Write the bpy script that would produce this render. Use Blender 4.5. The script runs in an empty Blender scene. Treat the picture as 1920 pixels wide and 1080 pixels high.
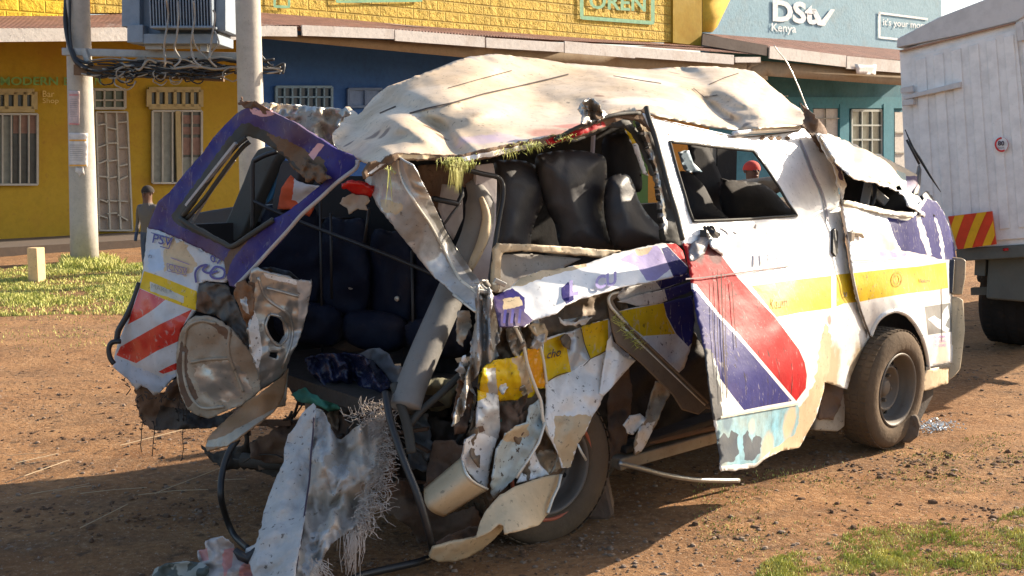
import bpy, bmesh, math, random
import numpy as np
from mathutils import Vector, noise
from mathutils.geometry import delaunay_2d_cdt
random.seed(7)
R = math.radians
SAZ, SEL, SKYS, EXPO = 30, 25, .10, 1.25
sc = bpy.context.scene
col = sc.collection
# ------------------------------------------------------------ camera
F = 2200.0
PITCH = math.atan(275/F)
C = Vector((0, 0, 1.7))
FW = Vector((0, math.cos(PITCH), -math.sin(PITCH)))
UP = Vector((0, math.sin(PITCH), math.cos(PITCH)))
RT = Vector((1, 0, 0))
cd = bpy.data.cameras.new('camera'); cam = bpy.data.objects.new('camera', cd); col.objects.link(cam)
cam.location = C; cam.rotation_euler = (R(90)-PITCH, 0, 0)
cd.sensor_width = 36; cd.lens = 36*F/1920; cd.clip_end = 2000; cd.clip_start = .05
sc.camera = cam

def ray(px, py):
    return RT*((px-960)/F) + UP*((540-py)/F) + FW
def P(px, py, D): return C + ray(px, py)*D
def ground(px, py, z=0.0):
    d = ray(px, py); return C + d*((z-C.z)/d.z)
class Plane:
    """a plane in the world; returns the depth at which the sight line through a photo point meets it"""
    def __init__(s, pt, n): s.pt = Vector(pt); s.n = Vector(n).normalized()
    def __call__(s, px, py):
        d = ray(px, py); return (s.pt-C).dot(s.n)/d.dot(s.n)
    def off(s, o): return Plane(s.pt+s.n*o, s.n)
class TPS:
    """smooth surface through known points (photo x, photo y, distance)"""
    def __init__(s, pts):
        pts = [(a, b, (c(a, b) if callable(c) else c) + (e[0] if e else 0)) for a, b, c, *e in pts]
        s.x = np.array([[a/100, b/100] for a, b, c in pts]); q = np.array([1/c for a, b, c in pts]); n = len(pts)
        K = s.U(np.linalg.norm(s.x[:, None]-s.x[None], axis=2))
        A = np.zeros((n+3, n+3)); A[:n, :n] = K + np.eye(n)*1e-4; A[:n, n] = 1; A[:n, n+1:] = s.x; A[n:, :n] = A[:n, n:].T
        s.w = np.linalg.solve(A, np.concatenate([q, np.zeros(3)]))
    @staticmethod
    def U(r): return np.where(r > 0, r*r*np.log(np.maximum(r, 1e-9)), 0)
    def __call__(s, px, py):
        r = np.sqrt((s.x[:, 0]-px/100)**2+(s.x[:, 1]-py/100)**2)
        u = s.U(r); n = len(r)
        return 1/float(u@s.w[:n]+s.w[n]+s.w[n+1]*px/100+s.w[n+2]*py/100)
_dirs = {}
def crease(p, seed):
    """sharp folds between flat facets"""
    if seed not in _dirs:
        r = random.Random(seed*13+5); _dirs[seed] = [(Vector((r.gauss(0, 1), r.gauss(0, 1), r.gauss(0, 1))).normalized(), r.uniform(.28, .75), r.random(), r.uniform(.6, 1.2)) for _ in range(5)]
    w = noise.noise_vector(p*.45)*.9; q = p+w; v = 0
    for d, f, o, a in _dirs[seed]:
        t = q.dot(d)*f+o; t -= math.floor(t); v += a*(abs(t-.5)-.25)
    return v
def crum(base, amp=.02, s=4, fine=.3, seed=0, ridge=1.0, second=.7):
    """dented sheet: crease lines between flat facets plus soft waves"""
    off = Vector((seed*7.3, seed*3.1, seed*5.7))
    def f(px, py):
        D = base(px, py); p = P(px, py, D)*s+off
        q = p + noise.noise_vector(p*.7)*.5
        d = noise.voronoi(q)[0]
        v = (d[0]-.4)*ridge*.35 + crease(p, seed)*ridge*2.1 + crease(p*2.7, seed+50)*ridge*second + noise.noise(p*.5)*.7 + fine*(noise.noise(p*3.1)*.5+noise.noise(p*7)*.22)
        return D + amp*v
    return f

# ------------------------------------------------------------ objects
def link(o, parent=None):
    col.objects.link(o)
    if parent is not None: o.parent = parent
    return o
def tag(o, label=None, cat=None, group=None, kind=None):
    if label: o['label'] = label
    if cat: o['category'] = cat
    if group: o['group'] = group
    if kind: o['kind'] = kind
    return o
def root(name, loc, label, cat, group=None):
    o = bpy.data.objects.new(name, None); o.location = loc; o.empty_display_size = .1
    col.objects.link(o); return tag(o, label, cat, group)
def wloc(o):
    v = Vector((0, 0, 0))
    while o is not None: v += o.location; o = o.parent
    return v
class MB:
    def __init__(s): s.v = []; s.f = []; s.m = []
    def add(s, vs, fs, m=0):
        k = len(s.v); s.v += [Vector(a) for a in vs]; s.f += [tuple(i+k for i in f) for f in fs]; s.m += [m]*len(fs)
    def box(s, c, sx, sy, sz, ax=None, m=0):
        ax = ax or (Vector((1, 0, 0)), Vector((0, 1, 0)), Vector((0, 0, 1)))
        c = Vector(c); vs = [c+ax[0]*(a*sx/2)+ax[1]*(b*sy/2)+ax[2]*(e*sz/2) for a in (-1, 1) for b in (-1, 1) for e in (-1, 1)]
        s.add(vs, [(0, 1, 3, 2), (4, 6, 7, 5), (0, 4, 5, 1), (2, 3, 7, 6), (0, 2, 6, 4), (1, 5, 7, 3)], m)
    def bar(s, a, b, w, h, up=(0, 0, 1), m=0):
        a = Vector(a); b = Vector(b); d = (b-a); L = d.length; d.normalize()
        n = d.cross(Vector(up));
        if n.length < 1e-3: n = d.cross(Vector((1, 0, 0)))
        n.normalize(); u = n.cross(d)
        s.box((a+b)/2, L, w, h, (d, n, u), m)
    def tube(s, pts, r, seg=8, m=0, cap=True):
        pts = [Vector(p) for p in pts]; n = len(pts)
        rr = r if isinstance(r, (list, tuple)) else [r]*n
        vs = []; t0 = (pts[1]-pts[0]).normalized(); u = t0.orthogonal().normalized()
        for i, p in enumerate(pts):
            t = (pts[min(i+1, n-1)]-pts[max(i-1, 0)]).normalized()
            u = (u-t*u.dot(t)); u = u.normalized() if u.length > 1e-6 else t.orthogonal().normalized(); w = t.cross(u)
            for k in range(seg):
                a = 2*math.pi*k/seg; vs.append(p+(u*math.cos(a)+w*math.sin(a))*rr[i])
        fs = [(i*seg+k, i*seg+(k+1) % seg, (i+1)*seg+(k+1) % seg, (i+1)*seg+k) for i in range(n-1) for k in range(seg)]
        if cap: fs += [tuple(range(seg))[::-1], tuple((n-1)*seg+k for k in range(seg))]
        s.add(vs, fs, m)
    def lathe(s, c, axis, prof, seg=40, m=0, ref=None):
        """prof: (radius, along axis)"""
        c = Vector(c); ax = Vector(axis).normalized(); u = ax.orthogonal().normalized(); w = ax.cross(u); n = len(prof); vs = []
        for r, h in prof:
            for k in range(seg):
                a = 2*math.pi*k/seg; vs.append(c+ax*h+(u*math.cos(a)+w*math.sin(a))*r)
        s.add(vs, [(i*seg+k, i*seg+(k+1) % seg, (i+1)*seg+(k+1) % seg, (i+1)*seg+k) for i in range(n-1) for k in range(seg)], m)
    def build(s, name, mats, parent=None, smooth=False, bevel=0, flat_angle=None):
        me = bpy.data.meshes.new(name); o = bpy.data.objects.new(name, me); link(o, parent)
        w = wloc(parent)
        me.from_pydata([tuple(v-w) for v in s.v], [], s.f)
        for mt in (mats if isinstance(mats, (list, tuple)) else [mats]): me.materials.append(mt)
        me.polygons.foreach_set('material_index', s.m)
        me.polygons.foreach_set('use_smooth', [smooth]*len(s.f)); me.update()
        if bevel:
            b = o.modifiers.new('bevel', 'BEVEL'); b.width = bevel; b.segments = 2; b.limit_method = 'ANGLE'
            w2 = o.modifiers.new('wn', 'WEIGHTED_NORMAL')
        return o

def smoothline(pts, closed=True, k=4):
    out = []; n = len(pts)
    rng = range(n if closed else n-1)
    for i in rng:
        g = (lambda j: pts[j % n]) if closed else (lambda j: pts[max(0, min(n-1, j))])
        p0, p1, p2, p3 = g(i-1), g(i), g(i+1), g(i+2)
        for a in range(k):
            t = a/k
            out.append(tuple(.5*((2*p1[c])+(-p0[c]+p2[c])*t+(2*p0[c]-5*p1[c]+4*p2[c]-p3[c])*t*t+(-p0[c]+3*p1[c]-3*p2[c]+p3[c])*t**3) for c in range(len(p1))))
    if not closed: out.append(tuple(pts[-1]))
    return out
def resample(pts, res, closed=True, jag=0, seed=0, vary=False):
    out = []; n = len(pts)
    for i in range(n if closed else n-1):
        a = pts[i]; b = pts[(i+1) % n]; L = math.hypot(b[0]-a[0], b[1]-a[1]); m = max(1, round(L/res))
        nx, ny = ((b[1]-a[1])/L, -(b[0]-a[0])/L) if L > 0 else (0, 0)
        for k in range(m):
            t = k/m; x = a[0]+(b[0]-a[0])*t; y = a[1]+(b[1]-a[1])*t
            if jag:
                g = .25+1.9*max(0, noise.noise(Vector((x*.03, y*.03, seed+20)))+.25) if vary else 1
                j = g*jag*(noise.noise(Vector((x*.11, y*.11, seed)))+.6*noise.noise(Vector((x*.35, y*.35, seed+9))))*1.4
                x += nx*j; y += ny*j
            out.append((x, y))
    if not closed: out.append(pts[-1])
    return out
def inside_np(X, Y, poly):
    c = np.zeros(len(X), bool); n = len(poly); j = n-1
    for i in range(n):
        xi, yi = poly[i]; xj, yj = poly[j]
        if yi != yj:
            t = ((yi > Y) != (yj > Y)) & (X < (xj-xi)*(Y-yi)/(yj-yi)+xi); c ^= t
        j = i
    return c
def sheet(name, outline, fn, mats, parent=None, res=7, thick=.006, holes=(), jag=0, paint=(), smooth=True, curve=False, seed=0, hjag=None, shade=True):
    """sheet material: an outline filled with a fine mesh lying on surface fn, livery areas cut into the same mesh"""
    if curve: outline = smoothline(outline)
    out = resample(outline, res, jag=jag, seed=seed, vary=True)
    hs = [resample(smoothline(h) if curve else h, res, jag=jag if hjag is None else hjag, seed=seed+3) for h in holes]
    ps = [(resample(p[0], res*.8, jag=(p[2] if len(p) > 2 else 0), seed=seed+5), p[1]) for p in paint]
    xs = [p[0] for p in out]; ys = [p[1] for p in out]
    gx = np.arange(min(xs), max(xs), res); gy = np.arange(min(ys), max(ys), res*.9)
    rs = np.random.RandomState(seed+1)
    X, Y = np.meshgrid(gx, gy); X = X + (np.arange(len(gy)) % 2)[:, None]*res*.5
    X = (X+rs.uniform(-.2, .2, X.shape)*res).ravel(); Y = (Y+rs.uniform(-.2, .2, Y.shape)*res).ravel()
    m = inside_np(X, Y, out)
    for h in hs: m &= ~inside_np(X, Y, h)
    X = X[m]; Y = Y[m]
    B = []; E = []
    for loop in [out]+hs+[p[0] for p in ps]:
        k = len(B); n = len(loop); B += loop; E += [(k+i, k+(i+1) % n) for i in range(n)]
    Bn = np.array(B)
    if len(X):
        keep = np.ones(len(X), bool)
        for i in range(0, len(X), 500):
            d = (X[i:i+500, None]-Bn[None, :, 0])**2+(Y[i:i+500, None]-Bn[None, :, 1])**2
            keep[i:i+500] = d.min(axis=1) > (res*.45)**2
        X = X[keep]; Y = Y[keep]
    pts = [Vector(b) for b in B]+[Vector((float(a), float(b))) for a, b in zip(X, Y)]
    v, e, f, _, _, _ = delaunay_2d_cdt(pts, E, [], 0, 1e-4)
    cx = np.array([sum(v[i].x for i in t)/3 for t in f]); cy = np.array([sum(v[i].y for i in t)/3 for t in f])
    ok = inside_np(cx, cy, out)
    for h in hs: ok &= ~inside_np(cx, cy, h)
    mi = np.zeros(len(f), int)
    for p, idx in ps: mi[inside_np(cx, cy, p)] = idx
    w = wloc(parent)
    used = {}; vs = []; fs = []; ms = []
    for i, t in enumerate(f):
        if not ok[i]: continue
        tt = []
        for j in t:
            if j not in used:
                used[j] = len(vs); x, y = v[j].x, v[j].y; vs.append(tuple(P(x, y, fn(x, y))-w))
            tt.append(used[j])
        fs.append(tt[::-1]); ms.append(int(mi[i]))
    me = bpy.data.meshes.new(name); o = bpy.data.objects.new(name, me); link(o, parent)
    me.from_pydata(vs, [], fs)
    for mt in (mats if isinstance(mats, (list, tuple)) else [mats]): me.materials.append(mt)
    me.polygons.foreach_set('material_index', ms); me.polygons.foreach_set('use_smooth', [smooth]*len(fs)); me.update()
    # make faces look toward the camera side
    if len(fs):
        n = sum((Vector(p.normal)*p.area for p in me.polygons), Vector()); c = sum((Vector(x) for x in vs), Vector())/len(vs)+w
        if n.dot(C-c) < 0: me.flip_normals()
    if thick:
        s = o.modifiers.new('thick', 'SOLIDIFY'); s.thickness = thick; s.offset = -1
    return o
def text_on(name, body, box, fn, mat, parent=None, lift=.006, shear=0.0, slant=0.0, bold=0.0, skew=0.0):
    """lettering: box = left, baseline, width, height in photo px; slant = px rise per px; laid on surface fn"""
    cu = bpy.data.curves.new(name, 'FONT'); cu.body = body; cu.shear = shear; cu.offset = bold; cu.resolution_u = 3; cu.fill_mode = 'FRONT'
    t = bpy.data.objects.new('tmp', cu); col.objects.link(t)
    dg = bpy.context.evaluated_depsgraph_get(); me = bpy.data.meshes.new_from_object(t.evaluated_get(dg))
    bpy.data.objects.remove(t); bpy.data.curves.remove(cu)
    xs = [v.co.x for v in me.vertices]; ys = [v.co.y for v in me.vertices]
    x0, x1, y0, y1 = min(xs), max(xs), min(ys), max(ys); w = wloc(parent)
    for v in me.vertices:
        u = (v.co.x-x0)/(x1-x0); k = (v.co.y-y0)/(y1-y0)
        v.co = (box[0]+u*box[2]+skew*k*box[3], box[1]-k*box[3]-slant*u*box[2], 0)
    bm = bmesh.new(); bm.from_mesh(me)
    for _ in range(5):
        bmesh.ops.triangulate(bm, faces=bm.faces[:])
        L = [e for e in bm.edges if e.calc_length() > 3.5]
        if not L: break
        bmesh.ops.subdivide_edges(bm, edges=L, cuts=1)
    bmesh.ops.triangulate(bm, faces=bm.faces[:]); bm.to_mesh(me); bm.free()
    for v in me.vertices: v.co = P(v.co.x, v.co.y, fn(v.co.x, v.co.y)-lift)-w
    me.name = name; me.materials.clear(); me.materials.append(mat)
    o = bpy.data.objects.new(name, me); link(o, parent)
    return o
def strip(name, pts, fn, mat, w, parent=None, lift=.004):
    """painted line of width w (px) along photo points"""
    pts = resample(pts, 4, closed=False); L = []; Rr = []
    for i, p in enumerate(pts):
        a = pts[max(0, i-1)]; b = pts[min(len(pts)-1, i+1)]; d = math.hypot(b[0]-a[0], b[1]-a[1]); n = (-(b[1]-a[1])/d*w/2, (b[0]-a[0])/d*w/2)
        L.append((p[0]+n[0], p[1]+n[1])); Rr.append((p[0]-n[0], p[1]-n[1]))
    m = MB(); vs = []
    for a, b in zip(L, Rr): vs += [P(*a, fn(*a)-lift), P(*b, fn(*b)-lift)]
    m.add(vs, [(2*i, 2*i+2, 2*i+3, 2*i+1) for i in range(len(pts)-1)])
    return m.build(name, mat, parent)
def solid(name, outline, fn, vec, mat, parent=None, bevel=.02, curve=True, k=3, subdiv=False):
    """outline on surface fn given real depth along vec, with rounded edges"""
    o2 = smoothline(outline, k=k) if curve else outline
    n = len(o2); a = [P(x, y, fn(x, y)) for x, y in o2]; vec = Vector(vec); m = MB()
    m.add(a+[p+vec for p in a], [tuple(range(n)), tuple(range(2*n-1, n-1, -1))]+[(i, i+n, (i+1) % n+n, (i+1) % n) for i in range(n)])
    return m.build(name, mat, parent, smooth=False, bevel=bevel)

def pillow(name, outline, fn, h, mat, parent=None, w=None, res=5, seed=1, amp=.012):
    """stuffed shape: a dome swelling towards the front from its outline, with a back"""
    o2 = resample(smoothline(outline, k=5), 4); B = np.array(o2)
    if w is None: w = min(max(B[:, 0])-min(B[:, 0]), max(B[:, 1])-min(B[:, 1]))*.42
    cf = crum(fn, amp, 5, .4, seed)
    def f(x, y):
        d = math.sqrt(((B-np.array([x, y]))**2).sum(axis=1).min()); t = min(1, d/w); return cf(x, y)-h*math.sqrt(max(0, 1-(1-t)**2))
    return sheet(name, outline, f, mat, parent, res=res, thick=.05, curve=True)

# ------------------------------------------------------------ materials
def N(nt, t, **kw):
    n = nt.nodes.new(t)
    for k, v in kw.items():
        if k in n.inputs: n.inputs[k].default_value = v
        else: setattr(n, k, v)
    return n
def _base(name):
    m = bpy.data.materials.new(name); m.use_nodes = True; nt = m.node_tree
    b = nt.nodes['Principled BSDF']; tc = nt.nodes.new('ShaderNodeTexCoord')
    return m, nt, b, tc
def mixc(nt, fac, a, b):
    n = nt.nodes.new('ShaderNodeMix'); n.data_type = 'RGBA'
    for s, v in ((0, fac), (6, a), (7, b)):
        if hasattr(v, 'is_output') or isinstance(v, bpy.types.NodeSocket): nt.links.new(v, n.inputs[s])
        else: n.inputs[s].default_value = v if s == 0 else (*v[:3], 1)
    return n.outputs[2]
def ramp(nt, src, lo, hi, a=0, b=1):
    n = nt.nodes.new('ShaderNodeMapRange'); n.clamp = True
    nt.links.new(src, n.inputs[0]); n.inputs[1].default_value = lo; n.inputs[2].default_value = hi; n.inputs[3].default_value = a; n.inputs[4].default_value = b
    return n.outputs[0]
def noi(nt, tc, scale, detail=6, rough=.55, mp=None, dist=0):
    src = tc.outputs['Object']
    if mp:
        q = nt.nodes.new('ShaderNodeMapping'); q.inputs['Scale'].default_value = mp; nt.links.new(src, q.inputs[0]); src = q.outputs[0]
    n = nt.nodes.new('ShaderNodeTexNoise'); n.inputs['Scale'].default_value = scale; n.inputs['Detail'].default_value = detail
    n.inputs['Roughness'].default_value = rough; n.inputs['Distortion'].default_value = dist
    nt.links.new(src, n.inputs['Vector']); return n.outputs[0]
_mats = {}
def blotch(mt, spots, origin, wob=.35):
    """soft edged stains, faded paint, painted-in sun and shade that sit at fixed places on the metal; spots: (photo x, photo y, depth fn, radius m, colour, strength)"""
    nt = mt.node_tree; b = nt.nodes['Principled BSDF']; tc = [n for n in nt.nodes if n.type == 'TEX_COORD'][0]
    src = b.inputs['Base Color'].links[0].from_socket
    nz = nt.nodes.new('ShaderNodeTexNoise'); nz.inputs['Scale'].default_value = 9; nz.inputs['Detail'].default_value = 6; nz.inputs['Roughness'].default_value = .65; nt.links.new(tc.outputs['Object'], nz.inputs['Vector'])
    for px, py, fn, r, c, st in spots:
        p = P(px, py, fn(px, py))-origin
        d = nt.nodes.new('ShaderNodeVectorMath'); d.operation = 'DISTANCE'; d.inputs[1].default_value = p; nt.links.new(tc.outputs['Object'], d.inputs[0])
        a = nt.nodes.new('ShaderNodeMath'); a.operation = 'MULTIPLY_ADD'; nt.links.new(nz.outputs[0], a.inputs[0]); a.inputs[1].default_value = r*wob*4; nt.links.new(d.outputs['Value'], a.inputs[2])
        src = mixc(nt, ramp(nt, a.outputs[0], r*(.65+wob*2), r*(1.05+wob*2), st, 0), src, c)
    nt.links.new(src, b.inputs['Base Color'])
def paint(name, c, dirt=.5, rough=.35, metal=0.0, speck=.5, bump=.15, mud=(.20, .12, .065), drip=.0, coat=0.0, var=.12, bscale=14, spec=.5, wear=0):
    """weathered painted or bare surface: colour variation, mud film, mud specks, vertical drips, fine dents"""
    if name in _mats: return _mats[name]
    m, nt, b, tc = _base(name)
    n1 = noi(nt, tc, 1.7, 8, .6); n2 = noi(nt, tc, 45, 3, .6); n3 = noi(nt, tc, 9, 6, .65)
    cc = mixc(nt, ramp(nt, n3, .35, .7), tuple(x*(1-var) for x in c), tuple(min(1, x*(1+var)) for x in c))
    if dirt: cc = mixc(nt, ramp(nt, n1, .62-.22*dirt, .80, 0, min(1, dirt*1.1)), cc, mud)
    if dirt: cc = mixc(nt, ramp(nt, n3, .60-.05*dirt, .72, 0, dirt*.7), cc, tuple(x*.55 for x in mud))
    if speck: cc = mixc(nt, ramp(nt, n2, .655-.04*speck, .70-.03*speck, 0, min(1, speck)), cc, (.045, .032, .022))
    if wear:
        n5 = noi(nt, tc, 30, 4, .7, mp=(1, 1, .35), dist=1.5); cc = mixc(nt, ramp(nt, n5, .60, .66, 0, wear), cc, (.46, .43, .40))
    if drip:
        n4 = noi(nt, tc, 1.0, 5, .6, mp=(45, 45, 1.6)); cc = mixc(nt, ramp(nt, n4, .60, .66, 0, drip), cc, (.03, .022, .02))
    nt.links.new(cc, b.inputs['Base Color'])
    nt.links.new(ramp(nt, n1, .4, .75, rough, min(1, rough+.4*max(dirt, .2))), b.inputs['Roughness'])
    b.inputs['Metallic'].default_value = metal; b.inputs['Coat Weight'].default_value = coat; b.inputs['Specular IOR Level'].default_value = spec
    if bump:
        bp = nt.nodes.new('ShaderNodeBump'); bp.inputs['Strength'].default_value = bump; bp.inputs['Distance'].default_value = .02
        nt.links.new(noi(nt, tc, bscale, 5, .6), bp.inputs['Height']); nt.links.new(bp.outputs[0], b.inputs['Normal'])
    _mats[name] = m; return m
def plain(name, c, rough=.8, metal=0, emit=0):
    if name in _mats: return _mats[name]
    m, nt, b, tc = _base(name)
    cc = mixc(nt, ramp(nt, noi(nt, tc, 12, 5), .3, .7), tuple(x*.8 for x in c), tuple(min(1, x*1.15) for x in c))
    nt.links.new(cc, b.inputs['Base Color'])
    b.inputs['Roughness'].default_value = rough; b.inputs['Metallic'].default_value = metal
    _mats[name] = m; return m

WHITE = paint('white_paint', (.80, .79, .76), .5, .35, speck=.8, drip=.15, coat=.2, bump=.35, bscale=9)
WHITE_CLEAN = paint('white_paint_clean', (.84, .83, .80), .12, .3, speck=.35, coat=.4, bump=.08)
DUSTY = paint('dusty_roof_paint', (.64, .50, .33), .5, .5, speck=.35, bump=.2, mud=(.33, .21, .12), bscale=7)
CREAM = paint('mud_washed_cream', (.58, .45, .28), .7, .5, speck=.5, mud=(.30, .19, .10))
PURPLE = paint('purple_paint', (.030, .022, .16), .75, .5, speck=.6, coat=0, spec=.25, wear=.2, mud=(.22, .15, .1))
BLUE = paint('blue_paint', (.035, .035, .16), .3, .5, speck=.4, drip=.9, coat=0, spec=.1, wear=.55)
BLUEP = paint('plain_blue_paint', (.03, .03, .15), .2, .6, speck=.3, wear=.5, coat=0, spec=.1)
LILAC = paint('lilac_paint', (.36, .30, .55), .4, .6, speck=.3)
PINK = paint('faded_pink_paint', (.66, .34, .34), .4, .35, speck=.3)
RED = paint('red_paint', (.42, .012, .016), .2, .5, speck=.3, wear=.4, drip=.9, coat=0, spec=.1)
REDC = paint('red_chevron', (.58, .03, .02), .3, .35, speck=.4, wear=.5, drip=0, coat=.3)
WHITEC = paint('reflective_white', (.52, .53, .55), .3, .4, speck=.3)
YELLOW = paint('yellow_paint', (.70, .46, .006), .3, .5, speck=.6, wear=.45, coat=0, spec=.3, mud=(.35, .22, .03))
ORANGEY = paint('amber_plastic', (.85, .35, .005), .1, .2, speck=.2)
SKYP = paint('sky_picture', (.16, .42, .55), .75, .4, speck=.3, drip=.2, mud=(.50, .48, .36), var=.5)
TEALW = paint('washed_teal_white', (.45, .53, .53), .7, .4, speck=1.0, bump=.4, bscale=10, mud=(.35, .26, .16))
CITY = paint('city_picture', (.05, .07, .10), .5, .4, speck=.3, mud=(.25, .24, .2))
STEEL = paint('bare_grey_steel', (.44, .43, .40), .5, .28, metal=.65, speck=.3, mud=(.24, .17, .10))
SILVER = paint('silver_paint', (.50, .50, .49), .45, .3, metal=.3, speck=.6, bump=.4, bscale=9)
MUDDYM = paint('mud_caked_metal', (.40, .36, .29), .9, .45, metal=.25, speck=.6, bump=.45, bscale=8, mud=(.23, .13, .06))
RUST = paint('rusty_metal', (.14, .085, .055), .6, .8, speck=.4, mud=(.17, .075, .03), bump=.5)
DARKM = paint('dark_underbody', (.035, .028, .023), .6, .7, speck=.2, mud=(.09, .055, .035), bump=.5)
MUD = paint('dried_mud', (.16, .10, .06), .5, .95, speck=.5, bump=.8, mud=(.08, .05, .03))
CREASE = plain('dark_seam', (.07, .045, .03), .9)
TRIM = paint('dull_brown_trim', (.18, .13, .085), .6, .6, metal=.2, speck=.5, mud=(.12, .075, .04))
BLACKP = paint('black_plastic', (.018, .018, .019), .25, .45, speck=.1, mud=(.1, .07, .05))
RUBBER = paint('window_rubber', (.045, .043, .036), .5, .7, speck=.4, mud=(.13, .11, .08))
VINYL = paint('dark_seat_vinyl', (.032, .032, .036), .45, .48, speck=.0, mud=(.10, .07, .05), bump=.3, bscale=6)
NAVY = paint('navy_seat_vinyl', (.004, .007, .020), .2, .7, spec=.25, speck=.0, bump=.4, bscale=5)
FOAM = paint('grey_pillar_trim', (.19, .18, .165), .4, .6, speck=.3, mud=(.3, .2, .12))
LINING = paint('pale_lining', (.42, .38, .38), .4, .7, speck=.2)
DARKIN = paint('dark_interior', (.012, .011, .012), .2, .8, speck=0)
SCUFF = paint('black_scuff', (.05, .05, .055), .3, .6, speck=.9, mud=(.3, .28, .24))
TYRE = paint('dusty_tyre_rubber', (.115, .082, .054), .8, .95, speck=.1, mud=(.20, .135, .085), spec=.2, bump=.3, bscale=30)
RIM = paint('grey_wheel_steel', (.15, .13, .11), .8, .55, metal=.3, mud=(.18, .125, .08), speck=.2)
INK = plain('blue_black_ink', (.05, .04, .22), .5)
INKK = plain('dark_ink', (.05, .03, .05), .5)
# ============================================================ ground
def ground_mat():
    m, nt, b, tc = _base('dirt_ground')
    big = noi(nt, tc, .35, 6, .6); mid = noi(nt, tc, 2.3, 8, .65); fine = noi(nt, tc, 28, 8, .7); st = noi(nt, tc, 70, 3, .6)
    streak = noi(nt, tc, 1.0, 6, .6, mp=(.9, 3.2, 1))
    c = mixc(nt, ramp(nt, mid, .3, .7), (.215, .100, .042), (.37, .200, .090))
    c = mixc(nt, ramp(nt, streak, .45, .68), c, (.19, .105, .055))
    c = mixc(nt, ramp(nt, big, .45, .7, 0, .6), c, (.38, .22, .11))
    c = mixc(nt, ramp(nt, fine, .52, .72, 0, .75), c, (.12, .078, .05))
    c = mixc(nt, ramp(nt, fine, .48, .28, 0, .6), c, (.50, .34, .2))
    c = mixc(nt, ramp(nt, st, .63, .70, 0, .8), c, (.50, .42, .33))
    c = mixc(nt, ramp(nt, noi(nt, tc, 9, 6, .7), .56, .66, 0, .8), c, (.085, .055, .036))
    nt.links.new(c, b.inputs['Base Color']); b.inputs['Roughness'].default_value = .95; b.inputs['Specular IOR Level'].default_value = .15
    bp = nt.nodes.new('ShaderNodeBump'); bp.inputs['Strength'].default_value = .9; bp.inputs['Distance'].default_value = .03
    s = nt.nodes.new('ShaderNodeMath'); s.operation = 'ADD'; nt.links.new(fine, s.inputs[0]); nt.links.new(mid, s.inputs[1])
    nt.links.new(s.outputs[0], bp.inputs['Height']); nt.links.new(bp.outputs[0], b.inputs['Normal'])
    return m
def gh(x, y):
    v = .02*noise.noise(Vector((x*.9, y*.9, 0)))+.012*noise.noise(Vector((x*3.1, y*3.1, 4)))+.006*noise.noise(Vector((x*9, y*9, 7)))
    if y > 16: v += min(.25, (y-16)*.05)*0
    return v-.012
m = MB()
xs = sorted(set([-400, -200, -100, -60, -35, -20]+list(np.arange(-14, 14.01, .12).round(3))+[20, 35, 60, 100, 200, 400]))
ys = sorted(set([-20, 0]+list(np.arange(1.5, 9, .07).round(3))+list(np.arange(9, 26, .2).round(3))+[30, 40, 60, 100, 200, 500, 900]))
nx = len(xs)
vs = [(x, y, gh(x, y)) for y in ys for x in xs]
m.add(vs, [(j*nx+i, j*nx+i+1, (j+1)*nx+i+1, (j+1)*nx+i) for j in range(len(ys)-1) for i in range(nx-1)])
GM = ground_mat()
tag(m.build('ground', GM, None, smooth=True), kind='structure')

# grass patches: many thin blades, uncountable
def grass_mat():
    m, nt, b, tc = _base('grass_blade')
    c = mixc(nt, ramp(nt, noi(nt, tc, 6, 4), .35, .65), (.30, .35, .05), (.60, .56, .18))
    c = mixc(nt, ramp(nt, noi(nt, tc, 40, 2), .55, .7), c, (.38, .34, .12))
    nt.links.new(c, b.inputs['Base Color']); b.inputs['Roughness'].default_value = .7
    return m
GR = grass_mat()
def grass(name, label, spots, seed, bh, bw):
    rs = random.Random(seed); m = MB(); V = []; Fc = []
    for x, y, z, s in spots:
        a = rs.uniform(0, 6.283); h = bh*s*rs.uniform(.4, 1.2); w = bw*rs.uniform(.6, 1.2); l = rs.uniform(-.7, .7)*h
        ca, sa = math.cos(a), math.sin(a); k = len(V)
        V += [(x-ca*w, y-sa*w, z-.005), (x+ca*w, y+sa*w, z-.005), (x+ca*w*.6-sa*l*.4, y+sa*w*.6+ca*l*.4, z+h*.6), (x-sa*l, y+ca*l, z+h)]
        Fc += [(k, k+1, k+2), (k, k+2, k+3)]
    m.add(V, Fc); o = m.build(name, GR); tag(o, label, 'grass', kind='stuff'); return o
def patch(poly, n, seed, thr=-.1, sc_=1.1):
    rs = random.Random(seed); g = [ground(*p) for p in poly]; out = []
    pl = [(p.x, p.y) for p in g]; x0 = min(p[0] for p in pl); x1 = max(p[0] for p in pl); y0 = min(p[1] for p in pl); y1 = max(p[1] for p in pl)
    X = np.array([rs.uniform(x0, x1) for _ in range(n)]); Y = np.array([rs.uniform(y0, y1) for _ in range(n)]); ok = inside_np(X, Y, pl)
    for x, y, k in zip(X, Y, ok):
        if not k: continue
        v = noise.noise(Vector((x*sc_, y*sc_, seed)))+.5*noise.noise(Vector((x*sc_*4, y*sc_*4, seed)))
        if v > thr+rs.gauss(0, .38): out.append((x, y, gh(x, y), .6+.8*max(0, v)))
    return out
vg = patch([(-200, 512), (60, 500), (140, 492), (300, 490), (420, 500), (330, 590), (120, 588), (-250, 600)], 150000, 3, .14, 1.3)
vg += [(x, y, z, 2.2) for x, y, z, s in patch([(120, 488), (200, 484), (232, 497), (200, 508), (110, 506)], 6000, 5, -.4, 2)]
grass('grass', 'green roadside grass around the foot of the left pole and the short post', vg, 1, .055, .008)
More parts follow.
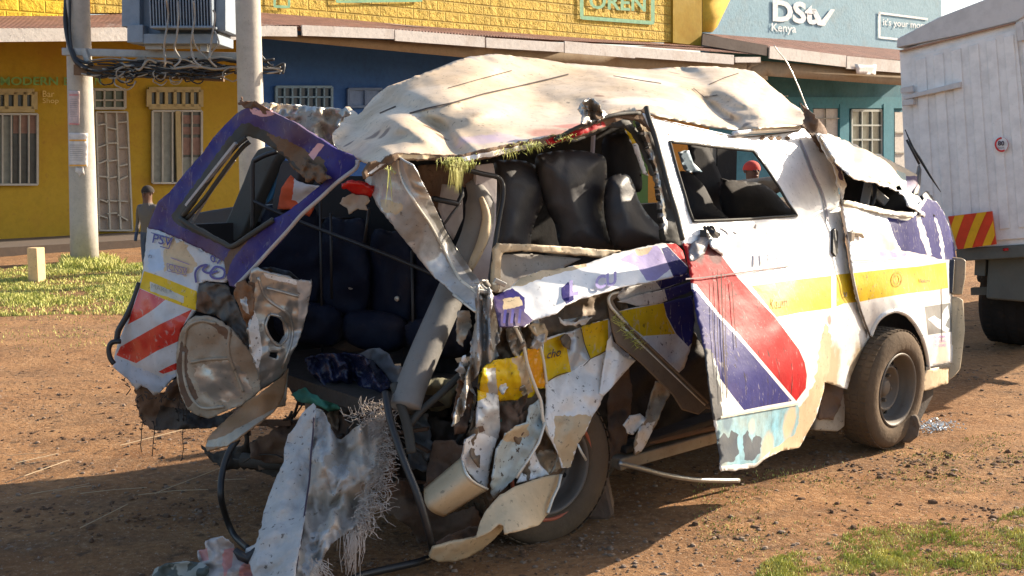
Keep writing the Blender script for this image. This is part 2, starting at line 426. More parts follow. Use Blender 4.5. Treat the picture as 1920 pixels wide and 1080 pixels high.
ng = patch([(1430, 1050), (1530, 1015), (1640, 980), (1760, 972), (1830, 985), (1930, 940), (2150, 930), (2200, 1200), (1350, 1200)], 130000, 9, .16, 4.2)
grass('grass', 'short patchy green grass at the near right corner', ng, 2, .022, .0035)
sg = [(x, y, z, .9) for x, y, z, s in patch([(0, 560), (330, 540), (330, 640), (0, 660)], 5000, 11, .28, 1.5)]
sg += [(x, y, z, .35) for x, y, z, s in patch([(1300, 900), (1930, 800), (2000, 1000), (1300, 1050)], 20000, 12, .36, 2.5)]
grass('grass', 'sparse weeds scattered over the brown dirt', sg, 4, .03, .004)

# gravel
def stone_mesh(V, Fc, c, r, rs):
    k = len(V); t = (1+5**.5)/2
    base = [(-1, t, 0), (1, t, 0), (-1, -t, 0), (1, -t, 0), (0, -1, t), (0, 1, t), (0, -1, -t), (0, 1, -t), (t, 0, -1), (t, 0, 1), (-t, 0, -1), (-t, 0, 1)]
    sx, sy, sz = rs.uniform(.6, 1.3), rs.uniform(.6, 1.3), rs.uniform(.35, .8); a = rs.uniform(0, 6.28)
    for x, y, z in base:
        q = r/1.9*rs.uniform(.8, 1.2); X = x*sx*q; Y = y*sy*q
        V.append((c[0]+X*math.cos(a)-Y*math.sin(a), c[1]+X*math.sin(a)+Y*math.cos(a), c[2]+z*sz*q))
    for f in [(0, 11, 5), (0, 5, 1), (0, 1, 7), (0, 7, 10), (0, 10, 11), (1, 5, 9), (5, 11, 4), (11, 10, 2), (10, 7, 6), (7, 1, 8), (3, 9, 4), (3, 4, 2), (3, 2, 6), (3, 6, 8), (3, 8, 9), (4, 9, 5), (2, 4, 11), (6, 2, 10), (8, 6, 7), (9, 8, 1)]:
        Fc.append(tuple(i+k for i in f))
rs = random.Random(5); m = MB(); V = []; Fc = []; 
for i in range(8000):
    py = 560+rs.random()**.8*540; px = rs.uniform(-80, 2000); g = ground(px, py)
    v = noise.noise(Vector((g.x*.9, g.y*2.2, 3)))
    if v < rs.uniform(-.35, .45): continue
    r = .002+.011*rs.random()**6+.0006*g.y
    stone_mesh(V, Fc, (g.x, g.y, gh(g.x, g.y)+r*.15), r, rs)
m.add(V, Fc); V = []; Fc = []
for i in range(9000):
    py = 575+rs.random()**.9*520; px = rs.uniform(-80, 2000); g = ground(px, py)
    v = noise.noise(Vector((g.x*.7, g.y*2.6, 8)))+.6*noise.noise(Vector((g.x*3, g.y*5, 8)))
    if v < rs.uniform(.05, .5): continue
    r = .003+.016*rs.random()**5+.0007*g.y
    stone_mesh(V, Fc, (g.x, g.y, gh(g.x, g.y)+r*.05), r, rs)
m.add(V, Fc, 1)
STONE = paint('brown_stone', (.24, .17, .12), .5, .9, speck=.2, mud=(.12, .08, .05), var=.4, bump=.4)
CLOD = paint('dark_clod', (.12, .065, .035), .5, .95, speck=.2, mud=(.22, .12, .06), var=.4)
tag(m.build('gravel', [STONE, CLOD]), 'loose pebbles and clods scattered over the brown dirt', 'gravel', kind='stuff')
# broken glass by the front wheel
m = MB(); V = []; Fc = []
for i in range(260):
    g = ground(rs.gauss(1752, 20), rs.gauss(798, 6)); stone_mesh(V, Fc, (g.x, g.y, .004), rs.uniform(.003, .008), rs)
m.add(V, Fc); gl = plain('glass_crumbs', (.55, .62, .68), .15)
tag(m.build('broken_glass', gl), 'pale crumbs of broken glass on the dirt beside the front wheel', 'broken glass', kind='stuff')
# straw and dry stalks lying on the dirt at left
def rock(name, label, poly, D, depth, mat, cat='rock'):
    o = solid(name, poly, lambda x, y: D, depth, mat, None, bevel=.03, curve=False); 
    s = o.modifiers.new('s', 'SUBSURF'); s.levels = 2; s.render_levels = 2; s.subdivision_type = 'SIMPLE'
    t = bpy.data.textures.new('r', 'CLOUDS'); t.noise_scale = .08; d = o.modifiers.new('d', 'DISPLACE'); d.texture = t; d.strength = .03; d.texture_coords = 'LOCAL'
    tag(o, label, cat); return o
rock('rock', 'rough brown rock wedged behind the rear wheel', [(1128, 888), (1142, 905), (1155, 968), (1138, 981), (1098, 975), (1096, 930), (1110, 895)], 5.35, (0, .14, .02), RUST)
rock('rock', 'dark stone jammed against the front wheel', [(1702, 782), (1716, 778), (1727, 800), (1722, 822), (1690, 836), (1682, 815)], 6.62, (.05, .18, 0), paint('dark_stone', (.10, .075, .055), .5, .9, bump=.5))
m = MB()
for i in range(7):
    a = ground(rs.uniform(0, 420), rs.uniform(850, 960)); L = rs.uniform(.08, .35); an = rs.uniform(.1, .7)
    m.tube([a+Vector((0, 0, .006)), a+Vector((math.cos(an)*L*.5, math.sin(an)*L*.5+rs.uniform(-.03, .03), .012)), a+Vector((math.cos(an)*L, math.sin(an)*L, .008))], .0016, 4)
for s in [((10, 905), (130, 862)), ((30, 868), (110, 850)), ((225, 835), (385, 795)), ((150, 990), (240, 945)), ((290, 925), (420, 875))]:
    m.tube([ground(*s[0], .01), ground(*s[1], .014)], .0022, 4)
tag(m.build('dry_straw', plain('straw', (.52, .40, .26), .9)), 'thin pale straw stalks lying on the dirt at left', 'straw', kind='stuff')

# pavement before the shops
FN = Vector((math.sin(R(42)), -math.cos(R(42)), 0)); FD = Vector((math.cos(R(42)), math.sin(R(42)), 0)); ZU = Vector((0, 0, 1))
fb = ground(215, 437, .12); FAC = Plane(fb, FN); EAVE = FAC.off(2.0)
def fz(px, py, pl=FAC): return P(px, py, pl(px, py))
m = MB(); a = fb-FD*12; b = fb+FD*60
m.add([a+FN*1.6+ZU*0, b+FN*1.6, b, a], [(0, 1, 2, 3)]); m.add([a+FN*1.6, b+FN*1.6, b+FN*1.6-ZU*.2, a+FN*1.6-ZU*.2], [(0, 3, 2, 1)])
tag(m.build('pavement', paint('dusty_concrete', (.10, .075, .058), .6, .9, mud=(.12, .075, .05), speck=.3)), kind='structure')

# ============================================================ shops
WALLY = paint('ochre_wall_paint', (.37, .235, .010), .7, .8, speck=.15, mud=(.34, .17, .03), bump=.25, bscale=6)
def block_mat(name, c, strength=1.0):
    m, nt, b, tc = _base(name)
    mp = nt.nodes.new('ShaderNodeMapping'); mp.inputs['Rotation'].default_value = (R(90), 0, R(-34)); 
    # brick coordinates: x along the wall, y up
    comb = nt.nodes.new('ShaderNodeCombineXYZ'); d1 = nt.nodes.new('ShaderNodeVectorMath'); d1.operation = 'DOT_PRODUCT'; d1.inputs[1].default_value = FD
    sep = nt.nodes.new('ShaderNodeSeparateXYZ'); nt.links.new(tc.outputs['Object'], d1.inputs[0]); nt.links.new(tc.outputs['Object'], sep.inputs[0])
    nt.links.new(d1.outputs['Value'], comb.inputs[0]); nt.links.new(sep.outputs[2], comb.inputs[1])
    br = nt.nodes.new('ShaderNodeTexBrick'); br.inputs['Scale'].default_value = 1; br.inputs['Brick Width'].default_value = .42; br.inputs['Row Height'].default_value = .21
    br.inputs['Mortar Size'].default_value = .018; br.inputs['Mortar Smooth'].default_value = .8; nt.links.new(comb.outputs[0], br.inputs[0])
    rough = noi(nt, tc, 7, 7, .65)
    c2 = mixc(nt, ramp(nt, rough, .35, .68), tuple(x*1.15 for x in c), tuple(x*.8 for x in c))
    c2 = mixc(nt, ramp(nt, noi(nt, tc, 1.1, 8, .7), .45, .75, 0, .6), c2, tuple(x*.6 for x in c))
    nt.links.new(c2, b.inputs['Base Color']); b.inputs['Roughness'].default_value = .85
    inv = nt.nodes.new('ShaderNodeMath'); inv.operation = 'SUBTRACT'; inv.inputs[0].default_value = 1; nt.links.new(br.outputs['Fac'], inv.inputs[1])
    mul = nt.nodes.new('ShaderNodeMath'); mul.operation = 'MULTIPLY'; nt.links.new(inv.outputs[0], mul.inputs[0])
    ad = nt.nodes.new('ShaderNodeMath'); ad.operation = 'MULTIPLY_ADD'; nt.links.new(rough, ad.inputs[0]); ad.inputs[1].default_value = 1.6; ad.inputs[2].default_value = .4; nt.links.new(ad.outputs[0], mul.inputs[1])
    bp = nt.nodes.new('ShaderNodeBump'); bp.inputs['Strength'].default_value = strength; bp.inputs['Distance'].default_value = .13; nt.links.new(mul.outputs[0], bp.inputs['Height']); nt.links.new(bp.outputs[0], b.inputs['Normal'])
    return m
BLOCKY = block_mat('yellow_rock_faced_blocks', (.80, .54, .09), 1.0)
BLUEW = paint('blue_wall_paint', (.022, .095, .30), .3, .8, speck=.1, mud=(.03, .05, .09), bump=.2)
TEALWALL = paint('teal_wall_paint', (.035, .16, .22), .35, .8, speck=.1, mud=(.03, .07, .08), bump=.2)
SKYW = paint('faded_blue_wall', (.26, .42, .50), .45, .8, speck=.3, drip=.0, mud=(.42, .46, .44), bump=.4)
FASC = paint('weathered_white_board', (.62, .58, .54), .5, .8, speck=.5, mud=(.36, .25, .17), bump=.3)
def roof_mat():
    m, nt, b, tc = _base('rusty_corrugated_iron')
    d1 = nt.nodes.new('ShaderNodeVectorMath'); d1.operation = 'DOT_PRODUCT'; d1.inputs[1].default_value = FD; nt.links.new(tc.outputs['Object'], d1.inputs[0])
    w = nt.nodes.new('ShaderNodeMath'); w.operation = 'MULTIPLY'; w.inputs[1].default_value = 2*math.pi/.076; nt.links.new(d1.outputs['Value'], w.inputs[0])
    s = nt.nodes.new('ShaderNodeMath'); s.operation = 'SINE'; nt.links.new(w.outputs[0], s.inputs[0])
    c = mixc(nt, ramp(nt, noi(nt, tc, 3, 8, .7), .35, .65), (.24, .115, .085), (.13, .065, .05))
    c = mixc(nt, ramp(nt, noi(nt, tc, .8, 6, .7), .58, .7, 0, .7), c, (.36, .32, .30))
    nt.links.new(c, b.inputs['Base Color']); b.inputs['Roughness'].default_value = .75
    bp = nt.nodes.new('ShaderNodeBump'); bp.inputs['Strength'].default_value = 1; bp.inputs['Distance'].default_value = .02; nt.links.new(s.outputs[0], bp.inputs['Height']); nt.links.new(bp.outputs[0], b.inputs['Normal'])
    return m
ROOFM = roof_mat()
DARKG = plain('dark_window_pane', (.05, .055, .05), .25)
CURT = plain('pale_curtain', (.20, .21, .18), .7)
CREAMF = paint('cream_frame_paint', (.36, .28, .13), .4, .7, speck=.2)
GREYF = paint('grey_frame_paint', (.38, .36, .31), .4, .7, speck=.2)
LBLUEF = paint('light_blue_frame', (.16, .28, .40), .2, .7)
def wq(name, pts, pl, mat, parent, thick=.12):
    """wall slab traced on a plane with real thickness"""
    return solid(name, pts, pl, -pl.n*thick, mat, parent, bevel=0, curve=False)
def rect(x0, y0, x1, y1, s=0.0): return [(x0, y0), (x1, y0+s*(x1-x0)), (x1, y1-s*(x1-x0)*.5), (x0, y1)]
def quadbar(m, a, b, pl, w, t=.04, mi=0):
    """bar between two photo points on a plane; w in px"""
    A = P(*a, pl(*a)); B = P(*b, pl(*b)); ww = w*pl((a[0]+b[0])/2, (a[1]+b[1])/2)/F
    m.bar(A, B, t, ww, up=pl.n.cross((B-A).normalized()), m=mi)
G1 = root('shop_building', ground(300, 437), 'long ochre and blue shop building with rusty veranda roof behind the poles', 'building')
G2 = root('shop_building', fz(1500, 420), 'teal and pale blue shop building with white satellite television lettering', 'building')
wq('wall', [(-160, 30), (489, 30), (489, 470), (-160, 470)], FAC, WALLY, G1, .3)
wq('blue_wall', [(489, 40), (893, 60), (893, 420), (489, 455)], FAC, BLUEW, G1, .3)
wq('striped_wall', [(893, 70), (1075, 85), (1075, 400), (893, 410)], FAC, paint('orange_wall', (.42, .17, .01), .3, .8), G1, .3)
wq('green_wall', [(1075, 85), (1215, 95), (1215, 390), (1075, 400)], FAC, paint('green_wall', (.05, .12, .02), .3, .8), G1, .3)
wq('striped_wall', [(1215, 95), (1330, 100), (1330, 380), (1215, 390)], FAC, _mats['orange_wall'], G1, .3)
wq('wall', [(1330, 80), (1900, 95), (1900, 400), (1330, 420)], FAC, TEALWALL, G2, .3)
# upper walls
UPY = FAC.off(-.02)
wq('parapet', [(-170, -120), (167, -120), (167, 34), (-170, 32)], FAC.off(.05), block_mat('yellow_blocks_left', (.80, .52, .03), .5), G1, .3)
wq('parapet', [(167, -120), (1262, -170), (1262, 79), (1100, 74), (1000, 67), (760, 49), (620, 35), (490, 24), (170, 24)], FAC.off(.02), BLOCKY, G1, .3)
wq('corner_pillar', [(1262, -170), (1316, -170), (1316, 86), (1262, 80)], FAC.off(.08), WALLY, G1, .3)
wq('parapet', [(1317, -150), (1765, -60), (1765, 105), (1317, 62)], FAC.off(.06), SKYW, G2, .3)
sheet('yellow_corner', [(1317, -130), (1395, -130), (1369, 0), (1345, 50), (1336, 60), (1317, 60)], FAC.off(.075), paint('yellow_corner_paint', (.62, .40, .04), .3, .8), G2, res=30, thick=.004)
wq('upper_block', [(1572, -60), (1752, -40), (1748, 4), (1722, 6), (1572, -4)], FAC.off(-1.2), paint('grey_blue_wall', (.20, .33, .38), .3, .8), G2, .3)
# veranda roofs
def veranda(name, top, bot, parent):
    m = MB(); n = len(top); vs = []
    A = [P(*p, FAC(*p))+FN*.03 for p in top]; B = [P(*p, EAVE(*p)) for p in bot]
    m.add(A+B+[p-ZU*.03 for p in A+B], [(i, i+1, n+i+1, n+i) for i in range(n-1)]+[(2*n+i, 3*n+i, 3*n+i+1, 2*n+i+1) for i in range(n-1)]+[(n+i, n+i+1, 3*n+i+1, 3*n+i) for i in range(n-1)])
    return m.build(name, ROOFM, parent)
veranda('veranda_roof', [(-160, 30), (120, 30), (230, 26), (320, 24), (440, 24)], [(-200, 54), (100, 53), (250, 52), (350, 52), (447, 50)], G1)
veranda('veranda_roof', [(441, 20), (620, 34), (820, 52), (1010, 66), (1250, 82), (1400, 92)], [(448, 50), (530, 47), (600, 48), (740, 54), (910, 66), (1060, 76), (1190, 87), (1440, 104)], G1)
veranda('veranda_roof', [(1316, 62), (1500, 76), (1760, 100)], [(1436, 88), (1590, 104), (1800, 120)], G2)
def board(name, pts, w, parent, pl=None, mat=None):
    m = MB()
    for i in range(len(pts)-1): quadbar(m, pts[i], pts[i+1], pl or EAVE.off(.03), w, .035)
    return m.build(name, mat or FASC, parent)
for pts, w in [([(-180, 67), (165, 65), (250, 64)], 25), ([(250, 64), (410, 64), (441, 63)], 23), ([(443, 61), (500, 58), (556, 59)], 19), ([(566, 57), (738, 64)], 19), ([(740, 66), (908, 79)], 20), ([(911, 80), (1056, 89)], 18), ([(1058, 88), (1190, 99)], 21), ([(1190, 98), (1375, 112)], 18), ([(1378, 112), (1425, 112)], 10)]:
    board('fascia_board', pts, w, G1)
for pts, w in [([(1442, 98), (1585, 115)], 22), ([(1587, 117), (1790, 134)], 22)]: board('fascia_board', pts, w, G2)
board('roof_end_beam', [(1316, 74), (1438, 95)], 20, G2, EAVE.off(.01), paint('dark_timber', (.06, .04, .035), .3, .8))
sheet('torn_notice', [(1603, 120), (1622, 122), (1643, 121), (1642, 140), (1622, 139), (1606, 138)], EAVE.off(.08), paint('pale_paper', (.70, .66, .62), .2, .8), G2, res=8, thick=.004)
# veranda undersides (battens and ceiling)
for poly, par in [([(490, 62), (1420, 112), (1440, 118), (1440, 150), (1000, 120), (700, 92), (490, 72)], G1), ([(1400, 112), (1760, 140), (1760, 165), (1400, 140)], G2)]:
    sheet('ceiling_edge', poly, lambda x, y: EAVE(x, y)+.35, paint('old_ceiling_board', (.30, .23, .15), .5, .9), par, res=40, thick=.01)
def window(parent, x0, y0, x1, y1, frame, nv, hs, pane, bar=3, split=None, off=.03, curtain=None):
    pl = FAC.off(off); w = solid('window', [(x0, y0), (x1, y0), (x1, y1), (x0, y1)], pl, -FN*.02, pane, parent, bevel=0, curve=False)
    m = MB(); p2 = FAC.off(off+.03)
    for a, b in [((x0, y0), (x1, y0)), ((x0, y1), (x1, y1)), ((x0, y0), (x0, y1)), ((x1, y0), (x1, y1))]: quadbar(m, a, b, p2, bar*1.6)
    for y in hs: quadbar(m, (x0, y), (x1, y), p2, bar)
    for i in range(1, nv): quadbar(m, (x0+(x1-x0)*i/nv, y0), (x0+(x1-x0)*i/nv, y1), p2, bar)
    m.build('window_frame', frame, w)
    if curtain:
        for cx0, cy0, cx1, cy1, cm in curtain: solid('curtain', [(cx0, cy0), (cx1, cy0), (cx1, cy1), (cx0, cy1)], FAC.off(off+.006), -FN*.004, cm, w, bevel=0, curve=False)
    return w
BROWNC = plain('brown_blind', (.22, .13, .10), .8)
window(G1, -6, 172, 64, 205, CREAMF, 4, [], DARKG, 7)
window(G1, -12, 214, 70, 346, GREYF, 5, [], DARKG, 2.4, curtain=[(25, 216, 68, 250, BROWNC), (-10, 218, 22, 344, CURT), (26, 255, 68, 344, DARKG)])
window(G1, 279, 168, 376, 200, CREAMF, 6, [], DARKG, 6)
window(G1, 286, 208, 378, 343, GREYF, 5, [], DARKG, 2.4, curtain=[(289, 210, 326, 341, CURT), (342, 216, 376, 232, BROWNC), (342, 238, 376, 252, BROWNC), (342, 258, 376, 290, BROWNC), (342, 295, 376, 341, CURT)])
for x in (333,):
    m = MB(); quadbar(m, (x, 208), (x+3, 343), FAC.off(.07), 10); m.build('window_mullion', CREAMF, G1)
window(G1, 176, 168, 234, 203, GREYF, 3, [188], plain('green_pane', (.06, .07, .03), .3), 3)
dr = solid('door', [(180, 212), (238, 212), (248, 432), (184, 432)], FAC.off(.03), -FN*.03, paint('weathered_grey_door', (.33, .27, .22), .6, .8, mud=(.18, .12, .09)), G1, bevel=0, curve=False)
m = MB(); pl = FAC.off(.07)
for a, b in [((180, 210), (186, 432)), ((238, 210), (248, 432)), ((180, 210), (238, 210)), ((185, 432), (248, 432)), ((198, 212), (206, 432)), ((218, 212), (226, 432))]: quadbar(m, a, b, pl, 3)
rsd = random.Random(3)
for y in range(236, 430, 34):
    for x in (182, 200, 220): quadbar(m, (x, y+rsd.randint(-8, 8)), (x+19, y+rsd.randint(-8, 8)), pl, 2.5)
m.build('grille', GREYF, dr)
window(G1, 518, 163, 622, 215, LBLUEF, 7, [182], plain('dark_blue_pane', (.01, .03, .06), .3), 3)
window(G1, 653, 167, 716, 200, paint('blue_shutter', (.09, .16, .30), .1, .6), 2, [], paint('blue_panel', (.12, .2, .36), .1, .6), 3)
window(G1, 600, 225, 700, 262, LBLUEF, 4, [], plain('dark_blue_pane', (.01, .03, .06), .3), 3)
# teal shop windows and doors
window(G2, 1597, 207, 1653, 330, paint('teal_grey_frame', (.42, .45, .42), .2, .7), 3, [235, 262, 290], plain('murky_pane', (.09, .11, .10), .3), 3)
solid('door', [(1526, 204), (1574, 204), (1574, 300), (1526, 300)], FAC.off(.04), -FN*.03, paint('cream_door', (.55, .50, .45), .2, .7), G2, bevel=0, curve=False)
solid('door', [(1678, 210), (1700, 210), (1700, 330), (1678, 330)], FAC.off(.04), -FN*.03, _mats['cream_door'], G2, bevel=0, curve=False)
for a, b, w in [((1528, 222), (1574, 222), 2), ((1678, 248), (1700, 248), 2), ((1678, 286), (1700, 286), 2), ((1548, 204), (1548, 300), 2)]:
    m = MB(); quadbar(m, a, b, FAC.off(.08), w); m.build('door_rail', GREYF, G2)
for x0, x1, c in [(1500, 1524, 'teal'), (1575, 1592, 'teal'), (1657, 1676, 'teal')]:
    wq('wall_pier', [(x0, 195), (x1, 195), (x1, 340), (x0, 340)], FAC.off(.12), paint('bright_teal', (.04, .21, .28), .2, .8), G2, .1)
wq('wall_band', [(1420, 182), (1700, 182), (1700, 203), (1420, 203)], FAC.off(.10), _mats['bright_teal'], G2, .08)
# paint mural lettering
GREENP = plain('faded_green_paint', (.16, .30, .08), .8); TEALP = plain('teal_sign_paint', (.25, .47, .28), .8); WHITEP = plain('white_sign_paint', (.78, .80, .80), .8); FADE = plain('faded_yellow_paint', (.62, .46, .16), .8)
text_on('lettering', 'MODERN', (1, 160, 108, 16), FAC, GREENP, G1, .04, bold=.02)
text_on('lettering', 'BU', (120, 160, 24, 15), FAC, GREENP, G1, .04, bold=.02)
text_on('lettering', 'N', (178, 159, 12, 15), FAC, GREENP, G1, .04, bold=.02)
text_on('lettering', 'Bar', (80, 182, 22, 12), FAC, FADE, G1, .04); text_on('lettering', 'Shop', (80, 196, 30, 12), FAC, FADE, G1, .04)
S = FAC.off(.02)
for pts in [[(1090, -40), (1091, 33), (1224, 43), (1224, -30)]]: strip('sign_border', pts, S, TEALP, 7, G1, .05)
text_on('lettering', 'OREN', (1105, 16, 106, 30), S, TEALP, G1, .05, slant=-.06, bold=.02)
strip('sign_border', [(630, -30), (632, 3), (790, 1), (790, -30)], S, TEALP, 5, G1, .05)
strip('sign_border', [(515, -30), (515, 12), (542, 13), (542, -30)], S, TEALP, 5, G1, .05)
S2 = FAC.off(.06)
text_on('lettering', 'DSt', (1449, 40, 82, 41), S2, WHITEP, G2, .05, slant=-.08, bold=.04)
sheet('lettering', [(1521, 16), (1530, 17), (1541, 38), (1558, 17), (1566, 18), (1546, 49), (1533, 47)], lambda x, y: S2(x, y)-.05, WHITEP, G2, res=10, thick=0)
text_on('lettering', 'Kenya', (1447, 63, 46, 20), S2, WHITEP, G2, .05, slant=-.07, bold=.01)
strip('sign_border', [(1649, 22), (1649, 70), (1740, 80)], S2, WHITEP, 4, G2, .05); strip('sign_border', [(1647, 24), (1740, 36)], S2, WHITEP, 4, G2, .05)
text_on('lettering', "it's your moment", (1656, 51, 100, 17), S2, WHITEP, G2, .05, slant=-.09, bold=.01)
text_on('lettering', '07', (1470, 189, 8, 10), FAC, WHITEP, G2, .16)

# ============================================================ poles, transformer
DP = 16.6
CONC = paint('pole_concrete', (.44, .41, .36), .4, .85, speck=.3, mud=(.30, .25, .19), bump=.3, bscale=9)
def pole(px0, px1, pyb, w0, w1, label):
    b = ground(px1, pyb); D = (b-C).dot(FW); t = P(px0, -60, Plane(b, (0, -1, 0))(px0, -60)); 
    d = (t-b)/(t.z-b.z); t2 = b+d*8.5; r1 = w1/F*D/2; r0 = w0/F*D/2
    rr = root('utility_pole', b, label, 'utility pole', 'concrete poles carrying the transformer')
    m = MB(); n = 12; sl = (r1-r0)/(t.z-b.z)
    m.tube([b+d*(-.1+8.6*i/n) for i in range(n+1)], [max(.08, r1-sl*(8.6*i/n)) for i in range(n+1)], 28); m.build('shaft', CONC, rr, smooth=True)
    return rr, b, d, r1, sl
P1, b1, d1_, r1_, sl1 = pole(144, 159, 492, 41, 51, 'left concrete utility pole with two paper notices, on the grass verge')
P2, b2, d2_, r2_, sl2 = pole(463, 478, 500, 45, 50, 'right concrete utility pole standing behind the wrecked minibus')
def wrap(name, x0, y0, x1, y1, mat, parent, b, d, r, sl, jag=0):
    """paper glued round the shaft"""
    def fn(px, py):
        D = Plane(b, (0, -1, 0))(px, py); p = P(px, py, D); z = p.z-b.z; c = b+d*z; rad = r-sl*z+.008; q = ray(px, py); A = q.x*q.x+q.y*q.y; ox, oy = C.x-c.x, C.y-c.y; B = ox*q.x+oy*q.y; disc = B*B-A*(ox*ox+oy*oy-rad*rad); return (-B-math.sqrt(max(disc, 0)))/A
    return sheet(name, [(x0, y0), (x1, y0+1), (x1, y1), (x0, y1)], fn, mat, parent, res=5, thick=.002, jag=jag), fn
PAPER = plain('notice_paper', (.62, .58, .56), .8); PINKP = plain('pink_print', (.6, .25, .25), .8); ORP = plain('orange_print', (.75, .38, .08), .8); GREYT = plain('grey_print', (.3, .28, .28), .8)
o, fn1 = wrap('notice', 128, 170, 149, 234, plain('pinkish_paper', (.56, .44, .43), .8), P1, b1, d1_, r1_, sl1)
strip('print', [(130, 232), (148, 233)], fn1, PINKP, 3, P1, .004); strip('print', [(130, 178), (146, 178)], fn1, PINKP, 3, P1, .004)
for y in range(186, 222, 4): strip('print', [(131, y), (145, y)], fn1, GREYT, .8, P1, .004)
o, fn1 = wrap('notice', 129, 249, 165, 313, PAPER, P1, b1, d1_, r1_, sl1)
for y in (263, 310): strip('print', [(130+i*4, y) for i in range(9)], fn1, ORP, 3, P1, .004)
for y in range(272, 304, 4): strip('print', [(131+i*4, y) for i in range(7)], fn1, GREYT, .8, P1, .004)
sheet('torn_notice', [(142, 313), (150, 316), (156, 313), (159, 328), (152, 325), (149, 332), (146, 325), (141, 322)], fn1, PAPER, P1, res=4, thick=.002)
DP = 16.2
ZINC = paint('galvanised_steel', (.36, .37, .37), .4, .5, metal=.4, speck=.2, mud=(.2, .17, .14))
T = root('crossarm', P(300, 100, DP), 'galvanised steel crossarm bolted across both concrete poles', 'crossarm')
m = MB(); m.bar(P(118, 97, DP-.22), P(488, 107, DP-.22), .10, .10); m.build('channel', ZINC, T, bevel=.008)
m = MB(); m.bar(P(158, 92, DP-.28), P(166, 118, DP-.28), .05, .08); m.build('bracket', ZINC, T)
m = MB(); m.bar(P(470, 92, DP-.28), P(474, 112, DP-.28), .05, .08); m.build('bracket', ZINC, T)
TB = paint('transformer_blue_grey', (.22, .27, .33), .3, .5, speck=.2, mud=(.16, .15, .14))
TR = root('transformer', P(330, 80, DP-.1), 'blue grey finned electrical transformer hanging between the two concrete poles', 'transformer')
fr = lambda d: (lambda x, y: DP-.45+d)
def tb(name, x0, y0, x1, y1, d0, depth, mat=TB, bev=.01): return solid(name, [(x0, y0), (x1, y0), (x1, y1), (x0, y1)], lambda x, y: DP-.45+d0, (0, depth, 0), mat, TR, bevel=bev, curve=False)
tb('tank', 262, -150, 410, 66, .12, .7); tb('radiator_panel', 228, -150, 262, 50, -.05, .9); tb('radiator_panel', 404, -150, 423, 58, -.05, .9)
tb('base_rail', 248, 63, 408, 82, -.1, .9); tb('foot', 272, 82, 304, 93, 0, .2, ZINC); tb('foot', 375, 82, 388, 97, 0, .2, ZINC)
tb('radiator_panel', 238, 46, 268, 80, -.12, .3)
m = MB()
for i in range(21):
    x = 286+i*(398-286)/20; m.bar(P(x, -150, DP-.72), P(x, 48, DP-.72), .010, .30, up=(0, 1, 0)) if False else m.box(P(x, -51, DP-.62), .014, .34, 200/F*DP)
m.build('cooling_fins', TB, TR); tb('fin_rail', 283, 48, 400, 53, -.30, .35)
WIRE = plain('pale_cable', (.30, .27, .23), .6); BLKW = plain('black_cable', (.02, .02, .022), .5)
rs = random.Random(21)
CB = root('cable_bundle', P(320, 128, DP-.3), 'tangled bundle of pale and black cables tied below the crossarm', 'cable bundle')
def wig(pts, D, r, mat_m, n=5, wob=3, m=None):
    s = smoothline([(x+rs.uniform(-wob, wob), y+rs.uniform(-wob, wob), D+rs.uniform(-.06, .06)) for x, y in pts], closed=False, k=5)
    m.tube([P(*q) for q in s], r, 5)
mp_, mb_ = MB(), MB()
for i in range(46):
    x0 = rs.uniform(150, 330); x1 = x0+rs.uniform(70, 220); x1 = min(x1, 530); y = rs.uniform(113, 140)
    sag = rs.uniform(-3, 14); M_ = mb_ if rs.random() < .62 else mp_
    wig([(x0+(x1-x0)*k/5, min(146, y+rs.uniform(-8, 8)+sag*math.sin(math.pi*k/5)*(1 if k % 2 else .6))) for k in range(6)], DP-.36, rs.choice([.011, .015, .02]), None, m=M_)
for i in range(14):
    cx = rs.choice([235, 245, 300, 355, 370, 435, 200, 330]); cy = rs.uniform(135, 152); rr = rs.uniform(8, 20)
    wig([(cx+rr*math.cos(a), cy+rr*.8*math.sin(a)) for a in np.linspace(0, 5.6, 9)], DP-.38, .010, None, wob=1.5, m=mb_ if i % 2 else mp_)
for x, y0 in [(312, 0), (333, 0), (363, 0), (400, 20)]:
    wig([(x, y0), (x+2, 30), (x-3, 70), (x-5, 92), (x+rs.uniform(-8, 14), 112), (x+rs.uniform(-10, 24), 125)], DP-.82, .014, None, wob=1.5, m=mp_)
wig([(363, 60), (366, 80), (376, 95), (390, 110)], DP-.82, .012, None, m=mp_); wig([(404, 60), (408, 80), (398, 95), (392, 112)], DP-.82, .012, None, m=mp_)
wig([(478, 88), (488, 105), (505, 122), (526, 130), (532, 118)], DP-.36, .014, None, m=mb_); wig([(482, 90), (492, 108), (500, 120)], DP-.36, .012, None, m=mb_)
wig([(486, 125), (510, 128), (530, 122), (533, 138)], DP-.36, .018, None, m=mb_)
for i in range(5): wig([(440, 128+i*3), (470, 126+i*3), (500, 128+i*2), (528, 122+i*4)], DP-.36, .013, None, m=mp_ if i % 2 else mb_)
mp_.build('pale_cables', WIRE, CB, smooth=True); mb_.build('black_cables', BLKW, CB, smooth=True)
m = MB(); m.bar(P(140, 131, DP-.28), P(420, 143, DP-.28), .08, .14); m.build('timber_rail', paint('old_timber', (.16, .10, .06), .4, .9), CB)
m = MB(); m.bar(P(446, 138, DP-.33), P(480, 140, DP-.33), .04, .07)
for i in range(4): m.bar(P(450+i*8, 140, DP-.36), P(450+i*8, 152, DP-.36), .03, .03)
m.build('insulator_rack', ZINC, CB)
pc = root('cable', P(127, 60, DP-.25), 'thick black cable running down the side of the left pole', 'cable')
m = MB(); s = smoothline([(124, -60, DP-.1), (124, 0, DP-.1), (123, 40, DP-.15), (128, 75, DP-.2), (136, 100, DP-.3), (145, 118, DP-.35), (165, 130, DP-.36)], closed=False)
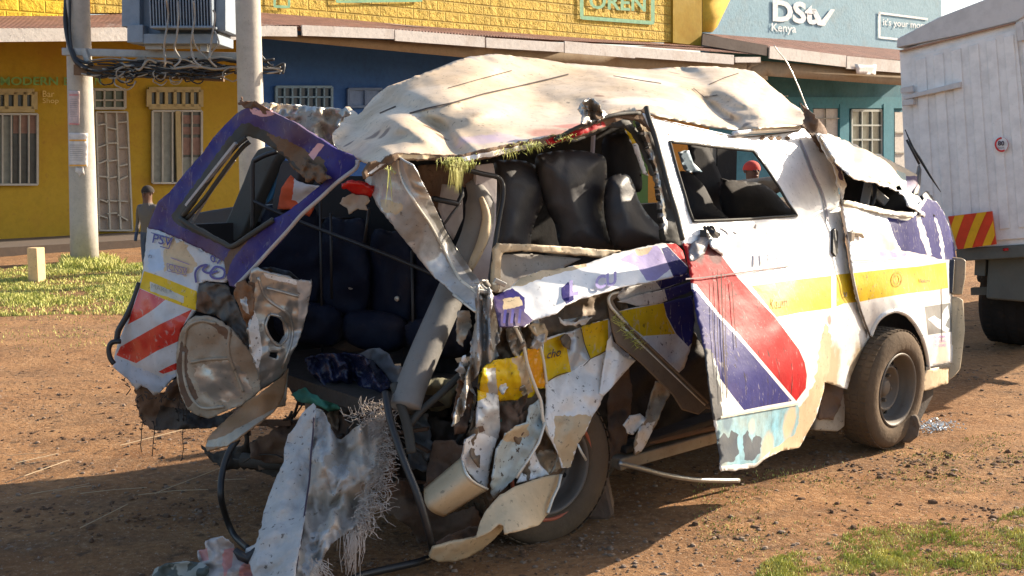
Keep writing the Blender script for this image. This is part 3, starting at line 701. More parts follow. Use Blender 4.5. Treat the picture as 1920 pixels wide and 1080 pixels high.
m.tube([P(*q) for q in s], .035, 8); s = smoothline([(130, -60, DP-.2), (131, 20, DP-.22), (132, 70, DP-.24), (142, 108, DP-.33), (175, 122, DP-.36)], closed=False); m.tube([P(*q) for q in s], .02, 6)
m.build('sheath', BLKW, pc, smooth=True)

# ============================================================ short post on the verge
pb = ground(73, 526); Dp = (pb-C).dot(FW); 
sp = root('marker_post', pb, 'short square cream wooden post in the grass left of the utility pole', 'post')
m = MB(); an = R(-18); ax = (Vector((math.cos(an), math.sin(an), 0)), Vector((-math.sin(an), math.cos(an), 0)), ZU)
hh = 62/F*Dp; lean = Vector((-.02, 0, 0)); w = 22/F*Dp
v = [pb+ax[0]*(a*w/2)+ax[1]*(b*w/2)+ZU*(z*hh)+(lean if z else Vector()) for z in (-.05, 1) for a, b in ((-1, -1), (1, -1), (1, 1), (-1, 1))]
m.add(v, [(0, 1, 2, 3), (7, 6, 5, 4), (0, 4, 5, 1), (1, 5, 6, 2), (2, 6, 7, 3), (3, 7, 4, 0)])
m.build('post_body', paint('cream_post_paint', (.74, .50, .26), .3, .8), sp, bevel=.006)

# ============================================================ people
SKIN = plain('dark_skin', (.13, .065, .04), .6)
def body(name, label, loc, heading, H, shirt, trousers, lean=0):
    o = root(name, loc, label, 'person')
    k = H/1.75; J = {'pel': (0, 0, .95), 'chest': (0, .01, 1.25), 'neck': (0, 0, 1.47), 'headb': (0, .01, 1.56), 'head': (0, .015, 1.66), 'top': (0, 0, 1.72)}
    E = [('pel', 'chest'), ('chest', 'neck'), ('neck', 'headb'), ('headb', 'head'), ('head', 'top')]
    Rd = {'pel': .15, 'chest': .17, 'neck': .085, 'headb': .085, 'head': .105, 'top': .07}
    for s, n in ((-1, 'l'), (1, 'r')):
        J.update({n+'sh': (s*.19, 0, 1.42), n+'el': (s*.24, -.02, 1.12), n+'wr': (s*.23, .08, .86), n+'ha': (s*.22, .11, .78), n+'hip': (s*.09, 0, .90), n+'kn': (s*.10, .02, .49), n+'an': (s*.10, -.02, .08), n+'to': (s*.11, .14, .04)})
        E += [('chest', n+'sh'), (n+'sh', n+'el'), (n+'el', n+'wr'), (n+'wr', n+'ha'), ('pel', n+'hip'), (n+'hip', n+'kn'), (n+'kn', n+'an'), (n+'an', n+'to')]
        Rd.update({n+'sh': .065, n+'el': .045, n+'wr': .03, n+'ha': .035, n+'hip': .095, n+'kn': .06, n+'an': .04, n+'to': .04})
    names = list(J); ca, sa = math.cos(heading), math.sin(heading)
    me = bpy.data.meshes.new('body'); ob = bpy.data.objects.new('body', me); link(ob, o)
    me.from_pydata([((J[n][0]*ca-J[n][1]*sa)*k+lean*J[n][2]*k, (J[n][0]*sa+J[n][1]*ca)*k, J[n][2]*k) for n in names], [(names.index(a), names.index(b)) for a, b in E], [])
    sk = ob.modifiers.new('skin', 'SKIN'); 
    for i, n in enumerate(names): me.skin_vertices[0].data[i].radius = (Rd[n]*k, Rd[n]*k*(.75 if n in ('pel', 'chest') else 1))
    me.skin_vertices[0].data[0].use_root = True
    ss = ob.modifiers.new('sub', 'SUBSURF'); ss.levels = ss.render_levels = 2
    # clothing colours by height
    m, nt, b, tc = _base(name+'_body_colours'); sep = nt.nodes.new('ShaderNodeSeparateXYZ'); nt.links.new(tc.outputs['Object'], sep.inputs[0])
    c = mixc(nt, ramp(nt, sep.outputs[2], .949*k, .951*k), trousers, shirt); c = mixc(nt, ramp(nt, sep.outputs[2], 1.479*k, 1.481*k), c, (.13, .065, .04)); c = mixc(nt, ramp(nt, sep.outputs[2], .099*k, .097*k), c, (.05, .04, .035))
    nt.links.new(c, b.inputs['Base Color']); b.inputs['Roughness'].default_value = .7; me.materials.append(m)
    return o, k
cb = ground(283, 532)
ch, k = body('person', 'small child in a grey patterned jacket standing by the ochre wall, beside the minibus', cb, R(160), 1.15, (.10, .085, .075), (.03, .05, .10))
def head_bits(o, k, heading, hair, hairmat, z=1.665):
    ca, sa = math.cos(heading), math.sin(heading); w = o.location
    def q(x, y, zz): return w+Vector(((x*ca-y*sa)*k, (x*sa+y*ca)*k, zz*k))
    m = MB(); 
    for s in (-1, 1): m.lathe(q(s*.035, .108, z+.0), (-sa, ca, 0), [(.001, .008*k), (.012*k, .004*k), (.014*k, -.01*k)], 10)
    m.build('eyes', plain('eye_dark', (.02, .015, .012), .3), o)
    m = MB(); m.tube([q(0, .10, z+.01), q(0, .128, z-.03), q(0, .105, z-.04)], [.012*k, .018*k, .012*k], 8); m.build('nose', SKIN, o, smooth=True)
    m = MB(); m.tube([q(-.03, .10, z-.065), q(0, .108, z-.068), q(.03, .10, z-.065)], .009*k, 6); m.build('mouth', plain('lips', (.12, .04, .035), .5), o, smooth=True)
    for s in (-1, 1):
        m = MB(); m.tube([q(s*.098, 0, z+.02), q(s*.115, -.01, z), q(s*.10, 0, z-.03)], .014*k, 6); m.build('ear', SKIN, o, smooth=True)
    if hair:
        m = MB(); c = q(0, -.012, z+.015); n = 9; prof = [(max(.001, .118*k*math.sin(math.pi/2*i/n*1.05)), .118*k*math.cos(math.pi/2*i/n*1.05)) for i in range(n+1)]
        m.lathe(c, (0, 0, 1), prof, 20); m.build(hair, hairmat, o, smooth=True)
head_bits(ch, k, R(160), 'hair', plain('short_black_hair', (.03, .022, .018), .9))
pa = P(1409, 365, 13.0); pa.z = 0
ad, k = body('person', 'person in a white collar and red head wrap seen through the minibus window', pa, R(200), 1.45, (.55, .52, .5), (.05, .05, .06))
head_bits(ad, k, R(200), 'head_wrap', paint('red_cloth', (.60, .05, .03), .1, .8))
# ============================================================ box truck
TP = P(1688, 300, 9.5); tu = Vector((.783, -.622, 0)); tv = Vector((.622, .783, 0)); TPL = Plane(TP, (-.622, -.783, -.05))
TK = root('box_truck', Vector((4.6, 10.6, 0)), 'white ribbed box truck with striped marker board parked beyond the front of the wreck', 'truck')
TW = paint('truck_white_paint', (.84, .82, .80), .18, .45, speck=.12, bump=.08, mud=(.42, .36, .33))
TWD = paint('truck_rust_line', (.40, .24, .17), .3, .8); TWG = paint('truck_roof_paint', (.60, .58, .57), .2, .5, speck=.1)
solid('cargo_box', [(1686, 95), (1990, -5), (2120, 30), (2160, 440), (1880, 462), (1790, 470), (1700, 470), (1695, 300)], TPL, tv*4.2, TW, TK, bevel=.01, curve=False)
def tq(name, poly, off, th, mat, par=TK, bev=.004): return solid(name, poly, TPL.off(off), -TPL.n*th, mat, par, bevel=bev, curve=False)
solid('roof_cap', [(1680, 90), (1682, 72), (1760, 32), (1843, 0), (1990, -60), (2150, -40), (2150, 30), (1990, -12), (1905, 40), (1800, 66)], TPL.off(.03), tv*4.25, TWG, TK, bevel=.01, curve=False)
tq('roof_seam', [(1686, 94), (1903, 41), (1903, 44), (1686, 98)], .04, .03, TWD)
# door leaf with pressed ribs
dl = tq('rear_door', [(1708, 108), (1905, 56), (1945, 445), (1722, 462)], .025, .03, TW)
for i in range(7):
    x0 = 1716+i*33; y0 = 112-i*8.6; xb = x0+18+i*2
    tq('rib', [(x0, y0), (x0+19, y0-5), (xb+19, 440-i*3), (xb, 443-i*3)], .038, .012, TW, dl, .006)
    
for pts in [[(1693, 180), (1800, 153), (1800, 164), (1695, 187)], [(1688, 165), (1710, 160), (1712, 172), (1688, 175)], [(1692, 188), (1712, 186), (1713, 196), (1692, 199)]]:
    tq('hinge', pts, .085, .05, TWG)
tq('hinge', [(1903, 45), (1915, 40), (1921, 75), (1908, 78)], .085, .05, TWG)
sgn = tq('hazard_board', [(1777, 406), (1860, 396), (1868, 458), (1795, 468)], .10, .02, paint('marker_red', (.70, .055, .015), .15, .4, speck=.2))
SG = TPL.off(.104)
def inter(t, e): # along the board
    a = (1777+83*t, 406-10*t); b = (1795+73*t, 468-10*t); return a[0]+(b[0]-a[0])*e, a[1]+(b[1]-a[1])*e
for t in (.02, .52, 1.0):
    pts = [(t+.14, 0), (t+.38, 0), (t+.38-.62, 1), (t+.14-.62, 1)]
    poly = []
    # clip the slanted band to the board
    for u in np.linspace(0, 1, 12):
        a = t+.14-.5*u; poly.append((max(0, min(1, a)), u))
    for u in np.linspace(1, 0, 12):
        a = t+.36-.5*u; poly.append((max(0, min(1, a)), u))
    if len(set(round(p[0], 3) for p in poly)) > 2:
        q = [inter(*p) for p in poly]; m = MB(); A = [P(x, y, SG(x, y)) for x, y in q]; n = len(A)//2
        m.add(A, [(i, i+1, 2*n-2-i, 2*n-1-i) for i in range(n-1)]); m.build('amber_stripe', paint('marker_amber', (.80, .42, .01), .15, .4, speck=.2), sgn)
tq('reflector', [(1880, 466), (1890, 465), (1890, 470), (1880, 471)], .05, .02, RED)
def ring(name, cx, cy, r0, r1, mat, off, par):
    pl = TPL.off(off); m = MB(); n = 28; A = []
    for i in range(n):
        a = 2*math.pi*i/n; A += [P(cx+r0*.93*math.cos(a), cy+r0*math.sin(a), pl(cx, cy)), P(cx+r1*.93*math.cos(a), cy+r1*math.sin(a), pl(cx, cy))]
    m.add(A, [(2*i, 2*i+1, (2*i+3) % (2*n), (2*i+2) % (2*n)) for i in range(n)]); return m.build(name, mat, par)
st = tq('speed_sticker', [(1878+12*math.cos(a), 271+14*math.sin(a)) for a in np.linspace(0, 6.1, 20)], .058, .004, plain('sticker_white', (.75, .75, .75)))
ring('sticker_ring', 1878, 271, 10.5, 14, plain('sticker_red', (.6, .03, .03)), .066, st)
text_on('lettering', '80', (1871, 273, 12, 9), TPL.off(.06), INKK, st, .01, bold=.03); text_on('lettering', 'km/h', (1871, 279, 12, 4), TPL.off(.06), INKK, st, .01)
# chassis
CG = paint('chassis_grey', (.11, .115, .10), .5, .7, speck=.1, mud=(.15, .11, .08))
def tl(px, py, v=0): p = P(px, py, TPL(px, py)); return p+tv*v
m = MB(); m.bar(tl(1795, 478), tl(2150, 456), .06, .10); m.build('rear_sill', CG, TK, bevel=.01)
m = MB(); m.bar(tl(1830, 500, .1), tl(1830, 500, 4), .08, .16); m.bar(tl(2030, 500, .1), tl(2030, 500, 4), .08, .16); m.build('chassis_rail', CG, TK)
m = MB(); m.bar(tl(1800, 553, .3), tl(2100, 548, .3), .06, .06); m.bar(tl(1838, 490, .3), tl(1838, 553, .3), .05, .05); m.bar(tl(1868, 488, .3), tl(1868, 553, .3), .05, .05); m.build('underrun_bar', CG, TK)
m = MB(); m.box(tl(1905, 525, .8), .5, 1.4, .36, (tu, tv, ZU)); m.build('battery_box', CG, TK, bevel=.02)
m = MB(); m.box(tl(1850, 530, 1.9), .9, 1.4, .3, (tu, tv, ZU)); m.build('axle_housing', DARKM, TK, bevel=.04)
wc = ground(1888, 645)+ZU*.40+tv*.1
TRUCKTYRE = paint('truck_tyre_rubber', (.022, .021, .021), .3, .9, speck=0, spec=.15)
def wheel(name, c, ax, r, w, parent, rimmat, rim_r=.58, seg=56, steel=True):
    """tyre with tread blocks and a dished steel rim as its sub-part; ax points outward"""
    ax = Vector(ax).normalized(); m = MB()
    prof = [(r*rim_r, -w*.5), (r*.80, -w*.56), (r*.93, -w*.50), (r*.985, -w*.40), (r, -w*.2), (r, w*.2), (r*.985, w*.40), (r*.93, w*.50), (r*.86, w*.535), (r*.80, w*.56), (r*.70, w*.55), (r*rim_r*1.03, w*.48), (r*rim_r, w*.40), (r*rim_r, -w*.5)]
    m.lathe(c, ax, prof, seg); 
    # tread blocks
    u = ax.orthogonal().normalized(); t = ax.cross(u)
    for k in range(seg):
        a = 2*math.pi*(k+.5)/seg; d = u*math.cos(a)+t*math.sin(a); tt = ax.cross(d)
        for off, ww in ((-.36, .16), (-.12, .18), (.12, .18), (.36, .16)):
            m.box(c+d*(r*.995 if abs(off) > .3 else r*1.005)+ax*(w*off), 2*math.pi*r/seg*.68, w*ww, r*.012, (tt, ax, d))
    ty = m.build(name, TYRE if steel else TRUCKTYRE, parent, smooth=False)
    for p in ty.data.polygons[:len(prof)*seg-seg]: p.use_smooth = True
    if steel:
        m = MB(); q = r*rim_r
        m.lathe(c, ax, [(q*1.03, w*.50), (q*1.0, w*.53), (q*.95, w*.48), (q*.90, w*.28), (q*.88, w*.05), (q*.80, w*.02), (q*.66, w*.12), (q*.63, w*.20), (q*.60, w*.22), (q*.56, w*.18), (q*.50, w*.02), (q*.34, -w*.02), (q*.30, w*.02), (q*.22, w*.14), (q*.19, w*.17), (0.0005, w*.17)], 48)
        rm = m.build('rim', rimmat, ty, smooth=True)
        m = MB()
        for k in range(16):
            a = 2*math.pi*k/16; d = u*math.cos(a)+t*math.sin(a); m.lathe(c+d*q*.745+ax*w*.10, ax, [(.0005, 0), (q*.055, 0), (q*.055, -.02)], 10)
        m.build('vent_hole', plain('hole_black', (.006, .006, .006)), rm)
        for k in range(6):
            m = MB(); a = 2*math.pi*k/6+.2; d = u*math.cos(a)+t*math.sin(a); m.lathe(c+d*q*.40+ax*w*-.01, ax, [(q*.055, 0), (q*.05, .022), (.0005, .024)], 6)
            m.build('wheel_nut', RIM, rm)
    return ty
wheel('wheel', wc+tu*.05, -tv if False else -tu, .40, .42, TK, RIM, seg=40, steel=False)
wheel('wheel', wc+tu*1.7, tu, .40, .42, TK, RIM, seg=40, steel=False)
m = MB(); m.lathe(wc+tu*.0, -tu, [(.0005, .02), (.26, .02), (.26, -.1)], 24); m.build('wheel_hub', CG, TK)
wf = wheel('wheel', wc+tv*2.9+tu*.05, -tu, .40, .22, TK, RIM, seg=36, steel=False)
m = MB(); m.box(tl(1850, 300, 5.3)+ZU*0+tu*.9, 2.0, 1.5, 1.9, (tu, tv, ZU)); m.build('cab', TWG, TK, bevel=.1)

# ============================================================ the wrecked minibus
A0 = math.atan2(.622, .783); hx = Vector((math.cos(A0), math.sin(A0), 0)); hy = Vector((-math.sin(A0), math.cos(A0), 0))
O = Vector((-.08, 4.72, 0))
def V(x, y, z): return O+hx*x+hy*y+ZU*z
VAN = root('wrecked_minibus', V(1.5, .85, 0), 'wrecked white minibus with purple, red and yellow stripes, crushed roof and torn open rear', 'minibus')
SN = (-hy+ZU*.10).normalized(); SIDE = Plane(V(0, 0, .45), SN)
L0 = Vector((-1.78, 5.5, 0)); RN = Vector((-(L0.y-O.y), (L0.x-O.x), 0)); RN = RN if RN.dot(C-O) > 0 else -RN; REAR = Plane(O, RN)
FARP = Plane(V(0, 1.7, 0), -hy)
S_ = lambda o=0: SIDE.off(o)
SB = crum(SIDE, .022, 2.2, .35, 1)      # dented flank
def P2(px, py, pl): return P(px, py, pl(px, py))

# ---- right flank: mid panel with the sliding window
flank = TPS([(1210, 215, S_(.06)), (1300, 240, S_(.02)), (1500, 240, S_(-.16)), (1280, 450, S_(.26)), (1400, 430, S_(.20)), (1500, 420, S_(.10)), (1400, 560, S_(.30)), (1300, 560, S_(.34)), (1590, 520, S_(.10)), (1320, 700, S_(.50)), (1420, 700, S_(.42)), (1500, 700, S_(.30)), (1345, 870, S_(.52)), (1420, 860, S_(.42)), (1500, 830, S_(.22)), (1600, 680, S_(.04)), (1545, 300, S_(-.10)), (1575, 400, S_(.02)), (1630, 630, S_(.02))])
flank = crum(flank, .014, 2.5, .5, 2)
nose_ = SIDE.off(-.1)
MID = [(1206, 212), (1230, 222), (1290, 235), (1376, 254), (1440, 252), (1487, 246), (1502, 238), (1520, 246), (1546, 280), (1562, 305), (1571, 345), (1577, 400), (1585, 448), (1594, 511), (1603, 545), (1612, 585), (1632, 633), (1612, 668), (1598, 700), (1588, 730), (1562, 722), (1546, 716), (1545, 730), (1531, 780), (1512, 815), (1498, 840), (1464, 846), (1437, 859), (1418, 875), (1385, 882), (1353, 884), (1350, 860), (1345, 815), (1337, 775), (1330, 720), (1323, 665), (1309, 600), (1301, 550), (1294, 510), (1286, 468), (1277, 447), (1266, 400), (1250, 335), (1234, 275), (1220, 240)]
WIN = [(1256, 266), (1300, 270), (1337, 275), (1412, 283), (1425, 300), (1440, 320), (1460, 350), (1477, 380), (1494, 404), (1470, 406), (1440, 408), (1400, 411), (1350, 413), (1300, 415), (1291, 390), (1282, 358), (1268, 312)]
redP = [(1284, 456), (1330, 458), (1352, 478), (1383, 520), (1409, 548), (1455, 597), (1478, 628), (1498, 655), (1509, 680), (1513, 703), (1511, 728), (1493, 752), (1470, 725), (1440, 690), (1410, 655), (1383, 624), (1350, 590), (1320, 553), (1306, 534), (1270, 520), (1268, 456)]
blueP = [(1270, 530), (1306, 545), (1350, 598), (1379, 628), (1436, 694), (1466, 730), (1485, 752), (1440, 760), (1395, 769), (1372, 740), (1350, 709), (1338, 680), (1322, 668), (1300, 668), (1280, 600)]
yelP = [(1409, 536), (1478, 526), (1559, 517), (1559, 578), (1500, 586), (1456, 595)]
yelP2 = [(1568, 515), (1596, 512), (1609, 566), (1582, 569), (1568, 575)]
skyP = [(1344, 788), (1394, 776), (1497, 758), (1500, 778), (1492, 812), (1440, 848), (1420, 868), (1352, 874), (1345, 830)]
cityP = [(1352, 835), (1356, 815), (1362, 828), (1368, 808), (1374, 830), (1382, 812), (1386, 835), (1396, 830), (1402, 818), (1408, 838), (1416, 812), (1420, 822), (1428, 815), (1436, 836), (1430, 850), (1418, 862), (1392, 866), (1356, 868)]
mudP = [(1548, 600), (1560, 640), (1556, 690), (1546, 716), (1531, 780), (1512, 815), (1498, 840), (1464, 846), (1440, 856), (1452, 830), (1478, 800), (1492, 770), (1512, 745), (1528, 715), (1535, 660)]
greyP = [(1326, 675), (1340, 672), (1350, 708), (1352, 745), (1356, 780), (1342, 787), (1333, 740)]
mid = sheet('side_panel', MID, flank, [WHITE_CLEAN, RED, BLUE, YELLOW, SKYP, CITY, CREAM, TEALW, SCUFF], VAN, res=6, thick=.006, holes=[WIN], jag=1.2,
            paint=[(mudP, 6, 3), (redP, 1), (blueP, 2), (yelP, 3), (yelP2, 3), (skyP, 4, 2), ([(1346, 825), (1356, 812), (1366, 822), (1372, 806), (1384, 815), (1384, 850), (1376, 866), (1350, 868)], 5, 3), ([(1392, 815), (1402, 806), (1408, 830), (1418, 812), (1428, 822), (1426, 850), (1410, 864), (1396, 862)], 5, 3), (greyP, 7, 2), ([(1310, 655), (1334, 655), (1344, 700), (1350, 740), (1357, 782), (1330, 790)], 8, 4)])
blotch(SKYP, [(1480, 790, flank, .09, (.55, .42, .27), .95), (1440, 850, flank, .10, (.5, .42, .3), .9), (1350, 860, flank, .08, (.35, .38, .34), .8), (1365, 790, flank, .05, (.10, .16, .22), .7), (1410, 800, flank, .04, (.5, .55, .45), .8)], VAN.location)
blotch(RED, [(1305, 470, flank, .07, (.10, .07, .07), .8), (1340, 480, flank, .06, (.08, .05, .05), .8)], VAN.location)
blotch(WHITE_CLEAN, [(1560, 700, flank, .16, (.50, .38, .22), .9), (1600, 690, SIDE, .16, (.45, .34, .2), .9), (1545, 640, flank, .05, (.5, .3, .25), .8), (1760, 670, nose_, .14, (.55, .45, .32), .7), (1720, 600, nose_, .07, (.55, .46, .34), .6), (1555, 600, flank, .03, (.2, .12, .1), .8)], VAN.location)
strip('seam', smoothline([(1212, 218), (1290, 238), (1376, 256), (1440, 253), (1500, 244)], False), flank, CREASE, 2.2, VAN, .016)
strip('seam', smoothline([(1500, 262), (1512, 290), (1525, 325), (1542, 362), (1550, 395), (1552, 415)], False), flank, plain('soft_seam', (.30, .29, .33), .7), 4, VAN, .016)
strip('seam', smoothline([(1286, 523), (1320, 520), (1383, 512), (1440, 504), (1480, 499)], False), flank, plain('groove_shading', (.16, .10, .10), .7), 2.5, VAN, .016)  # groove's shading painted as a dark line
strip('seam', smoothline([(1252, 248), (1290, 252), (1322, 255), (1325, 262)], False), flank, CREASE, 2, VAN, .016); strip('seam', [(1254, 250), (1253, 262)], flank, CREASE, 2, VAN, .016)
for pts in [((1352, 782), (1497, 757))]: strip('pale_line', pts, flank, paint('cream_line', (.72, .66, .5), .2, .5), 4, VAN, .016)
for x in (1337, 1345, 1352, 1360, 1372):
    s = random.Random(x); y0 = s.uniform(500, 540); y1 = s.uniform(640, 760)
    strip('drip', smoothline([(x, y0), (x+s.uniform(-3, 5), (y0+y1)/2), (x+s.uniform(2, 12), y1)], False), flank, CREASE, s.uniform(1, 2), VAN, .016)
m = MB(); pw = [P(x, y, flank(x, y)-.006) for x, y in resample(WIN, 8)]; m.tube(pw+[pw[0]], .007, 6); m.build('window_seal', RUBBER, VAN, smooth=True)
# old window blind stripe inside the mid window
hd = solid('door_handle', [(1562, 432), (1567, 428), (1572, 434), (1572, 474), (1568, 482), (1562, 474)], lambda x, y: flank(x, y)-.03, tuple(hy*.03), BLACKP, VAN, bevel=.004, curve=False)
text_on('lettering', 'II', (1416, 497, 17, 22), flank, INK, VAN, .022, slant=.05, bold=.0); text_on('lettering', 'Pas', (1444, 493, 32, 20), flank, plain('faded_ink', (.35, .33, .55), .6), VAN, .022, slant=.08)
text_on('lettering', 'Kisum', (1448, 577, 32, 20), flank, plain('brown_ink', (.40, .20, .04), .6), VAN, .016, slant=.1, shear=.2); text_on('lettering', 'u', (1582, 556, 6, 8), flank, INKK, VAN, .016)
# sill runner visible along the top of the panel
rail = lambda d=0: (lambda x, y: flank(x, y)-.02-d)
m = MB(); m.tube([P(x, y, flank(x, y)-.025) for x, y in smoothline([(1376, 250), (1420, 246), (1470, 243), (1504, 238)], False)], .013, 8); m.build('gutter', WHITE_CLEAN, VAN, smooth=True)
for x in (1429, 1446, 1460, 1476):
    sheet('chip', [(x-5, 258), (x, 254), (x+6, 257), (x+4, 263), (x-2, 262)], lambda a, b: flank(a, b)-.008, MUD, VAN, res=3, thick=0, jag=1)
# torn latch at the window corner
lt = root if False else None
m = MB(); rl = random.Random(4)
for i in range(9):
    a = (1322+rl.uniform(-4, 14), 428+rl.uniform(-6, 8)); b = (a[0]+rl.uniform(-8, 20), a[1]+rl.uniform(4, 22)); m.bar(P(*a, flank(*a)-.03-rl.uniform(0, .05)), P(*b, flank(*b)-.02-rl.uniform(0, .04)), rl.uniform(.008, .03), rl.uniform(.006, .02))
m.build('broken_latch', BLACKP, VAN, bevel=.002)
sheet('torn_flap', [(1330, 448), (1352, 446), (1358, 462), (1356, 480), (1346, 474), (1334, 462)], crum(lambda x, y: flank(x, y)-.03, .03, 12, .5, 5), WHITE, VAN, res=5, jag=2)
sheet('torn_flap', [(1292, 470), (1310, 440), (1322, 432), (1330, 450), (1322, 476), (1300, 490), (1294, 490)], crum(lambda x, y: flank(x, y)-.012, .02, 12, .5, 6), paint('scraped_grey', (.25, .24, .25), .5, .5, metal=.2), VAN, res=5, jag=3)
sheet('scratched_strip', [(1350, 426), (1395, 423), (1418, 420), (1416, 434), (1366, 438)], lambda x, y: flank(x, y)-.008, paint('scraped_grey', (.3, .3, .3)), VAN, res=5, thick=0, jag=2.5)

# ---- front door, wing and nose
nose = TPS([(1575, 370, S_(.06)), (1600, 600, S_(.10)), (1600, 470, S_(.12)), (1680, 480, S_(.06)), (1740, 480, S_(-.08)), (1785, 480, S_(-.30)), (1800, 600, S_(-.30)), (1680, 580, S_(.09)), (1740, 620, S_(.03)), (1740, 690, S_(.0)), (1785, 680, S_(-.14)), (1700, 400, S_(.0)), (1770, 400, S_(-.28)), (1650, 390, S_(-.02)), (1635, 630, S_(.04))])
nose = crum(nose, .012, 4, .5, 8)
FR = [(1578, 378), (1590, 380), (1620, 388), (1650, 396), (1690, 402), (1712, 404), (1722, 385), (1735, 370), (1755, 378), (1768, 395), (1780, 425), (1789, 460), (1794, 488), (1783, 492), (1785, 520), (1789, 600), (1790, 650), (1787, 680), (1760, 684), (1740, 690), (1737, 668), (1728, 636), (1716, 612), (1700, 592), (1678, 585), (1655, 592), (1642, 608), (1632, 630), (1622, 612), (1612, 582), (1603, 545), (1597, 511), (1590, 455), (1582, 410)]
yelF = [(1600, 512), (1670, 504), (1720, 500), (1774, 492), (1778, 540), (1740, 546), (1704, 550), (1640, 560), (1612, 566)]
bluF = [(1664, 408), (1700, 414), (1722, 400), (1738, 372), (1755, 378), (1768, 395), (1780, 425), (1789, 460), (1794, 488), (1760, 486), (1738, 478), (1712, 473), (1690, 470), (1677, 445)]
glareF = [(1718, 405), (1724, 402), (1738, 440), (1748, 478), (1740, 478), (1726, 445)]  # white glare streaks painted onto the blue nose
glareF2 = [(1752, 408), (1758, 412), (1768, 450), (1772, 486), (1766, 486), (1760, 440)]
pinkF = [(1632, 408), (1660, 412), (1672, 440), (1680, 466), (1664, 476), (1650, 450)]
darkF = [(1733, 575), (1782, 568), (1785, 622), (1740, 628)]
wingF = [(1740, 598), (1752, 592), (1764, 600), (1770, 580), (1778, 572), (1780, 595), (1772, 610), (1780, 616), (1778, 624), (1762, 616), (1748, 606)]
fr = sheet('front_panel', FR, nose, [WHITE_CLEAN, YELLOW, PURPLE, WHITE, PINK, paint('dark_sticker', (.10, .11, .12), .4, .4), paint('pale_dove', (.60, .66, .68), .3, .5), BLUEP, LILAC], VAN, res=5, jag=1,
           paint=[(yelF, 1), (bluF, 7, 1), (pinkF, 4, 3), (glareF, 3, 2), (glareF2, 3, 2), (darkF, 5), (wingF, 6, 1), ([(1596, 400), (1612, 404), (1622, 440), (1606, 430)], 8, 3), ([(1640, 470), (1665, 470), (1700, 476), (1690, 484), (1650, 482)], 8, 3)])
strip('seam', smoothline([(1575, 378), (1583, 420), (1590, 460), (1597, 511), (1606, 555), (1616, 590), (1632, 632)], False), lambda x, y: min(nose(x, y), flank(x, y)), CREASE, 4, VAN, .012)
strip('seam', smoothline([(1765, 540), (1766, 580), (1766, 640)], False), nose, CREASE, 1.2, VAN, .016)
strip('seam', smoothline([(1596, 489), (1640, 488), (1680, 486)], False), nose, plain('soft_seam', (.3, .29, .33)), 2, VAN, .016)
text_on('lettering', 'Nakuru', (1724, 530, 21, 8), nose, INKK, VAN, .016, slant=.03, shear=.2)
for i, y in enumerate((634, 642, 650)): text_on('lettering', 'TO LOAD' if i else 'CAR', (1752, y, 22, 5), nose, plain('purple_ink', (.3, .12, .4)), VAN, .016, slant=.03)
ring_ = [(1684+9*math.cos(a), 522+13*math.sin(a)) for a in np.linspace(0, 6.28, 22)]; strip('emblem', ring_, nose, plain('orange_ink', (.65, .30, .03)), 1.6, VAN, .016); strip('emblem', [(1684+5*math.cos(a), 522+8*math.sin(a)) for a in np.linspace(0, 6.28, 16)], nose, plain('orange_ink', (0, 0, 0)), 1.5, VAN, .016)
m = MB(); m.tube([P(x, y, nose(x, y)-.03) for x, y in [(1597, 436), (1612, 438), (1619, 446)]], [.014, .016, .008], 8); m.box(P(1595, 443, nose(1595, 443)-.012), .03, .03, .05, (hx, hy, ZU)); m.build('door_handle', paint('beige_handle', (.50, .42, .32), .4), VAN, smooth=False, bevel=.006)
# arch lip
al = [(1632, 630), (1642, 606), (1656, 591), (1678, 583), (1700, 590), (1717, 610), (1730, 636), (1738, 668), (1741, 692)]
m = MB(); m.tube([P(x, y, nose(x, y)-.006) for x, y in smoothline(al, False)], .012, 6); m.build('wheel_arch_lip', WHITE, VAN, smooth=True)
arch_in = lambda x, y: SIDE(x, y)+.25
sheet('arch_liner', [(1590, 640), (1620, 590), (1650, 575), (1690, 578), (1735, 600), (1752, 700), (1750, 740), (1700, 840), (1600, 830)], arch_in, DARKM, VAN, res=14, thick=.01)
# bumper pieces
bp = solid('front_bumper', [(1787, 560), (1798, 556), (1808, 562), (1808, 620), (1803, 692), (1792, 706), (1778, 717), (1782, 690), (1787, 640)], lambda x, y: nose(1785, y)-.02, hy*1.5+hx*.12, CREAM, VAN, bevel=.02, curve=False)
solid('headlamp_surround', [(1792, 484), (1805, 483), (1813, 488), (1812, 520), (1806, 554), (1788, 553), (1790, 520)], lambda x, y: nose(1785, y)-.02, hy*.5+hx*.1, paint('tan_plastic', (.36, .26, .15), .5), VAN, bevel=.015, curve=False)
solid('headlamp', [(1776, 488), (1792, 486), (1790, 520), (1788, 553), (1778, 545)], lambda x, y: nose(1780, y)+.0, hy*.35+hx*.05, paint('broken_dark_lamp', (.03, .03, .035), .4, .15), VAN, bevel=.01, curve=False)
sheet('valance', [(1736, 692), (1778, 686), (1778, 718), (1740, 732), (1728, 735), (1730, 710)], crum(lambda x, y: nose(x, min(y, 680)), .012, 6), CREAM, VAN, res=6, jag=1)
m = MB(); m.bar(P(1733, 691, nose(1735, 680)-.01), P(1780, 685, nose(1780, 680)-.01), .02, .02); m.build('valance_seam', BLACKP, VAN)
# front wheel, a little turned
wcF = P(1652, 737, SIDE(1652, 737)+.06); wcF.z = .335
ax = (-hy*.97+hx*.10-ZU*.02).normalized()
fwheel = wheel('front_wheel', wcF, ax, .335, .20, VAN, RIM, rim_r=.60)
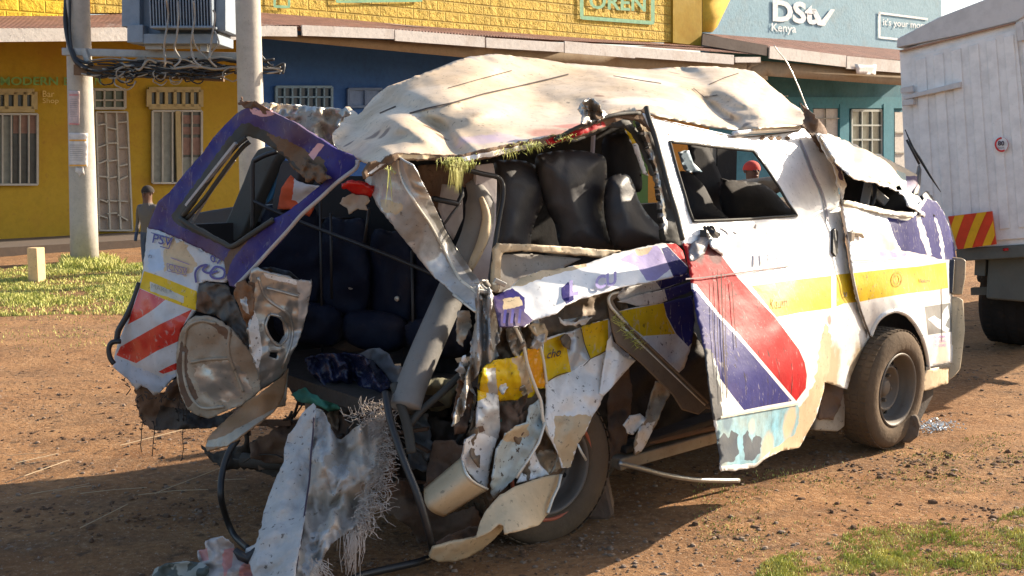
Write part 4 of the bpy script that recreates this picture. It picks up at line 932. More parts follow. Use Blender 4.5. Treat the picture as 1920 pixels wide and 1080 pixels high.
# step housing below the door
solid('step_box', [(1545, 722), (1588, 722), (1585, 800), (1572, 810), (1528, 808), (1533, 775)], lambda x, y: SIDE(x, y)+.06, hy*.35, MUDDYM, VAN, bevel=.012, curve=False)
sheet('step_well', [(1546, 716), (1562, 722), (1584, 728), (1572, 770), (1562, 790), (1534, 783)], crum(lambda x, y: SIDE(x, y)+.03, .03, 9), RUST, VAN, res=5, jag=3)

# ---- collapsed front roof and windscreen frame
fw = TPS([(1545, 255, S_(-.10)), (1620, 300, S_(-.02)), (1700, 380, S_(-.06)), (1720, 330, S_(-.5)), (1600, 275, S_(-.45)), (1540, 230, S_(-.5)), (1650, 345, S_(-.03)), (1760, 400, S_(-.3))])
fwc = crum(fw, .05, 5, .6, 12)
sheet('crushed_front_roof', [(1532, 246), (1552, 250), (1588, 264), (1625, 281), (1660, 297), (1700, 316), (1721, 328), (1724, 342), (1714, 362), (1702, 360), (1680, 350), (1662, 343), (1640, 338), (1600, 327), (1582, 318), (1568, 304), (1556, 284)], fwc, [DUSTY, WHITE, PURPLE, paint('green_tint', (.40, .48, .42), .4)], VAN, res=5, jag=2.5,
      paint=[([(1696, 330), (1722, 330), (1724, 345), (1714, 362), (1700, 358)], 2, 1), ([(1680, 318), (1698, 326), (1700, 358), (1680, 350)], 3, 2), ([(1532, 246), (1560, 252), (1600, 290), (1600, 327), (1582, 318), (1568, 304)], 1, 3)])
sheet('bent_pillar', [(1582, 318), (1600, 324), (1640, 336), (1672, 347), (1700, 358), (1722, 368), (1740, 388), (1762, 425), (1776, 462), (1783, 490), (1772, 488), (1760, 450), (1742, 415), (1722, 398), (1702, 384), (1696, 372), (1686, 358), (1650, 346), (1600, 334)], crum(lambda x, y: fw(x, min(y, 400))-.05, .035, 9, .6, 13), [WHITE, PURPLE], VAN, res=4, jag=2.5, paint=[([(1736, 386), (1756, 415), (1770, 455), (1776, 480), (1764, 478), (1750, 440)], 1, 2)])
sheet('window_ledge', [(1579, 374), (1600, 378), (1640, 388), (1680, 396), (1712, 398), (1713, 408), (1690, 408), (1650, 400), (1600, 388), (1582, 384)], crum(lambda x, y: nose(x, y)-.03, .01, 8), paint('beige_ledge', (.60, .54, .42), .4), VAN, res=4, jag=.8)
# inside of the front window: dash, wheel rim, handles
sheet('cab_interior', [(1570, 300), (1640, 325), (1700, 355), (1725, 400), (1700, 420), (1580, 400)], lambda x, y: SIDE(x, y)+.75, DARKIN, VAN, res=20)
m = MB(); m.bar(P2(1630, 338, SIDE.off(-.25)), P2(1620, 388, SIDE.off(-.2)), .05, .03); m.bar(P2(1628, 350, SIDE.off(-.25)), P2(1662, 380, SIDE.off(-.2)), .03, .05); m.build('broken_dash_strut', paint('grey_strut', (.3, .29, .27), .4), VAN, bevel=.006)
m = MB(); cs = P2(1592, 372, SIDE.off(-.35)); m.tube([cs+(hx*.1+ZU*.18).normalized()*0+Vector((0, 0, 0))+hy*(.17*math.cos(a))+(ZU*.8+hx*.4).normalized()*(.17*math.sin(a)) for a in np.linspace(0, 6.28, 30)], .013, 6); m.build('steering_wheel', BLACKP, VAN, smooth=True)
sheet('dash_paper', [(1588, 340), (1602, 338), (1618, 350), (1612, 360), (1592, 352)], crum(SIDE.off(-.5), .02, 12), LILAC, VAN, res=6)
# mirror stalk, wiper and antenna
sheet('folded_edge', [(1724, 308), (1728, 318), (1726, 345), (1722, 366), (1712, 364), (1720, 340)], lambda x, y: fw(x, y)-.03, BLACKP, VAN, res=4, thick=.02)
sheet('mirror_foot', [(1727, 366), (1738, 358), (1750, 368), (1756, 386), (1764, 398), (1752, 406), (1744, 392), (1738, 384)], crum(lambda x, y: fw(x, y)-.06, .03, 10), BLACKP, VAN, res=4, jag=2, thick=.015)
m = MB(); D = fw(1720, 320); m.tube([P(x, y, D) for x, y in [(1697, 243), (1712, 278), (1726, 300), (1744, 330), (1764, 360)]], [.003, .008, .009, .007, .002], 6); m.tube([P(x, y, D-.01) for x, y in [(1700, 262), (1712, 285), (1724, 308)]], .008, 6); m.build('wiper_arm', BLACKP, VAN, smooth=True)
m = MB(); D = SIDE(1500, 240)+.5; m.tube([P(*q, D) for q in smoothline([(1451, 85), (1462, 100), (1476, 118), (1490, 146), (1503, 177), (1512, 200), (1520, 214)], False)], [.0032]*25, 6); m.build('antenna', STEEL, VAN, smooth=True)
sheet('torn_corner', [(1500, 192), (1516, 206), (1532, 222), (1546, 236), (1552, 250), (1544, 262), (1546, 290), (1538, 282), (1524, 258), (1510, 240), (1502, 236), (1512, 222)], crum(lambda x, y: SIDE(x, y)+.12, .05, 8, .7, 15), RUST, VAN, res=4, jag=3)
sheet('torn_corner', [(1530, 250), (1548, 252), (1562, 290), (1578, 318), (1586, 345), (1580, 378), (1572, 350), (1566, 318), (1550, 292)], crum(lambda x, y: SIDE(x, y)-.01, .04, 10, .7, 16), [WHITE, PURPLE], VAN, res=4, jag=3, paint=[([(1560, 290), (1578, 318), (1582, 340), (1574, 335), (1566, 310)], 1, 2)])
# ---- roof
sD = SIDE; fD = FARP
roofS = TPS([(1210, 215, S_(.0)), (1376, 250, S_(.02)), (1505, 236, S_(-.05)), (1080, 245, S_(-.02)), (940, 272, S_(0)), (840, 290, S_(0)), (745, 290, S_(0)), (690, 300, S_(-.25)), (640, 285, S_(-.75)), (618, 250, S_(-.95)),
             (672, 217, fD, -.35), (727, 163, fD, -.25), (813, 130, fD, -.2), (880, 105, fD, -.1), (1013, 110, fD, -.1), (1210, 130, fD, -.15), (1350, 125, fD, -.1), (1422, 142, fD, -.2), (1480, 190, fD, -.7),
             (1000, 190, S_(-.75)), (1200, 175, S_(-.55)), (1330, 190, S_(-.6)), (850, 220, S_(-.55)), (770, 240, S_(-.35)), (1430, 200, S_(-.45))])
rl_ = crum(roofS, .06, 1.7, .3, 21, ridge=1.9, second=.38); rs_ = crum(lambda x, y: 0, .018, 6, .6, 22)
def roofF(x, y):
    D = rl_(x, y); D += .006*crease(P(x, y, D)*3.5, 77)
    # deep folds where the roof has buckled
    def dent(cx, cy, ax_, ay, ang, amp):
        ca, sa = math.cos(ang), math.sin(ang); u = ((x-cx)*ca+(y-cy)*sa)/ax_; v = (-(x-cx)*sa+(y-cy)*ca)/ay; return amp*math.exp(-u*u-v*v)
    D += dent(822, 246, 52, 15, R(40), .12)+dent(870, 262, 60, 8, R(40), -.03)
    def fold(x0, y0, x1, y1, w, amp):
        L = math.hypot(x1-x0, y1-y0); ux, uy = (x1-x0)/L, (y1-y0)/L; u = ((x-x0)*ux+(y-y0)*uy)/L; v = -(x-x0)*uy+(y-y0)*ux
        if u < 0 or u > 1 or abs(v) > w: return 0
        return amp*(1-abs(v)/w)*math.sin(math.pi*u)**.6
    D += fold(700, 190, 900, 150, 22, -.06)+fold(660, 230, 800, 215, 18, -.06)+fold(930, 130, 1100, 225, 30, .05)+fold(1000, 160, 1180, 140, 22, .04)+fold(870, 215, 1040, 205, 20, -.05)+fold(1300, 125, 1450, 225, 26, -.11)+fold(1380, 150, 1500, 215, 18, .10)+fold(1440, 150, 1400, 215, 16, .06)+fold(1100, 130, 1300, 200, 30, -.06)+fold(640, 250, 740, 285, 14, -.06)+fold(740, 235, 830, 280, 14, -.05)
    D += dent(760, 205, 90, 22, R(25), .16)+dent(800, 248, 80, 14, R(15), -.10)+dent(720, 262, 50, 16, R(-10), .10)+dent(645, 235, 26, 10, R(-40), -.08)+dent(640, 262, 40, 9, R(-25), .06)
    D += dent(840, 262, 14, 30, R(-35), .09)+dent(1075, 200, 40, 20, R(-20), .10)+dent(1110, 220, 20, 22, 0, .10)+dent(1280, 135, 40, 12, R(20), .22)+dent(1350, 212, 62, 10, R(35), .22)+dent(1390, 190, 70, 12, R(30), -.10)
    D += dent(1430, 160, 22, 12, R(-20), .08)+dent(1320, 160, 70, 14, R(18), -.05)+dent(1180, 150, 120, 20, 0, -.06)+dent(960, 215, 80, 16, R(-10), .05)+dent(900, 180, 90, 12, R(-14), -.04)
    return D
ROOF = [(617, 258), (616, 248), (624, 232), (637, 214), (648, 200), (656, 200), (672, 216), (690, 195), (700, 183), (713, 172), (727, 162), (760, 150), (813, 130), (850, 115), (882, 105), (930, 101), (975, 106), (1013, 110), (1060, 118), (1120, 123), (1170, 127), (1215, 130), (1247, 127), (1280, 125), (1310, 124), (1350, 125), (1397, 130), (1414, 134), (1432, 148), (1447, 163), (1465, 176), (1480, 190), (1500, 204), (1513, 218), (1511, 234), (1470, 236), (1420, 240), (1377, 242), (1340, 238), (1290, 228), (1240, 218), (1208, 210), (1180, 206), (1150, 210), (1125, 216), (1110, 228), (1085, 240), (1050, 252), (1010, 262), (975, 270), (940, 276), (900, 284), (880, 290), (850, 294), (800, 292), (745, 290), (728, 298), (712, 308), (694, 306), (680, 302), (660, 292), (640, 280), (625, 270)]
ROOFP = paint('roof_paint', (.66, .53, .38), .8, .42, speck=.6, bump=.12, mud=(.36, .24, .13), bscale=5)
ROOFS = [(900, 262, roofF, .10, (.50, .38, .50), .6), (950, 258, roofF, .10, (.50, .38, .50), .5), (1030, 250, roofF, .10, (.62, .26, .16), .8), (1075, 236, roofF, .09, (.60, .20, .13), .8), (1105, 228, roofF, .05, (.35, .08, .05), .7),
  (812, 242, roofF, .045, (.12, .065, .035), .95), (826, 256, roofF, .04, (.14, .08, .045), .9), (700, 256, roofF, .05, (.15, .085, .05), .9), (720, 252, roofF, .04, (.15, .085, .05), .9), (654, 270, roofF, .03, (.1, .05, .03), .9), (760, 262, roofF, .05, (.75, .6, .38), .6),
  (1265, 137, roofF, .05, (.2, .14, .1), .8), (1290, 146, roofF, .06, (.28, .19, .13), .7), (1420, 160, roofF, .05, (.15, .12, .1), .7), (1140, 190, roofF, .035, (.2, .1, .05), .8), (1125, 180, roofF, .03, (.2, .1, .05), .8), (1365, 225, roofF, .05, (.3, .2, .14), .7), (1400, 232, roofF, .04, (.12, .08, .05), .8), (890, 110, roofF, .04, (.25, .25, .25), .7), (985, 110, roofF, .03, (.2, .18, .16), .7), (1190, 190, roofF, .16, (.84, .76, .62), .7), (1280, 205, roofF, .16, (.84, .76, .62), .7), (1210, 150, roofF, .2, (.82, .72, .58), .6)]  # first two browns paint in shading, the last pale spots sun glare
blotch(ROOFP, ROOFS, VAN.location)
roof = sheet('roof', ROOF, roofF, [ROOFP], VAN, res=5, thick=.008, jag=1.2)
for pts, w in [([(768, 212), (800, 203), (850, 192), (910, 175), (970, 162), (1030, 148), (1066, 139)], 2.5), ([(840, 165), (900, 148), (960, 132)], 1.3), ([(1330, 158), (1360, 145), (1385, 137)], 1.6), ([(1150, 142), (1200, 150), (1240, 156)], 1.3), ([(712, 212), (742, 199)], 2.5), ([(1300, 165), (1320, 182), (1345, 178)], 1.5)]:
    strip('roof_groove', resample(pts, 8, closed=False), roofF, CREASE, w, VAN, .016)
# roof rim along the flank: bent gutter, caked mud, red strip
rimF = crum(lambda x, y: SIDE(x, y)-.01, .03, 7, .7, 25)
sheet('roof_rim', [(694, 306), (712, 304), (745, 287), (800, 289), (860, 291), (900, 281), (940, 274), (1000, 262), (1060, 250), (1100, 236), (1140, 222), (1180, 210), (1205, 205), (1212, 198), (1216, 212), (1224, 232), (1238, 262), (1228, 262), (1215, 240), (1200, 226), (1170, 222), (1130, 240), (1095, 256), (1040, 270), (1000, 277), (960, 286), (920, 296), (880, 304), (850, 303), (800, 300), (760, 301), (745, 300), (722, 314), (700, 326), (685, 336), (682, 322)], rimF,
      [MUD, RED, WHITE, CREAM], VAN, res=4, jag=2.2, thick=.012, paint=[([(1020, 262), (1060, 250), (1100, 240), (1130, 228), (1136, 236), (1080, 256), (1030, 270)], 1, 1.5), ([(1000, 268), (940, 280), (860, 296), (870, 302), (930, 292), (1000, 276)], 2, 1.5), ([(745, 289), (800, 291), (820, 294), (800, 298), (750, 297)], 3, 1), ([(712, 308), (690, 325), (696, 326), (724, 306)], 2, 1)])
m = MB(); m.tube([P(x, y, min(rimF(x, y), flank(x, y))-.015) for x, y in smoothline([(1212, 200), (1216, 220), (1228, 255), (1240, 300), (1256, 360), (1268, 400), (1280, 450)], False)], .012, 6); m.tube([P(x, y, rimF(x, y)-.015) for x, y in smoothline([(1040, 262), (1080, 240), (1120, 225), (1160, 214), (1200, 212)], False)], .009, 6); m.build('window_rubber', RUBBER, VAN, smooth=True)
sheet('window_pillar', [(1196, 222), (1212, 220), (1226, 250), (1240, 300), (1252, 345), (1264, 392), (1274, 440), (1284, 462), (1262, 462), (1245, 456), (1245, 430), (1240, 380), (1232, 330), (1220, 285), (1206, 248)], crum(lambda x, y: SIDE(x, y)+.08, .02, 8, .7, 26), [RUBBER, STEEL, CREAM], VAN, res=4, jag=1.5, thick=.03, paint=[([(1206, 248), (1214, 248), (1232, 310), (1246, 380), (1252, 440), (1246, 440), (1240, 380), (1228, 310)], 1, 1.5), ([(1196, 222), (1208, 222), (1216, 248), (1206, 246)], 2, 1)])
sheet('torn_lump', [(1082, 205), (1092, 190), (1106, 184), (1116, 188), (1128, 205), (1140, 214), (1126, 226), (1105, 234), (1088, 232), (1092, 218)], crum(lambda x, y: SIDE(x, y)-.04+0*x, .06, 14, .8, 28), [STEEL, MUD], VAN, res=3, jag=2, paint=[([(1100, 205), (1130, 208), (1130, 224), (1106, 226)], 1, 3)])
sheet('roof_lining_edge', [(1040, 255), (1075, 240), (1110, 228), (1150, 220), (1180, 226), (1200, 250), (1215, 290), (1228, 330), (1220, 330), (1205, 290), (1190, 255), (1170, 238), (1140, 240), (1110, 255), (1075, 268)], crum(lambda x, y: SIDE(x, y)+.12, .02, 8), RUBBER, VAN, res=6, jag=2)
# grass caught under the roof edge
m = MB(); rg = random.Random(8); V_ = []; F_ = []
for (cx, cy, wx, n, L) in [(855, 300, 26, 330, 48), (950, 282, 40, 120, 12), (1000, 270, 40, 160, 12), (1060, 255, 30, 90, 10), (1190, 645, 26, 0, 10), (730, 315, 10, 16, 60), (880, 300, 20, 50, 20)]:
    for i in range(n):
        x = rg.gauss(cx, wx*.5); y = cy+rg.uniform(-6, 6); D = SIDE(x, y)-rg.uniform(.0, .06); l = L*rg.random()**1.5*(1.3 if abs(x-cx) < wx*.4 else .5); dx = rg.uniform(-7, 7)
        p = [P(x, y, D), P(x+dx*.5+1, y+l*.5, D-.01), P(x+dx, y+l, D)]; w = .0018; k = len(V_)
        V_ += [p[0]-hx*w, p[0]+hx*w, p[1]+hx*w, p[1]-hx*w, p[2]]; F_ += [(k, k+1, k+2, k+3), (k+3, k+2, k+4)]
m.add(V_, F_)
o = m.build('grass', GR); tag(o, 'grass and weeds torn up and hanging from the roof edge of the minibus', 'grass', kind='stuff')

# ---- rear quarter on the near side
qb = crum(lambda x, y: SIDE(x, y)-.02, .02, 3.2, .5, 31)
qtop = lambda x: np.interp(x, [925, 1000, 1100, 1240, 1300], [552, 512, 492, 456, 460])
qbot = lambda x: np.interp(x, [925, 1000, 1060, 1165, 1290], [612, 600, 570, 538, 512])
def quar(x, y):
    t = (y-qtop(x))/(qbot(x)-qtop(x)); return qb(x, y)-.20*max(-.2, min(1.2, t))-.03
upper = [(927, 572), (925, 556), (940, 548), (960, 536), (975, 522), (1000, 513), (1018, 506), (1040, 506), (1065, 500), (1100, 494), (1150, 476), (1200, 464), (1240, 456), (1268, 457), (1280, 470), (1290, 502), (1296, 520), (1300, 545), (1297, 558), (1286, 560), (1240, 564), (1200, 572), (1162, 540), (1090, 558), (1060, 572), (1045, 586), (1000, 600), (985, 612), (965, 612), (937, 612)]
sheet('rear_quarter_panel', [(927, 572), (925, 556), (940, 548), (960, 536), (975, 522), (1000, 513), (1018, 506), (1040, 506), (1065, 500), (1100, 494), (1150, 476), (1200, 464), (1240, 456), (1268, 457), (1280, 470), (1290, 502), (1287, 512), (1230, 526), (1165, 538), (1120, 551), (1090, 560), (1060, 572), (1045, 586), (1000, 600), (985, 612), (965, 612), (937, 612)], quar, [WHITE_CLEAN, PURPLE, RED, LILAC, BLUEP, CREAM, YELLOW], VAN, res=5, jag=1.2,
      paint=[([(925, 556), (960, 540), (984, 558), (984, 585), (1000, 600), (985, 612), (930, 614)], 1, 1.5), ([(942, 562), (975, 556), (980, 572), (945, 582)], 5, 2), ([(1162, 487), (1190, 470), (1232, 460), (1262, 500), (1230, 526), (1212, 526), (1195, 500)], 3, 1), ([(1190, 470), (1225, 462), (1215, 475), (1196, 480)], 5, 2),
             ([(1240, 466), (1252, 462), (1292, 504), (1286, 514), (1262, 518), (1250, 490)], 4), ([(1248, 457), (1275, 457), (1292, 502), (1268, 478)], 2), ([(1052, 540), (1066, 528), (1074, 545), (1076, 562), (1062, 570), (1054, 560)], 1, 1), ([(960, 536), (975, 522), (1018, 506), (1065, 500), (1100, 494), (1100, 500), (1040, 514), (980, 536)], 5, 2)])
text_on('lettering', 'L', (1068, 556, 16, 30), quar, LILAC, VAN, .03, slant=.2, bold=.04); text_on('lettering', 'CU', (1116, 544, 40, 26), quar, LILAC, VAN, .03, slant=.25, bold=.04)
for x in (948, 962, 976): strip('lettering', [(x, 580), (x-3, 606)], quar, INK, 5, VAN, .016)
# the recess between the torn halves, its brownish shading put into the colour
sheet('inner_quarter', [(925, 605), (985, 606), (1000, 596), (1045, 580), (1060, 566), (1120, 546), (1170, 534), (1180, 600), (1150, 612), (1090, 628), (1025, 650), (1000, 690), (930, 690)], crum(lambda x, y: SIDE(x, y)+.10, .05, 8, .7, 33), [TRIM, MUD, STEEL], VAN, res=4, jag=2, paint=[([(925, 605), (965, 612), (985, 640), (960, 660), (928, 650)], 1, 3), ([(1050, 600), (1100, 592), (1106, 598), (1060, 606)], 2, 1)])
sheet('torn_edge', [(1047, 594), (1056, 602), (1080, 603), (1110, 594), (1098, 608), (1062, 611), (1052, 606)], crum(lambda x, y: SIDE(x, y)+.02, .03, 14, .7, 34), WHITE_CLEAN, VAN, res=3, jag=1.5)
sheet('torn_edge', [(993, 612), (1000, 606), (1020, 606), (1028, 622), (1025, 640), (1016, 645), (1004, 628)], crum(lambda x, y: SIDE(x, y)-.03, .03, 12, .7, 35), CREAM, VAN, res=3, jag=1)
# flutes right of the tear (blue and white ribs)
rb = crum(lambda x, y: SIDE(x, y)+.01, .012, 5, .5, 36)
sheet('pressed_rib', [(1158, 556), (1170, 540), (1230, 527), (1290, 512), (1296, 522), (1250, 540), (1200, 552), (1165, 566)], rb, [WHITE, BLUEP], VAN, res=4, jag=.5, paint=[([(1228, 526), (1292, 510), (1298, 522), (1240, 542)], 1)])
sheet('pressed_rib', [(1158, 566), (1200, 552), (1250, 542), (1298, 528), (1300, 545), (1250, 564), (1240, 568), (1195, 574), (1175, 568)], lambda x, y: rb(x, y)-.03, [WHITE, BLUEP], VAN, res=4, jag=.5, paint=[([(1246, 546), (1276, 540), (1280, 548), (1250, 558)], 0), ([(1244, 536), (1300, 520), (1302, 550), (1252, 566)], 1)])
# lower quarter, right piece around the arch
lowR = crum(lambda x, y: SIDE(x, y)-.05+.0006*max(0, y-640), .03, 3.5, .5, 37)
sheet('wheel_arch_panel', [(1160, 584), (1200, 574), (1245, 568), (1298, 554), (1303, 600), (1298, 640), (1290, 668), (1283, 690), (1272, 700), (1240, 668), (1200, 645), (1172, 610)], lowR, [WHITE, YELLOW, BLUEP], VAN, res=5, jag=1,
      paint=[([(1160, 584), (1245, 568), (1249, 592), (1266, 626), (1206, 630), (1180, 610)], 1), ([(1244, 568), (1300, 552), (1304, 600), (1300, 640), (1291, 650), (1268, 626), (1250, 592)], 2)])
# lower quarter, left piece with lettering
lowL = crum(lambda x, y: SIDE(x, y)-.03, .05, 4, .6, 38)
sheet('wheel_arch_panel', [(1018, 640), (1026, 634), (1062, 624), (1100, 610), (1142, 598), (1150, 640), (1190, 676), (1160, 706), (1136, 733), (1122, 765), (1110, 782), (1098, 812), (1083, 832), (1076, 856), (1070, 876), (1055, 877), (1048, 855), (1036, 830), (1024, 800), (1022, 780), (1025, 745), (1024, 715), (1018, 680)], lowL, [WHITE, YELLOW, SILVER, CREAM], VAN, res=4.5, jag=1.2,
      paint=[([(1020, 640), (1060, 625), (1064, 660), (1071, 697), (1045, 706), (1026, 716), (1018, 680)], 1), ([(1090, 612), (1140, 599), (1141, 655), (1125, 666), (1107, 673), (1096, 645)], 1), ([(1060, 625), (1090, 612), (1096, 645), (1107, 673), (1071, 697), (1064, 660)], 2, 1), ([(1040, 780), (1110, 778), (1098, 812), (1083, 832), (1070, 876), (1055, 877), (1040, 830)], 3, 3)])
text_on('lettering', 'cho', (1026, 673, 26, 16), lowL, INKK, VAN, .016, slant=.22, shear=.3, bold=.01)
strip('seam', [(1089, 614), (1096, 645), (1107, 673), (1140, 656)], lowL, CREASE, 1.6, VAN, .016); strip('seam', smoothline([(1028, 715), (1045, 704), (1066, 698)], False), lowL, CREASE, 1.6, VAN, .016); strip('seam', [(1107, 673), (1094, 686)], lowL, CREASE, 1.4, VAN, .016)
# bright folded lip left of the trim bar
sheet('folded_lip', [(1139, 640), (1147, 628), (1150, 650), (1170, 668), (1192, 676), (1170, 700), (1144, 730), (1132, 742), (1124, 738), (1132, 690)], crum(lambda x, y: SIDE(x, y)-.09, .02, 7, .5, 39), WHITE_CLEAN, VAN, res=4, jag=.8)
# yellow crumple column
yc = crum(lambda x, y: SIDE(x, y)-.02+.0008*max(0, y-720), .05, 7, .7, 41)
sheet('crumpled_corner', [(905, 690), (925, 676), (950, 672), (975, 668), (985, 656), (1012, 652), (1018, 680), (1024, 718), (1024, 728), (1005, 728), (1000, 744), (970, 750), (940, 752), (905, 756), (900, 730)], yc, [YELLOW, ORANGEY, SILVER, CREAM], VAN, res=3.5, jag=1.5, paint=[([(986, 656), (1010, 652), (1016, 680), (1023, 726), (1004, 727), (996, 700)], 1), ([(958, 672), (980, 668), (990, 690), (1000, 735), (980, 742), (975, 700)], 3, 3), ([(912, 690), (930, 690), (934, 740), (916, 745)], 2, 2)])
m = MB(); m.tube([P(x, y, SIDE(x, y)-.07) for x, y in smoothline([(965, 612), (975, 632), (982, 650), (988, 680), (996, 705), (1006, 732), (1014, 752), (1018, 785), (1026, 808), (1034, 822)], False)], .008, 6); m.tube([P(x, y, SIDE(x, y)-.06) for x, y in smoothline([(1000, 612), (1010, 640), (1017, 664), (1022, 695), (1025, 720)], False)], .006, 6); m.build('torn_metal_edge', paint('bright_edge', (.7, .68, .6), .2, .3, metal=.3), VAN, smooth=True)
sheet('crumpled_rib', [(948, 618), (972, 612), (985, 640), (990, 665), (975, 672), (960, 660), (952, 640)], crum(lambda x, y: SIDE(x, y)-.03, .05, 13, .8, 42), MUDDYM, VAN, res=3, jag=1)
# torn lower flaps
sheet('inner_quarter', [(900, 745), (935, 735), (1000, 735), (1032, 745), (1060, 800), (1066, 870), (1040, 900), (1000, 905), (960, 930), (920, 950), (905, 900), (890, 860), (880, 810)], crum(lambda x, y: SIDE(x, y)+.03, .05, 8, .8, 48), [TRIM, MUDDYM, RUST], VAN, res=4, jag=2, paint=[([(930, 760), (980, 750), (1000, 800), (960, 830), (930, 830)], 2, 4), ([(1000, 850), (1040, 840), (1050, 880), (1010, 895)], 1, 4)])
fl1 = crum(lambda x, y: SIDE(x, y)-.06, .05, 6, .6, 43)
sheet('torn_flap', [(1015, 745), (1022, 760), (1024, 790), (1015, 812), (1000, 840), (985, 868), (966, 897), (945, 915), (927, 935), (921, 925), (925, 890), (932, 842), (950, 815), (967, 798), (988, 792), (994, 762)], fl1, [TEALW, CREAM], VAN, res=4, jag=1.3, paint=[([(960, 800), (990, 795), (992, 815), (960, 830), (944, 825)], 1, 3)])
sheet('torn_flap', [(1002, 845), (1012, 870), (1030, 890), (1000, 898), (968, 906), (985, 872)], lambda x, y: fl1(x, y)+.02, WHITE, VAN, res=4, jag=1)
sheet('torn_flap', [(1020, 790), (1034, 820), (1046, 850), (1040, 875), (1032, 888), (1044, 880), (1056, 876), (1050, 850), (1038, 812), (1026, 775)], crum(lambda x, y: SIDE(x, y)-.02, .02, 9, .6, 44), MUDDYM, VAN, res=4, jag=1)
m = MB(); m.tube([P(x, y, SIDE(x, y)-.08) for x, y in [(1022, 792), (1010, 830), (990, 862), (968, 896)]], .007, 6); m.build('torn_metal_edge', _mats['bright_edge'], VAN, smooth=True)
m = MB(); m.tube([P(x, y, SIDE(x, y)-.08) for x, y in [(1083, 833), (1090, 848), (1099, 863)]], .006, 5); m.build('bent_wire', _mats['bright_edge'], VAN, smooth=True)
# strip hanging from the corner post and the rolled sheet
hs = crum(lambda x, y: SIDE(x, y)-.02, .035, 6, .5, 45)
sheet('hanging_strip', [(895, 755), (900, 700), (915, 692), (932, 700), (936, 760), (938, 800), (934, 822), (925, 845), (918, 880), (914, 916), (895, 906), (880, 888), (866, 860), (873, 825), (894, 812), (893, 780)], hs, [SILVER, YELLOW, WHITE, RUST], VAN, res=4, jag=1, paint=[([(899, 700), (913, 694), (912, 745), (896, 752)], 1, 1), ([(866, 860), (873, 825), (900, 812), (932, 822), (914, 916), (880, 888)], 2, 2), ([(896, 800), (906, 798), (910, 808), (898, 812)], 3, 1)])
# roll: a curved sheet bent back on itself
def rollsheet():
    a0 = P(866, 858, SIDE(890, 880)-.03); a1 = P(914, 917, SIDE(890, 880)-.02)   # upper edge
    b0 = P(796, 917, SIDE(890, 880)-.05); b1 = P(832, 968, SIDE(890, 880)-.03)   # lower edge
    m = MB(); n = 14; vs = []; k = 10
    out = (C-(a0+b1)/2).normalized()
    for i in range(n+1):
        s = i/n
        A = a0.lerp(a1, s); B = b0.lerp(b1, s)
        for j in range(k+1):
            t = j/k; p = A.lerp(B, t)+out*(.10*math.sin(math.pi*s)+.0*t)+(B-A).normalized()*(.03*math.sin(math.pi*s)); vs.append(p)
    m.add(vs, [(i*(k+1)+j, i*(k+1)+j+1, (i+1)*(k+1)+j+1, (i+1)*(k+1)+j) for i in range(n) for j in range(k)])
    o = m.build('rolled_sheet', CREAM, VAN, smooth=True); s = o.modifiers.new('t', 'SOLIDIFY'); s.thickness = .008; s.offset = 0
    m = MB(); m.tube([vs[i*(k+1)]+out*.004 for i in range(n+1)], .006, 6); m.build('rolled_edge', _mats['bright_edge'], VAN, smooth=True)
rollsheet()
bb = TPS([(920, 950, S_(.12)), (975, 915, S_(.10)), (1050, 890, S_(.05)), (1030, 955, S_(.08)), (950, 1000, S_(.22)), (890, 1005, S_(.15)), (1000, 975, S_(.18))]); bbc = crum(bb, .015, 4, .5, 46)
sheet('rear_bumper', [(917, 950), (935, 930), (965, 912), (1000, 900), (1028, 893), (1052, 889), (1048, 910), (1036, 935), (1028, 962), (1012, 984), (980, 994), (946, 1002), (944, 985), (936, 982), (918, 998), (892, 1009), (898, 985), (908, 962)], bbc, CREAM, VAN, res=5, jag=.8, thick=.01)
m = MB(); m.tube([P(x, y, bb(x, y)-.015) for x, y in [(1052, 889), (1047, 912), (1036, 935), (1027, 962)]], .007, 6); m.build('torn_metal_edge', _mats['bright_edge'], VAN, smooth=True)
sheet('bumper_lip', [(806, 1046), (812, 1028), (835, 1022), (860, 1012), (890, 1010), (915, 1000), (935, 983), (945, 981), (945, 990), (930, 1008), (905, 1030), (875, 1047), (850, 1054), (822, 1054)], crum(lambda x, y: SIDE(x, y)-.12+(y-1000)*.002, .03, 5, .5, 47), [CREAM, DARKM], VAN, res=4, jag=.8, thick=.012)
sheet('torn_underbody_and_gap_shade', [(806, 1040), (812, 1020), (840, 1005), (880, 990), (925, 985), (900, 1015), (860, 1030), (830, 1040)], crum(lambda x, y: SIDE(x, y)+.02, .03, 9, .7, 49), RUST, VAN, res=5, jag=2)  # dark sheet painting the shade of the gap behind the bumper lip

# ---- trim bar torn off the window line
tbF = lambda x, y: SIDE(x, y)-.16
solid('torn_trim_bar', [(1139, 556), (1146, 549), (1162, 549), (1158, 557), (1150, 563), (1156, 575), (1175, 600), (1194, 625), (1236, 664), (1285, 712), (1330, 758), (1334, 768), (1325, 766), (1311, 778), (1280, 769), (1263, 742), (1202, 681), (1158, 645), (1150, 622), (1144, 590)], tbF, hy*.012, TRIM, VAN, bevel=.006, curve=False)
for k, (dx, dy) in enumerate([(0, 0), (-7, 5)]):
    m = MB(); m.tube([P(x+dx, y+dy, tbF(x, y)-.01) for x, y in [(1172, 606), (1210, 642), (1250, 680), (1300, 728), (1328, 755)]], .006, 5); m.build('trim_bead', _mats['bright_edge'] if k else TRIM, VAN, smooth=True)
m = MB(); m.tube([P(x, y, tbF(x, y)-.008) for x, y in smoothline([(1160, 548), (1146, 552), (1141, 562), (1146, 576), (1160, 592), (1176, 608)], False)], .007, 6); m.build('trim_bead', _mats['bright_edge'], VAN, smooth=True)
V_ = []; F_ = []; m = MB()
